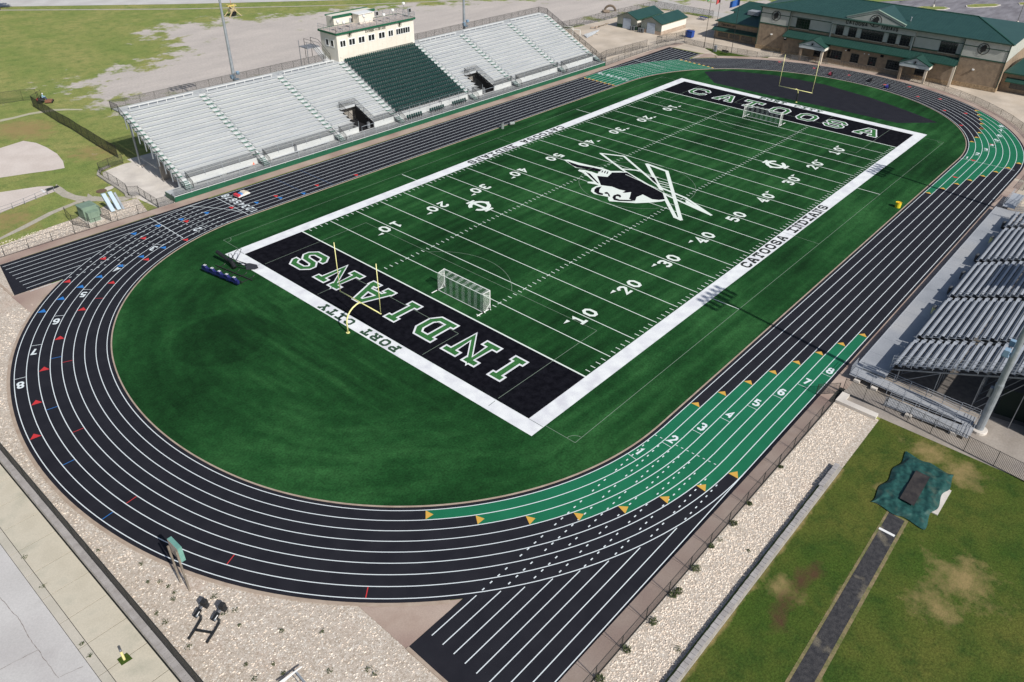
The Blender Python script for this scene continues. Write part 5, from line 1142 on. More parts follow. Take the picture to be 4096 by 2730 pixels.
# hip roof as standing seam panels
ROV = -.5; R0, R1 = 11.5, 45.2; RZ = 12.1; RO = 12.5
e0, e1 = -.6, 55.9; k = MB(); P = [F(e0, ROV, EV+.1), F(e1, ROV, EV+.1), F(R1, RO, RZ), F(R0, RO, RZ)]; k.quad(*[tuple(p) for p in P]); k.build('roof', ROOFG, fh)
k = MB(); k.quad(*[tuple(p) for p in (F(e1, ROV, EV+.1), F(e1, 25.5, EV+.1), F(R1, RO, RZ))]); k.quad(*[tuple(p) for p in (F(e0, 25.5, EV+.1), F(e0, ROV, EV+.1), F(R0, RO, RZ))]); k.quad(*[tuple(p) for p in (F(e1, 25.5, EV+.1), F(e0, 25.5, EV+.1), F(R0, RO, RZ), F(R1, RO, RZ))]); k.build('roof', ROOFG, fh)
k = MB(); s = e0+.5
while s < e1:
    t = 1.
    if s < R0: t = (s-e0)/(R0-e0)
    if s > R1: t = (e1-s)/(e1-R1)
    a = F(s, ROV, EV+.12); b = F(s, ROV+(RO-ROV)*t, EV+.12+(RZ-EV-.1)*t); k.beam(a, b, .05, .07); s += .62
k.build('roof_seams', ROOFG, fh)['kind'] = 'stuff'
k = MB(); k.beam(F(R0, RO, RZ+.05), F(R1, RO, RZ+.05), .35, .1); k.beam(F(e1, ROV, EV+.16), F(R1, RO, RZ+.06), .3, .1); k.beam(F(e0, ROV, EV+.16), F(R0, RO, RZ+.06), .3, .1); k.build('ridge_cap', TRIMG, fh)
for s_, o_ in ((26, 6), (25, 2.5), (33.5, 4)): k = MB(); q = F(s_, o_, EV+.1+.18*(o_+.5)); k.lathe(q, [(.12, 0), (.12, .7), (.2, .7), (.2, .9)], 8); k.build('roof_vent', STEEL, fh)
# stucco gable over the middle
GA = [(17.4, 0), (36.2, 0), (36.2, 9.2)]
k = MB(); gp = [(17.4, 8.35), (36.2, 8.35), (35.0, 9.4), (33.4, 10.4), (27.0, 12.45), (20.6, 10.1), (19.2, 9.6), (17.4, 9.6)]
gp = [(17.4, 8.25), (36.3, 8.25), (36.3, 9.6), (33.6, 9.7), (33.6, 10.3), (27.1, 12.5), (20.6, 10.3), (20.6, 9.7), (17.4, 9.6)]
k.prism(gp, .35, .75, lambda x, y, z: F(x, z, y)); k.build('gable', STUCCO, fh)
k = MB()
for a, b in (((20.4, 10.35), (27.1, 12.62)), ((27.1, 12.62), (33.8, 10.35)), ((17.4, 9.7), (20.6, 9.75)), ((33.6, 9.75), (36.3, 9.7))): k.beam(F(a[0], .5, a[1]), F(b[0], .5, b[1]), .55, .12)
k.build('gable_cap', mat('pale_green_trim', (.25, .33, .27)), fh)
k = MB()
for a, b in (((21, 10.0), (27.1, 12.05)), ((27.1, 12.05), (33.2, 10.0))): k.beam(F(a[0], .34, a[1]), F(b[0], .34, b[1]), .04, .1)
k.beam(F(17.5, .34, 8.32), F(36.2, .34, 8.32), .04, .12); k.build('gable_trim', TRIMG, fh)
k = MB(); k.quad(*[tuple(p) for p in (F(20.6, .7, 10.3), F(27.1, .7, 12.45), F(27.1, 11.5, 12.2), F(20.6, 2.6, 10.3))]); k.quad(*[tuple(p) for p in (F(27.1, .7, 12.45), F(33.6, .7, 10.3), F(33.6, 2.6, 10.3), F(27.1, 11.5, 12.2))]); k.build('gable_roof', ROOFG, fh)
LETF = mat('black_wall_letter', (.02, .02, .02))
wall_text('CATOOSA', F(20.6, .35, 8.8), fd, Vector((0, 0, 1)), .85, .6, .085, .13, LETF, fh, off=.05); wall_text('INDIANS', F(28.7, .35, 8.8), fd, Vector((0, 0, 1)), .85, .48, .085, .13, LETF, fh, off=.05, widths={'I': .5})
emblem(F(27.1, .35, 10.3), fd, Vector((0, 0, 1)), 1.35, fh, LETF); emblem(F(3.9, 0, 8.15), fd, Vector((0, 0, 1)), 1.15, fh, LETF, .14); emblem(F(50.4, 0, 8.2), fd, Vector((0, 0, 1)), 1.15, fh, LETF, .14)
def fwin(s0, s1, o, z0, z1, c, r, sill=True):
    window(fh, s0, s1, 0, z0, z1, c, r, FRAMED, fw=.09, frf=lambda a, d, z: F(a, o-d, z))
    if sill: k = MB(); k.box(s0-.1, s1+.1, o-.14, o, z0-.14, z0-.0, F); k.build('sill', mat('pale_sill', (.45, .38, .30)), fh)
fwin(8.9, 12.2, .74, 6.02, 8.3, 5, 4); fwin(41.7, 45.2, .74, 6.02, 8.3, 5, 4)
for a, b, c in ((18.6, 20.4, 3), (21.6, 23.4, 3), (24.5, 29.5, 8), (30.6, 32.4, 3), (33.3, 35.4, 3)): fwin(a, b, .74, 6.0, 8.2, c, 4)
for s_ in (17.6, 36.0): fbox('pilaster', s_-.15, s_+.15, .5, .8, 0, 9.6, STUCCO)
# single storey front
WO = -1.3
fbox('brick_wall', 7.4, 46.4, WO, .7, .85, 4.3, BRICK); fbox('stone_base', 7.4, 46.4, WO-.08, .7, 0, .85, STONEB)
for a, b in ((7.2, 46.6),):
    k = MB(); k.quad(*[tuple(p) for p in (F(a, WO-.9, 4.35), F(b, WO-.9, 4.35), F(b, .78, 5.45), F(a, .78, 5.45))]); k.quad(*[tuple(p) for p in (F(a, WO-.9, 4.3), F(a, .78, 4.3), F(b, .78, 4.3), F(b, WO-.9, 4.3))]); k.build('lower_roof', ROOFG, fh)
    k = MB(); k.box(a, b, WO-.95, WO-.86, 4.18, 4.38, F); k.build('lower_gutter', TRIMG, fh)
    k = MB(); s = a+.3
    while s < b: k.beam(F(s, WO-.9, 4.39), F(s, .78, 5.49), .05, .06); s += .62
    k.build('lower_roof_seams', ROOFG, fh)['kind'] = 'stuff'
for a, b, z0, c, r in ((18.6, 22.0, 1.1, 5, 4), (24.1, 26.0, 1.1, 3, 4), (28.2, 30.0, 1.1, 3, 4), (32.3, 35.2, 1.1, 5, 4)): fwin(a, b, WO, z0, 3.05, c, r)
for a in (7.4, 23.0, 30.6): fbox('vent_louvre', a, a+.7, WO-.04, WO, 3.3, 3.85, DRED)
for a in (26.9, 27.9, 22.6): fbox('wall_light', a, a+.25, WO-.25, WO, 3.35, 3.55, WHT)
for s_, o_ in ((3.4, 0), (49.6, 0), (7.6, WO)): fbox('wall_light', s_, s_+.4, o_-.35, o_, 3.7, 3.95, WHT)
fbox('wing_column', 46.2, 46.7, -2.2, -1.75, 0, 4.3, mat('pale_column', (.58, .50, .40)))
# gabled porches
for s0, s1 in ((12.9, 18.5), (36.1, 41.8)):
    po = -4.2; sm = (s0+s1)/2
    for s_ in (s0, s1-.5): fbox('porch_column', s_, s_+.5, po, po+.55, 0, 3.0, BRICK if s_ == s0 else mat('pale_column', (.58, .50, .40)))
    k = MB(); k.prism([(s0-.3, 3.0), (s1+.3, 3.0), (s1+.3, 3.75), (sm, 5.05), (s0-.3, 3.75)], po-.1, po+.15, lambda x, y, z: F(x, z, y)); k.build('porch_gable', mat('porch_stucco', (.52, .56, .55)), fh)
    for a, b in ((s0-.5, sm), (s1+.5, sm)): k = MB(); k.quad(*[tuple(p) for p in (F(a, po-.3, 3.78), F(b, po-.3, 5.2), F(b, .6, 5.2), F(a, .6, 3.78))]); k.build('porch_roof', ROOFG, fh)
    k = MB(); k.beam(F(s0-.5, po-.28, 3.72), F(sm, po-.28, 5.14), .08, .16); k.beam(F(s1+.5, po-.28, 3.72), F(sm, po-.28, 5.14), .08, .16); k.beam(F(s0+.6, po-.12, 3.75), F(s1-.6, po-.12, 3.75), .05, .08); k.build('porch_trim', TRIMG, fh)
    fbox('porch_side', s1+.15, s1+.3, po, WO, 3.0, 3.7, mat('white_fascia', (.72, .70, .62))); fbox('porch_side', s0-.3, s0-.15, po, WO, 3.0, 3.7, STUCCO)
    emblem(F(sm, po-.1, 4.1), fd, Vector((0, 0, 1)), .42, fh, LETF, .03)
    fbox('door', sm-.2, sm+1.9, WO-.06, WO, .03, 2.3, GLASS); fbox('door_frame', sm-.3, sm+2.0, WO-.03, WO, 0, 2.45, FRAMED)
    k = MB(); 
    for q in range(5): k.beam(F(s0+.8+q*.9, po+.1, 0), F(s0+.8+q*.9, po+.1, 1.0), .04)
    k.beam(F(s0+.8, po+.1, 1.0), F(s0+4.4, po+.1, 1.0), .05); k.build('porch_railing', BLKF, fh)
# annex right
an = empty('annex', F(62, 5, 0), 'low brick annex with green roof at the right end of the field house', 'building')
def abox(name, s0, s1, o0, o1, z0, z1, m_, par=None): k = MB(); k.box(s0, s1, o0, o1, z0, z1, F); return k.build(name, m_, par or an)
abox('brick_wall', 55.4, 78, 2.6, 16, 0, 3.9, BRICK); k = MB(); k.quad(*[tuple(p) for p in (F(55.4, 2, 3.95), F(78.5, 2, 3.95), F(78.5, 9, 6.2), F(57.5, 9, 6.2))]); k.quad(*[tuple(p) for p in (F(55.4, 16, 3.95), F(55.4, 2, 3.95), F(57.5, 9, 6.2))]); k.build('roof', ROOFG, an)
abox('fascia', 55.4, 78.5, 1.95, 2.05, 3.75, 4.0, TRIMG, an); k = MB(); k.quad(*[tuple(p) for p in (F(56.2, 1.2, 2.35), F(78, 1.2, 2.35), F(78, 2.6, 2.95), F(56.2, 2.6, 2.95))]); k.build('awning', ROOFG, an); abox('awning_edge', 56.2, 78, 1.15, 1.22, 2.2, 2.38, TRIMG, an)
window(an, 57.2, 60.6, 0, .8, 1.9, 5, 3, FRAMED, fw=.07, frf=lambda a, d, z: F(a, 2.6-d, z))
# concession
cs = empty('concession_stand', F(-7, 8, 0), 'low brick concession stand with tiered green roof left of the field house', 'building')
abox('brick_wall', -12.9, -.1, 2.5, 14, 0, 2.4, BRICK, cs); abox('upper_wall', -12.4, -.1, 2.6, 14, 2.4, 4.3, BRICK, cs)
window(cs, -11.8, -9.0, 0, .55, 1.6, 5, 3, FRAMED, fw=.07, frf=lambda a, d, z: F(a, 2.5-d, z)); window(cs, -8.5, -5.8, 0, .55, 1.6, 5, 3, FRAMED, fw=.07, frf=lambda a, d, z: F(a, 2.5-d, z)); window(cs, -5.2, -2.3, 0, .55, 1.6, 5, 3, FRAMED, fw=.07, frf=lambda a, d, z: F(a, 2.5-d, z))
k = MB(); k.quad(*[tuple(p) for p in (F(-13.2, 1.2, 2.25), F(-.3, 1.2, 2.25), F(-.3, 2.6, 2.9), F(-13.2, 2.6, 2.9))]); k.build('awning', ROOFG, cs); abox('awning_edge', -13.2, -.3, 1.15, 1.22, 2.1, 2.3, TRIMG, cs)
k = MB(); k.quad(*[tuple(p) for p in (F(-13., 2.0, 4.35), F(-.3, 2.0, 4.35), F(-2, 8, 6.3), F(-9.5, 8, 6.3))]); k.quad(*[tuple(p) for p in (F(-13, 14.5, 4.35), F(-13, 2, 4.35), F(-9.5, 8, 6.3))]); k.quad(*[tuple(p) for p in (F(-.3, 2, 4.35), F(-.3, 14.5, 4.35), F(-2, 8, 6.3))]); k.quad(*[tuple(p) for p in (F(-.3, 14.5, 4.35), F(-13, 14.5, 4.35), F(-9.5, 8, 6.3), F(-2, 8, 6.3))]); k.build('roof', ROOFG, cs)
abox('fascia', -13, -.3, 1.95, 2.05, 4.2, 4.42, TRIMG, cs)
abox('rear_block', -14, .0, 14.5, 24, 0, 4.6, BRICK, cs); k = MB(); k.quad(*[tuple(p) for p in (F(-15., 14, 4.65), F(.3, 14, 4.65), F(-2, 19, 6.8), F(-12, 19, 6.8))]); k.quad(*[tuple(p) for p in (F(-15, 24.5, 4.65), F(-15, 14, 4.65), F(-12, 19, 6.8))]); k.quad(*[tuple(p) for p in (F(.3, 24.5, 4.65), F(-15, 24.5, 4.65), F(-12, 19, 6.8), F(-2, 19, 6.8))]); k.build('rear_roof', ROOFG, cs)
k = MB(); k.box(-6.5, -3.5, 6.5, 9, 6.0, 6.9, F); k.build('rooftop_unit', mat('rooftop_grey', (.25, .27, .30)), cs)
wall_text('Concession', F(-11.3, 2.6, 3.25), fd, Vector((0, 0, 1)), .62, .3, .05, .09, LETF, cs, off=.04)

# ================================================================== SHEDS
def shed(y0, y1, label, stone):
    o = empty('storage_shed', (142.4, (y0+y1)/2, 0), label, 'shed', 'white sheds in the yard'); x0, x1 = 142.45, 155.; ym = (y0+y1)/2; e = 2.85; r = 4.15
    k = MB(); k.prism([(y0, .9), (y1, .9), (y1, e), (ym, r), (y0, e)], x0, x1, lambda a, b, c: Vector((c, a, b))); k.build('body', mat('white_siding', (.74, .70, .62), rough=.6), o)
    k = MB(); k.box(x0-.05, x1+.05, y0-.05, y1+.05, 0, .9); k.build('stone_base' if stone else 'green_base', CURB if stone else mat('dark_green_wainscot', (.02, .05, .03)), o)
    n = 18
    for i in range(n+1):
        y = y0+(y1-y0)*i/n; zt = e+(r-e)*(1-abs(y-ym)/((y1-y0)/2))-.05; k = MB(); k.box(x0-.07, x0-.005, y-.09, y+.07, .9, zt); k.build('siding_rib', mat('dark_rib', (.10, .14, .12)), o)
    k = MB(); k.box(x0-.12, x0-.06, ym-1.25, ym+1.25, .03, 2.6); k.build('roller_door', mat('pale_blue_door', (.42, .48, .56), rough=.5), o)
    for i in range(6): k = MB(); k.box(x0-.14, x0-.11, ym-1.22, ym+1.22, .4*i+.42, .4*i+.45); k.build('door_slat', mat('door_joint', (.30, .35, .42)), o)
    for a, b in ((y0-.3, ym), (y1+.3, ym)): k = MB(); za = e-.05; k.quad((x0-.35, a, za), (x1+.3, a, za), (x1+.3, b, r+.08), (x0-.35, b, r+.08)); k.quad((x0-.35, a, za-.09), (x0-.35, b, r-.02), (x1+.3, b, r-.02), (x1+.3, a, za-.09)); k.build('roof', ROOFG, o)
    k = MB(); 
    for a, b in ((y0-.3, ym), (y1+.3, ym)): k.beam((x0-.36, a, e-.08), (x0-.36, b, r+.03), .05, .15)
    k.box(x0-.35, x1+.3, y0-.36, y0-.3, e-.18, e); k.build('roof_trim', TRIMG, o)
shed(83.5, 89.75, 'white ribbed storage shed with green roof, left of the pair behind the yard', False); shed(75.76, 82.06, 'white ribbed storage shed with green roof and stone base, right of the pair', True)
for (u, v), lab in zip(((1080, 405), (1115, 408), (1180, 430), (1205, 433), (1235, 438)), ('dark drum nearest the door of the left shed', 'second dark drum between the sheds from the left', 'middle dark drum between the two sheds', 'fourth dark drum between the sheds', 'dark drum nearest the right shed')):
    p = rg('A4', u, v); barrel((p.x, p.y, 0), lab, (.07, .08, .09), .95, .3)['group'] = 'dark drums between the sheds'
# yard objects
def goal(x, y0, y1, d, label, h=2.44, dep=1.1, base=2.2, net=True, mw=WHT):
    o = empty('soccer_goal', (x, (y0+y1)/2, 0), label, 'soccer goal'); k = MB()
    k.tube([(x, y0, 0), (x, y0, h), (x, y1, h), (x, y1, 0)], .06, 8); k.build('goal_frame', mw, o)
    for y in (y0, y1):
        MB().tube([(x, y, .06), (x-d*base, y, .06)], .055, 6).build('base_bar', mw, o)
        s_ = 1 if y == y0 else -1
        k = MB(); k.tube([(x, y, h), (x-d*dep, y+s_*.15, h-.05), (x-d*dep, y+s_*.2, h-.1), (x, y, h-.75)], .035, 5); k.tube([(x, y, .8), (x-d*.7, y, .1)], .03, 5); k.build('net_bracket', mw, o)
        for q in (.15, base*.55): MB().tube([(x-d*q, y-.07, .12), (x-d*q, y+.07, .12)], .12, 10).build('wheel', BLK, o)
    MB().tube([(x-d*dep*1.05, y0, .06), (x-d*dep*1.05, y1, .06)], .035, 6).build('back_bar', mw, o)
    if net:
        n = 15
        for i in range(n):
            a, b = y0+(y1-y0)*i/n, y0+(y1-y0)*(i+1)/n; m_ = NETW if i % 2 == 0 else NETG
            k = MB(); k.quad((x, a, h), (x, b, h), (x-d*dep, b, h-.1), (x-d*dep, a, h-.1)); k.quad((x-d*dep, a, h-.1), (x-d*dep, b, h-.1), (x-d*dep*1.05, b, .06), (x-d*dep*1.05, a, .06)); k.build('net_strip', m_, o)
        for y in (y0, y1): k = MB(); k.quad((x, y, h), (x-d*dep, y, h-.1), (x-d*dep*1.05, y, .06), (x, y, .06)); k.build('net_side', NETW, o)
    return o
goal(11.95, 16.18, 23.74, 1, 'white soccer goal with striped net standing near the black INDIANS end zone', h=2.5)
goal(96.32, 20.3, 27.75, -1, 'white soccer goal in front of the far black CATOOSA end zone', h=2.5, base=2.7)
for (u, v), lab in (((300, 500), 'bare white goal frame behind the far end of the grandstand, farther one'), ((395, 540), 'bare white goal frame behind the far end of the grandstand, nearer one')):
    p = rg('A4', u, v); o = empty('goal_frame', (p.x, p.y, 0), lab, 'goal frame'); d = Vector((-.35, .94, 0)); MB().tube([p, p+Vector((0, 0, 2.5)), p+d*4.5+Vector((0, 0, 2.5)), p+d*4.5], .07, 8).build('pipe', WHT, o); MB().tube([p+Vector((0, 0, 2.4)), p+Vector((1.2, .4, .1))], .05, 6).build('brace', WHT, o)
bs = empty('stacked_bleachers', (129, 89, 0), 'small pile of silver bench planks lying in the paved yard', 'bench planks')
for i in range(6): k = MB(); a = Vector((126+.3*i, 87.8+.4*i, .1+.1*(i % 3))); k.beam(a, a+Vector((5.5+.3*i, 1.2-.2*i, .1)), .28, .06); k.build('plank', ALU, bs)
for i in range(3): k = MB(); a = Vector((126.5+i*2.2, 87.9, .05)); k.beam(a, a+Vector((.5, 2.4, .25)), .08); k.build('support', STEELD, bs)
p = rg('A4', 1860, 500); o = empty('blue_bin', (p.x, p.y, 0), 'bright blue bin beside the low fence near the concession stand', 'bin'); k = MB(); k.prism([(-.9, .1), (.9, .1), (1., 1.4), (-1., 1.6)], -.7, .7, lambda a, b, c: Vector((c, a, b))); k.build('bin_body', mat('bin_blue', (.015, .06, .28)), o, world=False); k = MB(); k.box(-.75, .75, -1.05, 1.05, 1.58, 1.66); k.build('bin_lid', mat('bin_blue', (.015, .06, .28)), o, world=False)
p = rg('A4', 2040, 265); o = empty('picnic_table', (p.x, p.y, 0), 'dark blue picnic table beyond the sheds', 'table')
k = MB(); k.box(-.4, .4, -1.2, 1.2, .72, .78); k.build('table_top', mat('bench_blue', (.02, .04, .18)), o, world=False)
for x in (-.75, .75): k = MB(); k.box(x-.15, x+.15, -1.2, 1.2, .42, .47); k.build('seat', mat('bench_blue', (.02, .04, .18)), o, world=False)
k = MB()
for y in (-.8, .8): k.beam((-.8, y, 0), (.3, y, .72), .06); k.beam((.8, y, 0), (-.3, y, .72), .06)
k.build('frame', STEELD, o, world=False)
for (u, v), s_, lab in (((610, 380), 1, 'short tan pipe section lying in the yard'), ((700, 352), 2, 'dark timber heap left of the sheds')):
    p = rg('A4', u, v); o = empty('scrap_heap' if s_ == 2 else 'pipe_section', (p.x, p.y, 0), lab, 'scrap' if s_ == 2 else 'pipe')
    for i in range(3 if s_ == 1 else 7): k = MB(); a = Vector((p.x+random.uniform(-1, 1)*s_, p.y+random.uniform(-.5, .5), .15+.1*(i % 3))); k.beam(a, a+Vector((random.uniform(-1, 1)*1.2*s_, random.uniform(-.5, .5), random.uniform(-.05, .2))), .25 if s_ == 1 else .14); k.build('timber' if s_ == 2 else 'pipe_piece', mat('old_timber', (.20, .15, .10)) if s_ == 2 else CURB, o)
p = rg('A4', 800, 145); o = empty('tractor_tire', (p.x, p.y, 0), 'large brown tire standing half buried beside a rock in the gravel lot', 'tire')
k = MB(); k.tube([p+Vector((1.3*cos(pi*i/10)*.7, -1.3*cos(pi*i/10), 1.5*sin(pi*i/10)-.1)) for i in range(11)], .32, 8); k.build('tread_ring', mat('muddy_tire', (.14, .105, .075)), o)
p = rg('A4', 745, 165); k = MB(); k.blob((p.x, p.y, .2), 1.0, 2, .12, (1.3, 1.3, .5)); tag(k.build('rock', mat('brown_rock', (.22, .17, .12), (.3, .23, .17), 2)), 'brown rock beside the big tire in the gravel lot', 'rock')

# ================================================================== FLAGPOLES
for (r, u, v), h, col, lab in ((('A4', 2055, 640), 13, (.05, .35, .10), 'dark flagpole farthest left by the field house with a green flag high up'), (('A4', 2165, 705), 13.2, (.55, .08, .08), 'middle dark flagpole by the field house with a small red flag'), (('A5', 415, 712), 12.6, (.03, .13, .45), 'right flagpole by the field house flying a blue flag')):
    p = rg(r, u, v); o = empty('flagpole', (p.x, p.y, 0), lab, 'flagpole', None); MB().tube([p, p+Vector((0, 0, h))], .07, 8, .045).build('pole', BLKF, o); MB().blob((p.x, p.y, h+.08), .1, 1, 0).build('finial', STEEL, o)
    k = MB(); n = 6; dn = Vector((-.25, 1, 0)).normalized(); top = h-.15 if col[2] > .3 else h-.1; L_ = 2.3 if col[2] > .3 else 1.0; vs = []
    for i in range(n+1):
        t = i/n; q = p+dn*L_*t+Vector((.22*sin(t*7), 0, -t*.9)); vs += [q+Vector((0, 0, top)), q+Vector((0, 0, top-1.45))]
    k.add(vs, [(2*i, 2*i+1, 2*i+3, 2*i+2) for i in range(n)]); k.build('flag', mat('flag_'+lab[:12], col), o)
p = rg('A5', 200, 690); o = empty('utility_cabinet', (p.x, p.y, 0), 'narrow grey utility box on the grass by the flagpoles', 'utility box'); k = MB(); k.box(-.25, .25, -.3, .3, 0, 1.3); k.build('cabinet', STEELD, o, world=False); k = MB(); k.box(-.28, .28, -.33, .33, 1.3, 1.36); k.build('cap', STEEL, o, world=False)
p = rg('A5', 325, 725); o = empty('park_bench', (p.x, p.y, 0), 'small dark green bench on the grass by the flagpoles', 'bench'); k = MB(); k.box(-.25, .25, -.9, .9, .42, .47); k.build('seat', BLKF, o, world=False); k = MB(); k.box(.22, .28, -.9, .9, .55, .9); k.build('backrest', BLKF, o, world=False)
for y in (-.7, .7): k = MB(); k.beam((0, y, 0), (0, y, .42), .07); k.build('leg', BLKF, o, world=False)

# ================================================================== GOALPOSTS
GPY = mat('goalpost_yellow', (.80, .76, .34), rough=.35)
def goalpost(xb, xc, label, pad):
    d = 1 if xc > xb else -1; cy = FW/2; o = empty('goalpost', (xb, cy, 0), label, 'goalpost', None)
    pts = [(xb, cy, 0), (xb, cy, 1.3)]+[(xb+(xc-xb)*(1-cos(a)), cy, 1.3+1.75*sin(a)) for a in [radians(15*i) for i in range(1, 7)]]
    MB().tube(pts, .085, 12).build('gooseneck', GPY, o, smooth=True)
    MB().tube([(xc, cy-3.56, 3.05), (xc, cy+3.56, 3.05)], .065, 10).build('crossbar', GPY, o, smooth=True)
    for s_ in (-1, 1): MB().tube([(xc, cy+s_*3.5, 3.05), (xc, cy+s_*3.5, 9.2)], .046, 8).build('upright', GPY, o, smooth=True)
    if pad: MB().lathe((xb, cy, .25), [(.2, 0), (.2, 1.9)], 12).build('post_pad', BLK, o)
    MB().lathe((xb, cy, 0), [(.22, 0), (.22, .05)], 12).build('base_plate', GPY, o)
goalpost(-2.42, -.35, 'yellow goalpost with curved neck at the near INDIANS end zone', False); goalpost(112.95, 110.9, 'yellow goalpost with a black padded stem at the far CATOOSA end zone', True)

# ================================================================== TRAINING SLEDS
def blocking_sled():
    a = rg('S', 170, 400, 1.); b = rg('S', 850, 750, 1.); a.z = b.z = 0; a = Vector((-6.1, 48.3, 0)); b = Vector((-5.1, 41.7, 0)); d = (b-a).normalized(); n_ = Vector((-d.y, d.x, 0)); n_ = n_ if n_.x > 0 else -n_
    o = empty('blocking_sled', (a+b)/2, 'five man football blocking sled with dark blue pads on the turf', 'blocking sled')
    NB = mat('navy_pad', (.015, .02, .12), rough=.5); L_ = (b-a).length
    for i in range(5):
        c = a+d*(L_*(i+.5)/5)
        k = MB(); Fp = lambda x, y, z: c+d*x-n_*(y)+Vector((0, 0, z))
        k.prism([(-.3, .25), (.3, .25), (.34, .5), (.34, 1.0), (.24, 1.25), (-.24, 1.25), (-.34, 1.0), (-.34, .5)], -.12, .22, lambda x, y, z: Fp(x, z+.25*(y-.9), y)); k.build('pad', NB, o)
        k = MB(); k.box(-.17, -.05, -.1, .2, 1.26, 1.275, Fp); k.box(.05, .17, -.1, .2, 1.26, 1.275, Fp); k.build('white_mark', WHT, o)
        k = MB(); k.box(-.62, .62, -.12, .18, .55, .95, Fp); k.build('shoulder_bolster', NB, o)
        k = MB(); k.beam(c+Vector((0, 0, .8)), c+n_*.5+Vector((0, 0, .5)), .09); k.beam(c+n_*.5+Vector((0, 0, .5)), c+n_*1.0+Vector((0, 0, .1)), .07); k.beam(c+n_*.4+Vector((0, 0, .06)), c+n_*2.6+Vector((0, 0, .06)), .09, .05); k.tube([c+n_*2.6+Vector((0, 0, .05)), c+n_*2.85+Vector((0, 0, .2))], .04, 5); k.build('skid', BLKF, o)
    for f, z in ((.5, .5), (1.9, .14)): k = MB(); k.beam(a+n_*f+Vector((0, 0, z)), b+n_*f+Vector((0, 0, z)), .1); k.build('cross_tube', BLKF, o)
blocking_sled()
o = empty('tackling_sled', (-2.2, 46.8, 0), 'black tackling sled with a bag arm and a wide plate beside the navy sled', 'tackling sled')
k = MB(); k.tube([(-3.2, 49.6, 1.3), (-3.0, 48.3, .9), (-2.9, 47.3, .6)], .24, 10); k.build('bag', BLK, o)
k = MB(); k.tube([(-2.9, 47.4, .9), (-3.0, 46.6, .8), (-3.1, 45.9, .35)], .26, 10); k.build('bag', BLK, o)
k = MB(); k.prism([(-2.2, 44.9), (-1.4, 44.2), (-.9, 44.2), (-.6, 45.0), (-1.0, 46.0), (-1.5, 46.4), (-1.7, 45.8)], .05, .12); k.build('standing_plate', mat('charcoal_plate', (.03, .03, .04)), o)
k = MB(); k.tube([(-2.5, 47.6, .6), (-1.6, 48.0, 1.2), (-.9, 48.2, 1.35), (-.75, 47.9, 1.35), (-1.2, 47.5, 1.15), (-2.2, 47.0, .6)], .04, 6); k.tube([(-2.6, 47.8, .6), (-2.3, 48.5, 1.0), (-2.0, 48.3, 1.0), (-2.2, 47.5, .6)], .04, 6); k.build('push_handle', BLK, o)
k = MB()
for a, b in (((-2.7, 47.3, .5), (-1.3, 46.3, .1)), ((-2.8, 46.8, .5), (-1.6, 45.6, .1)), ((-2.6, 47.4, .9), (-1.4, 46.2, .15)), ((-2.9, 47, .2), (-2.1, 45.2, .1)), ((-2.2, 47.4, .3), (-2.2, 46.0, .3))): k.beam(a, b, .06)
k.build('frame', BLK, o)
o = empty('two_man_sled', (-32.6, 2.2, 0), 'black two man blocking sled lying on the white stones, bottom left', 'blocking sled')
def sp(u, v, z=0): return at(700+u*.3013, 2350+v*.3013, z)
PADB = mat('worn_black_pad', (.012, .012, .013), (.03, .03, .03), 6, .6)
for dx, dy in ((0, 0), (242, 48)):
    k = MB(); k.tube([sp(180+dx, 690+dy, .08), sp(265+dx, 560+dy, .12), sp(345+dx, 425+dy, .15), sp(350+dx, 385+dy, .25), sp(325+dx, 368+dy, .35), sp(290+dx, 372+dy, .42)], .085, 8); k.build('skid', BLK, o)
    k = MB(); k.beam(sp(262+dx, 400+dy, .35), sp(335+dx, 290+dy, .55), .26, .2); k.build('arm', BLK, o); k = MB(); k.beam(sp(290+dx, 375+dy, .55), sp(325+dx, 322+dy, .62), .06, .02); k.build('arm_stripe', WHT, o)
    k = MB(); k.beam(sp(332+dx, 300+dy, .5), sp(372+dx, 240+dy, .6), .12, .1); k.build('strut', STEELD, o)
    k = MB(); k.lathe(sp(292+dx, 385+dy, .5), [(.09, 0), (.09, .04)], 10); k.build('hub', STEEL, o)
    a = sp(355+dx, 200+dy, .75); b = sp(415+dx, 215+dy, .75); k = MB(); k.beam(a, b, .42, .5); k.beam(a+Vector((0, 0, -.1)), b+(b-a)*.3+Vector((0, 0, -.3)), .3, .3); k.build('pad', PADB, o)
k = MB(); k.tube([sp(280, 568, .12), sp(500, 605, .12)], .085, 8); k.build('cross_tube', BLK, o)

# ================================================================== SMALL THINGS AROUND THE TRACK
sgn = empty('sign_board', (-32.0, 6.4, 0), 'pale green box sign on two wooden posts leaning over the outer lane, lower left', 'sign')
TEAL = mat('pale_teal_paint', (.13, .30, .26), (.17, .35, .30), 2, .6); PLY = mat('weathered_plywood', (.36, .30, .25), (.42, .37, .33), 3, .9); WOODP = mat('weathered_post', (.17, .145, .115), (.26, .22, .18), 3, .9)
for (x, y, h) in ((-32.04, 7.0, 4.0), (-31.96, 5.87, 4.25)): k = MB(); k.beam((x, y, -.05), (x, y, h), .13); k.build('post', WOODP, sgn)
prof = [(5.75, 3.1), (7.2, 3.1), (7.2, 4.5), (5.75, 4.5)]
k = MB(); k.prism(prof, -31.88, -31.55, lambda a, b, c: Vector((c, a, b))); k.build('box', TEAL, sgn); k = MB(); c_ = Vector((6.475, 3.8)); k.prism([tuple(c_+(Vector(q)-c_)*.965) for q in prof], -31.90, -31.885, lambda a, b, c: Vector((c, a, b))); k.build('back_board', PLY, sgn)
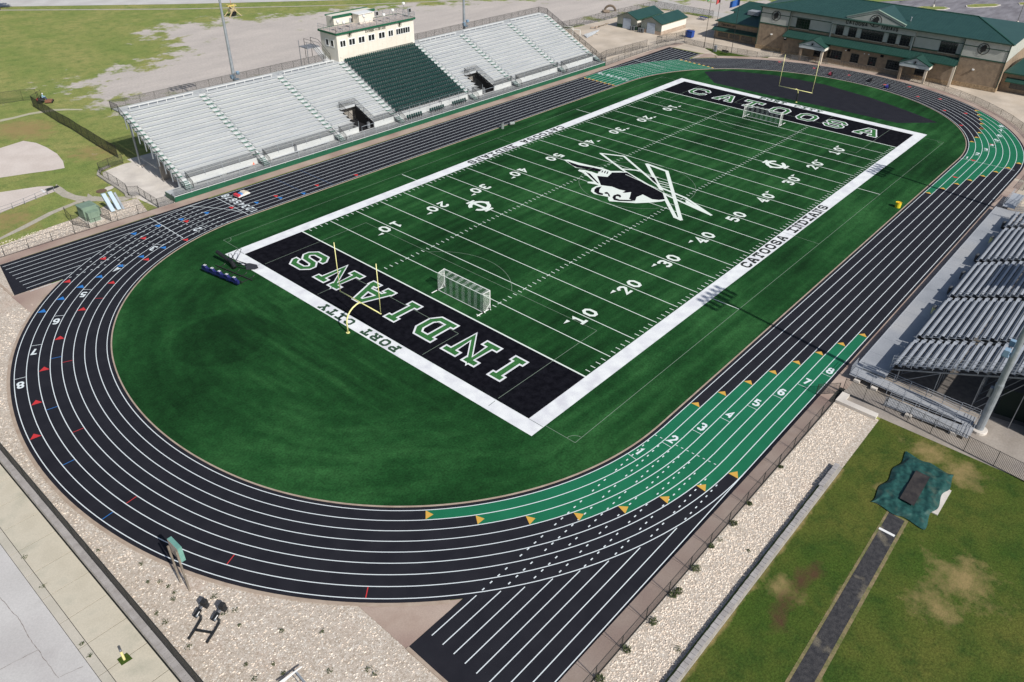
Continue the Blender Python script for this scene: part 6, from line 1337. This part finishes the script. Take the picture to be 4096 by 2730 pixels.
yb = rg('R3', 1485, 1385); o = empty('yellow_tub', (yb.x, yb.y, 0), 'bright yellow tub on the turf beside the right straight', 'tub'); MB().lathe((0, 0, 0), [(.38, 0), (.42, .75), (.45, .8), (.40, .78), (.36, .1)], 14).build('tub', mat('tub_yellow', (.75, .62, .02)), o, world=False)
k = MB()
for i in range(8): a = i*.785; k.blob((.2*cos(a), .2*sin(a), .72), .13, 1, .2)
k.build('contents', mat('tub_orange', (.85, .45, .03)), o, world=False)
p = rg('R1', 1615, 1322); o = empty('equipment_cart', (p.x+.3, p.y+.3, 0), 'small red and white covered cart parked in the outer lanes beside the lane numbers', 'cart', rz=.12)
k = MB(); k.box(-1.1, 1.0, -.6, .6, .35, .5); k.build('bed', mat('cart_white', (.75, .73, .70)), o, world=False); k = MB(); k.box(-1.15, -.7, -.55, .55, .45, .75); k.build('crate', mat('cart_red', (.6, .04, .06)), o, world=False); k = MB(); k.box(-.45, -.1, -.3, .35, .5, .72); k.build('box', mat('cart_blue', (.10, .25, .55)), o, world=False); k = MB(); k.prism([(-.05, .5), (.9, .5), (.75, .72), (.1, .8)], -.5, .5, lambda a, b, c: Vector((a, c, b))); k.build('cover', mat('cart_cover', (.70, .62, .50)), o, world=False)
for x in (-.8, .7):
    for y in (-.6, .6): MB().tube([(x, y-.05, .18), (x, y+.05, .18)], .18, 10).build('wheel', BLK, o, world=False)
for (r, u, v), c, lab in ((('R3', 1035, 503), (.35, .05, .08), 'dark red hurdle cart on the far bend behind the goalpost'), (('R3', 1296, 545), (.02, .02, .03), 'black starting block set on the far bend'), (('R3', 1415, 588), (.05, .05, .35), 'purple blue equipment box on the inner lanes of the far bend')):
    p = rg(r, u, v); o = empty('track_cart', (p.x, p.y, 0), lab, 'track equipment'); k = MB(); k.box(-.5, .5, -.3, .3, .15, .5); k.beam((-.6, -.3, .1), (.7, .3, .7), .06); k.build('frame', mat('cart_'+lab[:9], c), o, world=False); k = MB(); k.box(-.35, .35, -.45, -.32, .1, .8); k.build('rack', BLK, o, world=False)
    for x in (-.4, .4): MB().tube([(x, -.35, .1), (x, .35, .1)], .1, 8).build('wheel', BLK, o, world=False)
# transformer and cabinets
TG = mat('transformer_green', (.17, .24, .18), (.20, .28, .21), 1.5, .6)
o = empty('transformer', (-8.7, 73.4, 0), 'grey green electrical transformer inside the small black fence enclosure', 'transformer')
k = MB(); k.box(-9.7, -7.8, 72.9, 75.0, .1, 1.85); k.build('tank', TG, o); k = MB(); k.box(-9.5, -8.0, 72.0, 72.9, .1, 1.5); k.build('cabinet', TG, o); k = MB(); k.box(-9.9, -7.6, 71.8, 75.2, -.04, .1); k.build('pad', CONCL, o)
k = MB(); k.prism([(72.9, 1.85), (75.1, 1.85), (75.1, 1.95), (72.9, 2.05)], -9.8, -7.7, lambda a, b, c: Vector((c, a, b))); k.build('lid', TG, o)
for x in (-9.2, -8.3): k = MB(); k.box(x, x+.12, 71.93, 72.0, .3, 1.4); k.build('fin', TG, o)
k = MB(); k.box(-7.8, -7.3, 73.2, 74.4, .4, 1.5); k.build('cooling_fins', TG, o)
o = empty('folded_table', (-4.9, 74.2, 0), 'two pale blue panels leaning upright behind the low fence left of the grandstand', 'folded tables')
PB_ = mat('pale_blue_plastic', (.40, .50, .57), rough=.5)
for dx, z in ((0, 0), (.9, .05)): 
    k = MB(); a = Vector((-5.6+dx, 73.4, .1)); b = Vector((-5.9+dx, 74.4, 2.6)); k.add([a+Vector((-.28, 0, 0)), a+Vector((.28, 0, 0)), b+Vector((.28, 0, 0)), b+Vector((-.28, 0, 0)), a+Vector((-.28, .5, 0)), a+Vector((.28, .5, 0)), b+Vector((.28, .45, -.1)), b+Vector((-.28, .45, -.1))], [(0, 1, 2, 3), (7, 6, 5, 4), (0, 4, 5, 1), (3, 2, 6, 7), (0, 3, 7, 4), (1, 5, 6, 2)]); k.build('panel', PB_, o)
k = MB(); k.beam((-4.2, 73.2, 0), (-4.4, 74.4, 2.3), .3, .12); k.beam((-3.9, 74.6, 0), (-4.4, 74.3, 2.0), .1); k.build('frame', STEEL, o)
k = MB(); mh = [(-3.45+.75*cos(2*pi*i/16), 81.9+.75*sin(2*pi*i/16)) for i in range(16)]; k.prism(mh, -.03, .02); tag(k.build('manhole_cover', mat('rust_iron', (.14, .09, .06))), 'rusty round manhole cover in the grass left of the grandstand', 'manhole cover')
setting('concrete_patch', [[(-2.9, 82.3), (-2.3, 82.9), (-1.4, 82.8), (-1.2, 82.2), (-1.9, 81.6), (-2.8, 81.4)]], -.035, CONCL)
hp = [rg('R1', *q) for q in ((270, 1265), (385, 1232), (405, 1243), (300, 1285))]; setting('black_mat', [[tuple(rg('R1', *q)[:2]) for q in ((300, 1262), (385, 1236), (397, 1246), (312, 1280))]], -.03, BLKP)
setting('white_board', [[tuple(rg('R1', *q)[:2]) for q in ((270, 1265), (280, 1262), (305, 1282), (293, 1287))]], -.03, WHT)
# block edge of the terrace
tw = empty('block_wall', (-1.2, 80, 0), 'curved low block wall along the foot of the terrace fence', 'wall')
PW = resample([(1.8, 90.3), (-.1, 89.7), (-1.1, 88), (-1.25, 84.6), (-1.3, 81), (-1.5, 78), (-1.9, 76.9), (-1.6, 76.1), (-.6, 75.9)], .55)
for a, b in zip(PW, PW[1:]):
    k = MB(); d = (b-a)*.47; c = (a+b)/2; k.beam(c-d+Vector((0, 0, .1)), c+d+Vector((0, 0, .1)), .4, .3); k.build('block', BLOCK, tw)

# ================================================================== LONG JUMP PIT
def tarp():
    k = MB(); nx, ny = 90, 46; C = [Vector((11.45, -28.55)), Vector((19.85, -28.8)), Vector((19.6, -33.05)), Vector((11.35, -32.95))]; vs = []
    rnd = random.Random(3); ph = [(rnd.uniform(-4, 4), rnd.uniform(-4, 4), rnd.uniform(0, 6), rnd.uniform(.03, .11)) for _ in range(14)]
    for j in range(ny+1):
        for i in range(nx+1):
            a, b = i/nx, j/ny; p = C[0]*(1-a)*(1-b)+C[1]*a*(1-b)+C[2]*a*b+C[3]*(1-a)*b
            e = min(a, 1-a, b, 1-b); z = .02+sum(.36*h*abs(sin(fx*p.x+fy*p.y*(1 if q % 2 else -1)+f)) for q, (fx, fy, f, h) in enumerate(ph)); 
            z = z*min(1, e*9+.12)+.03; w_ = .14*sin(p.x*2.1+p.y*2.7)*(1-min(1, e*6)); vs.append((p.x+w_, p.y+w_, z))
    fs = [(j*(nx+1)+i, j*(nx+1)+i+1, (j+1)*(nx+1)+i+1, (j+1)*(nx+1)+i) for j in range(ny) for i in range(nx)]
    k.add(vs, fs); o = k.build('pit_tarp', mat('green_tarp', (.007, .042, .038), (.02, .09, .078), 2.6, .5, col3=(.07, .10, .075), scale3=1.1, m3=(.55, .75)), None, smooth=True)
    return o
tag(tarp(), 'crumpled dark green tarp covering the long jump sand pit', 'tarp')
k = MB(); vs = []
for i in range(9):
    for j in range(4):
        a, b = i/8, j/3; vs.append((12.9+4.5*a+.1*b, -31.55+1.2*b+.1*a, .47+.03*sin(i*1.7+j)))
k.add(vs, [(i*4+j, i*4+j+1, (i+1)*4+j+1, (i+1)*4+j) for i in range(8) for j in range(3)]); 
tag(k.build('rubber_mat', mat('brown_black_mat', (.014, .012, .014), (.045, .038, .035), 1.2, .8)), 'dark mat lying in the middle of the green tarp', 'mat')
k = MB(); k.box(13.7, 17.5, -33.35, -32.6, -.03, .06); tag(k.build('concrete_slab', CONCL), 'pale concrete slab showing beside the tarp', 'slab')
k = MB(); k.box(11.6, 19.5, -32.8, -28.95, -.03, .02); k.build('pit_edge', CURB)['kind'] = 'structure'
setting('runway', [[(11.3, -30.2), (11.2, -31.5), (-45, -32.8), (-45, -31.5)]], -.012, mat('worn_runway', (.022, .022, .026), (.05, .048, .05), 3, .9, col3=(.22, .19, .13), scale3=.55, m3=(.56, .74), speck=(14, .5), bump=.3))
setting('runway_margin', [[(11.5, -30.0), (11.4, -31.75), (-45, -33.1), (-45, -31.2)]], -.02, mat('dry_margin', (.24, .18, .10), (.12, .13, .04), 1.2, .95, speck=(6, .3)))
k = MB(); k.box(8.85, 9.1, -31.46, -30.2, -.012, .01); tag(k.build('takeoff_board', WHT), 'white take off board across the black runway', 'board')
# white rails at the bottom edge
o = empty('hurdle_frame', (-32, -5, 0), 'part of a white and grey metal frame lying on the stones at the bottom edge', 'metal frame')
def bp_(u, v, z=0): return at(1000+u*.223, 2560+v*.223, z)
k = MB(); k.beam(bp_(935, 480, .5), bp_(520, 770, .5), .06, .08); k.build('rail', WHT, o); k = MB(); k.beam(bp_(820, 560, .45), bp_(560, 790, .45), .1, .05); k.build('rail', WHT, o); k = MB(); k.beam(bp_(820, 570, .4), bp_(1000, 790, .3), .12, .12); k.build('leg', STEEL, o); k = MB(); k.beam(bp_(770, 640, .1), bp_(900, 800, .1), .04); k.build('brace', STEELD, o)

# ================================================================== MOWER AND PERSON
p = rg('A7', 590, 372); mo = empty('riding_mower', (p.x, p.y, 0), 'red brown riding mower by the gate at the end of the dark fence', 'mower', rz=-.55)
k = MB(); k.box(-.9, .2, -.45, .45, .45, .85); k.build('engine_body', mat('mower_black', (.03, .03, .03)), mo, world=False); k = MB(); k.box(.3, 1.5, -.8, .8, .18, .42); k.prism([(.3, .42), (1.4, .42), (1.2, .55), (.4, .6)], -.5, .5, lambda a, b, c: Vector((a, c, b))); k.build('cutting_deck', mat('mower_brown', (.22, .10, .06)), mo, world=False); k = MB(); k.box(-.3, .25, -.28, .28, .85, .95); k.box(-.4, -.28, -.28, .28, .9, 1.4); k.build('seat', BLK, mo, world=False); k = MB(); k.tube([(-.8, -.45, .8), (-.8, -.45, 2.1), (-.8, .45, 2.1), (-.8, .45, .8)], .04, 6); k.build('roll_bar', BLK, mo, world=False); k = MB(); k.box(-1.1, -.85, -.5, .5, .4, .9); k.build('rear_guard', mat('mower_red', (.35, .04, .03)), mo, world=False)
for x, y, r_ in ((-.6, -.6, .36), (-.6, .6, .36), (1.5, -.55, .2), (1.5, .55, .2)): MB().tube([(x, y-.12, r_), (x, y+.12, r_)], r_, 12).build('wheel', BLK, mo, world=False)
def person(loc, rz, label):
    root = empty('person', loc, label, 'person', None, rz)
    J = {'pel': (0, 0, .98), 'sp': (.02, 0, 1.2), 'ch': (.06, 0, 1.42), 'nk': (.1, 0, 1.56), 'hd': (.14, 0, 1.68), 'ht': (.15, 0, 1.82)}
    for s, n in ((-1, 'r'), (1, 'l')):
        J['hip'+n] = (.03, s*.1, .95); J['kn'+n] = (.48, s*.14, .98); J['an'+n] = (.6, s*.14, .56); J['to'+n] = (.78, s*.14, .5); J['sh'+n] = (.06, s*.19, 1.46); J['el'+n] = (.2, s*.24, 1.2); J['wr'+n] = (.45, s*.2, 1.2); J['ha'+n] = (.54, s*.19, 1.2)
    E = [('pel', 'sp'), ('sp', 'ch'), ('ch', 'nk'), ('nk', 'hd'), ('hd', 'ht')]
    for n in 'rl': E += [('pel', 'hip'+n), ('hip'+n, 'kn'+n), ('kn'+n, 'an'+n), ('an'+n, 'to'+n), ('ch', 'sh'+n), ('sh'+n, 'el'+n), ('el'+n, 'wr'+n), ('wr'+n, 'ha'+n)]
    R_ = dict(pel=.15, sp=.14, ch=.16, nk=.06, hd=.1, ht=.08, hip=.1, kn=.07, an=.05, to=.04, sh=.07, el=.045, wr=.035, ha=.04); K = list(J)
    me = bpy.data.meshes.new('body'); me.from_pydata([J[q] for q in K], [(K.index(a), K.index(b)) for a, b in E], []); ob = bpy.data.objects.new('body', me); COL.objects.link(ob); ob.parent = root
    md = ob.modifiers.new('skin', 'SKIN'); 
    for i, q in enumerate(K): r_ = R_.get(q, R_.get(q[:-1], .05)); me.skin_vertices[0].data[i].radius = (r_, r_)
    me.skin_vertices[0].data[0].use_root = True
    ob.modifiers.new('sub', 'SUBSURF').levels = 1; me.materials.append(mat('light_blue_shirt', (.30, .50, .66)))
    k = MB()
    for s in (-1, 1): k.tube([(.0, s*.1, .95), (.48, s*.14, .99), (.6, s*.14, .58)], .115, 8, .08)
    k.build('trousers', mat('dark_trousers', (.03, .05, .12)), root, world=False); k = MB(); k.blob((.14, 0, 1.76), .125, 2, .0, (1, .95, .95)); k.build('cap', mat('white_cap', (.7, .7, .7)), root, world=False); k = MB(); k.blob((.19, 0, 1.67), .1, 2, .0, (.9, .85, 1.1)); k.build('face', mat('skin', (.42, .24, .17)), root, world=False)
person((p.x, p.y, -.02), -.55, 'person in a light blue shirt and dark trousers riding the mower')
# far things
p = rg('R1', 1555, 108); o = empty('blind_tower', (p.x, p.y, 0), 'small wooden stand with yellow boards on the far grass at the top left', 'wooden stand')
TAN = mat('tan_board', (.45, .36, .20)); k = MB()
for sx, sy in ((-1, -1), (1, -1), (1, 1), (-1, 1)): k.beam((1.9*sx, 1.3*sy, 0), (-1.0*sx, .4*sy, 3.0), .22)
k.build('leg', TAN, o, world=False); k = MB(); k.box(-.9, .9, -.7, .7, 1.2, 1.9); k.build('box', mat('tan_box', (.4, .34, .22)), o, world=False); k = MB(); k.quad((-.8, -.72, .3), (.8, -.72, .3), (.8, -.72, 1.3), (-.8, -.72, 1.3)); k.build('opening', DRED, o, world=False); k = MB(); k.box(-1.3, 1.3, -.5, .5, 2.6, 2.8); k.beam((-1.5, 0, 3.1), (1.4, .2, 2.5), .3, .1); k.build('top_board', mat('yellow_board', (.62, .5, .12)), o, world=False); k = MB(); k.beam((0, 0, 2.8), (0, .2, 5.6), .1); k.build('mast', mat('red_mast', (.45, .2, .12)), o, world=False)
def tree(x, y, h, label, seed):
    rnd = random.Random(seed); o = empty('broadleaf_tree', (x, y, 0), label, 'tree'); k = MB(); k.tube([(0, 0, -.2), (.1, .05, h*.3), (0, .2, h*.6)], .35, 8, .12)
    for i in range(7): a = rnd.uniform(0, 6.28); k.tube([(0, .1, h*(.3+.04*i)), (cos(a)*h*.3, sin(a)*h*.3, h*(.55+.05*i))], .12, 5, .03)
    k.build('trunk', mat('bark', (.08, .06, .04)), o, world=False); k = MB(); ce = []
    for i in range(26): a = rnd.uniform(0, 6.28); r_ = h*.4*math.sqrt(rnd.random()); ce.append((r_*cos(a), r_*sin(a), h*rnd.uniform(.4, .95)))
    for i in range(4200):
        c = rnd.choice(ce); u = Vector((rnd.gauss(0, 1), rnd.gauss(0, 1), rnd.gauss(0, 1))).normalized()*h*.13*rnd.random()**.4; q = Vector(c)+u; s_ = rnd.uniform(.12, .28); d = Vector((rnd.gauss(0, 1), rnd.gauss(0, 1), rnd.gauss(0, 1))).normalized(); e = d.orthogonal().normalized(); f = d.cross(e)
        k.quad(q+e*s_, q+f*s_*.6, q-e*s_, q-f*s_*.6)
    k.build('crown', mat('dark_foliage', (.035, .05, .02), (.06, .08, .03), 1.5, .9), o, world=False)
p = rg('R1', -2, 66); tree(p.x, p.y, 8, 'dark leafy tree at the top left corner beside the highway', 5)
def shrub(x, y, r, label, n=110):
    k = MB(); rnd = random.Random(int(x*91+y*7))
    for i in range(n):
        a = rnd.uniform(0, 6.28); q = Vector((x+r*.9*rnd.random()**.6*cos(a), y+r*.9*rnd.random()**.6*sin(a), rnd.random()*r*.7)); s_ = rnd.uniform(.03, .09); d = Vector((rnd.gauss(0, 1), rnd.gauss(0, 1), rnd.gauss(0, 1.4))).normalized(); e = d.orthogonal().normalized(); k.quad(q+d*s_*1.6, q+e*s_*.5, q-d*s_*1.6, q-e*s_*.5)
    o = k.build('weed', mat('weed_green', (.035, .06, .015), (.09, .10, .04), 4, .9)); tag(o, label, 'weed', 'scrubby weeds along the apron fence')
for i, (r, u, v, s_) in enumerate((('R8', 2310, 985, .5), ('R8', 2180, 1160, .55), ('R8', 2005, 1350, .5), ('R8', 1825, 1545, .5), ('R9', 490, 375, .35), ('R9', 385, 510, .5), ('R9', 235, 660, .35), ('R9', 130, 810, .6), ('R9', 15, 960, .5), ('R9', 700, 130, .3))):
    p = rg(r, u, v); shrub(p.x, p.y-.1, s_*.72, ['weed clump nearest the middle of the apron fence, fifth post up from the bottom edge', 'second weed clump from the middle going down the apron fence', 'dark weed clump beside the third post from the bottom of the picture', 'lowest dark weed clump along the apron fence, near the bottom edge', 'small weed tuft with pale stones beside the upper apron fence', 'wide dark weed clump below the small upper tuft at the fence', 'small weed tuft at the fence next to a reddish dry patch', 'bushy weed clump among big white stones by the fence', 'dark weed clump under the fence left of the capped block wall', 'uppermost tiny weed tuft at the fence near the visitor ramp'][i])
# stones lying on the gravel and small weeds
def scatter_stones():
    rnd = random.Random(11); vs, fs = [], []
    base = [Vector(v) for v in ((1, 0, 0), (-1, 0, 0), (0, 1, 0), (0, -1, 0), (0, 0, 1), (0, 0, -.4))]; bf = [(0, 2, 4), (2, 1, 4), (1, 3, 4), (3, 0, 4)]
    areas = [((-35.1, -24.2), (-22, 56), 8500), ((-24, -24.3), (22.5, -20.9), 6500), ((-30, 71), (-2, 75.0), 1500)]
    for (ax, ay), (bx, by), n in areas:
        for i in range(n):
            x, y = rnd.uniform(ax, bx), rnd.uniform(ay, by)
            if ax < -35 and (st(x, y)[1] < OUT+.5 or (x > -24.6 and -19.6 < y < -4)): continue
            if ax < -35 and y > 40 and False: continue
            if ax < -35 and not (y < 20 or x < -30) : pass
            s_ = rnd.uniform(.04, .11)*(1.3 if rnd.random() < .1 else 1); a = rnd.uniform(0, 6.28); b_ = len(vs); e = rnd.uniform(.6, 1.2)
            for v in base: vs.append((x+(v.x*cos(a)-v.y*e*sin(a))*s_, y+(v.x*sin(a)+v.y*e*cos(a))*s_, -.04+v.z*s_*.6))
            fs += [tuple(q+b_ for q in f) for f in bf]
    k = MB(); k.add(vs, fs); o = k.build('river_stones', mat('loose_stone', (.80, .72, .62), (.62, .51, .41), 7, .9, detail=2, mixr=(.4, .6))); o['kind'] = 'stuff'
scatter_stones()
def scatter_weeds():
    rnd = random.Random(4); k = MB(); cl = []
    for (r, u, v) in (('R7', 655, 690), ('R7', 985, 900), ('R7', 1065, 898), ('R7', 1125, 930), ('R7', 1165, 970), ('R7', 1045, 1110), ('R7', 1500, 1105), ('R7', 1570, 1090), ('R7', 1430, 995), ('R7', 1600, 1190), ('R7', 1880, 1225), ('R7', 2150, 1230), ('R7', 1640, 1450), ('R7', 1820, 1450), ('R7', 1890, 1510), ('R7', 1700, 1545), ('R7', 1255, 1335), ('R7', 165, 735), ('R7', 288, 925), ('R7', 545, 1312), ('R7', 598, 1390), ('R8', 330, 1515), ('R8', 290, 1480), ('R9', 20, 1350), ('R9', 300, 620), ('R9', 490, 690), ('R7', 2200, 1490), ('R7', 1105, 1165), ('R7', 1155, 1015), ('R7', 940, 780)): p = rg(r, u, v); cl.append((p.x, p.y, rnd.uniform(.16, .34)))
    for x, y, r_ in cl:
        for i in range(34):
            a = rnd.uniform(0, 6.28); q = Vector((x+r_*rnd.random()*cos(a), y+r_*rnd.random()*sin(a), rnd.uniform(0, .1))); s_ = rnd.uniform(.03, .07); d = Vector((rnd.gauss(0, 1), rnd.gauss(0, 1), .4)).normalized(); e = d.cross(Vector((0, 0, 1))).normalized(); k.quad(q+d*s_, q+e*s_*.5, q-d*s_, q-e*s_*.5)
    k.build('small_weeds', mat('weed_green', (.035, .06, .015)))['kind'] = 'stuff'
scatter_weeds()
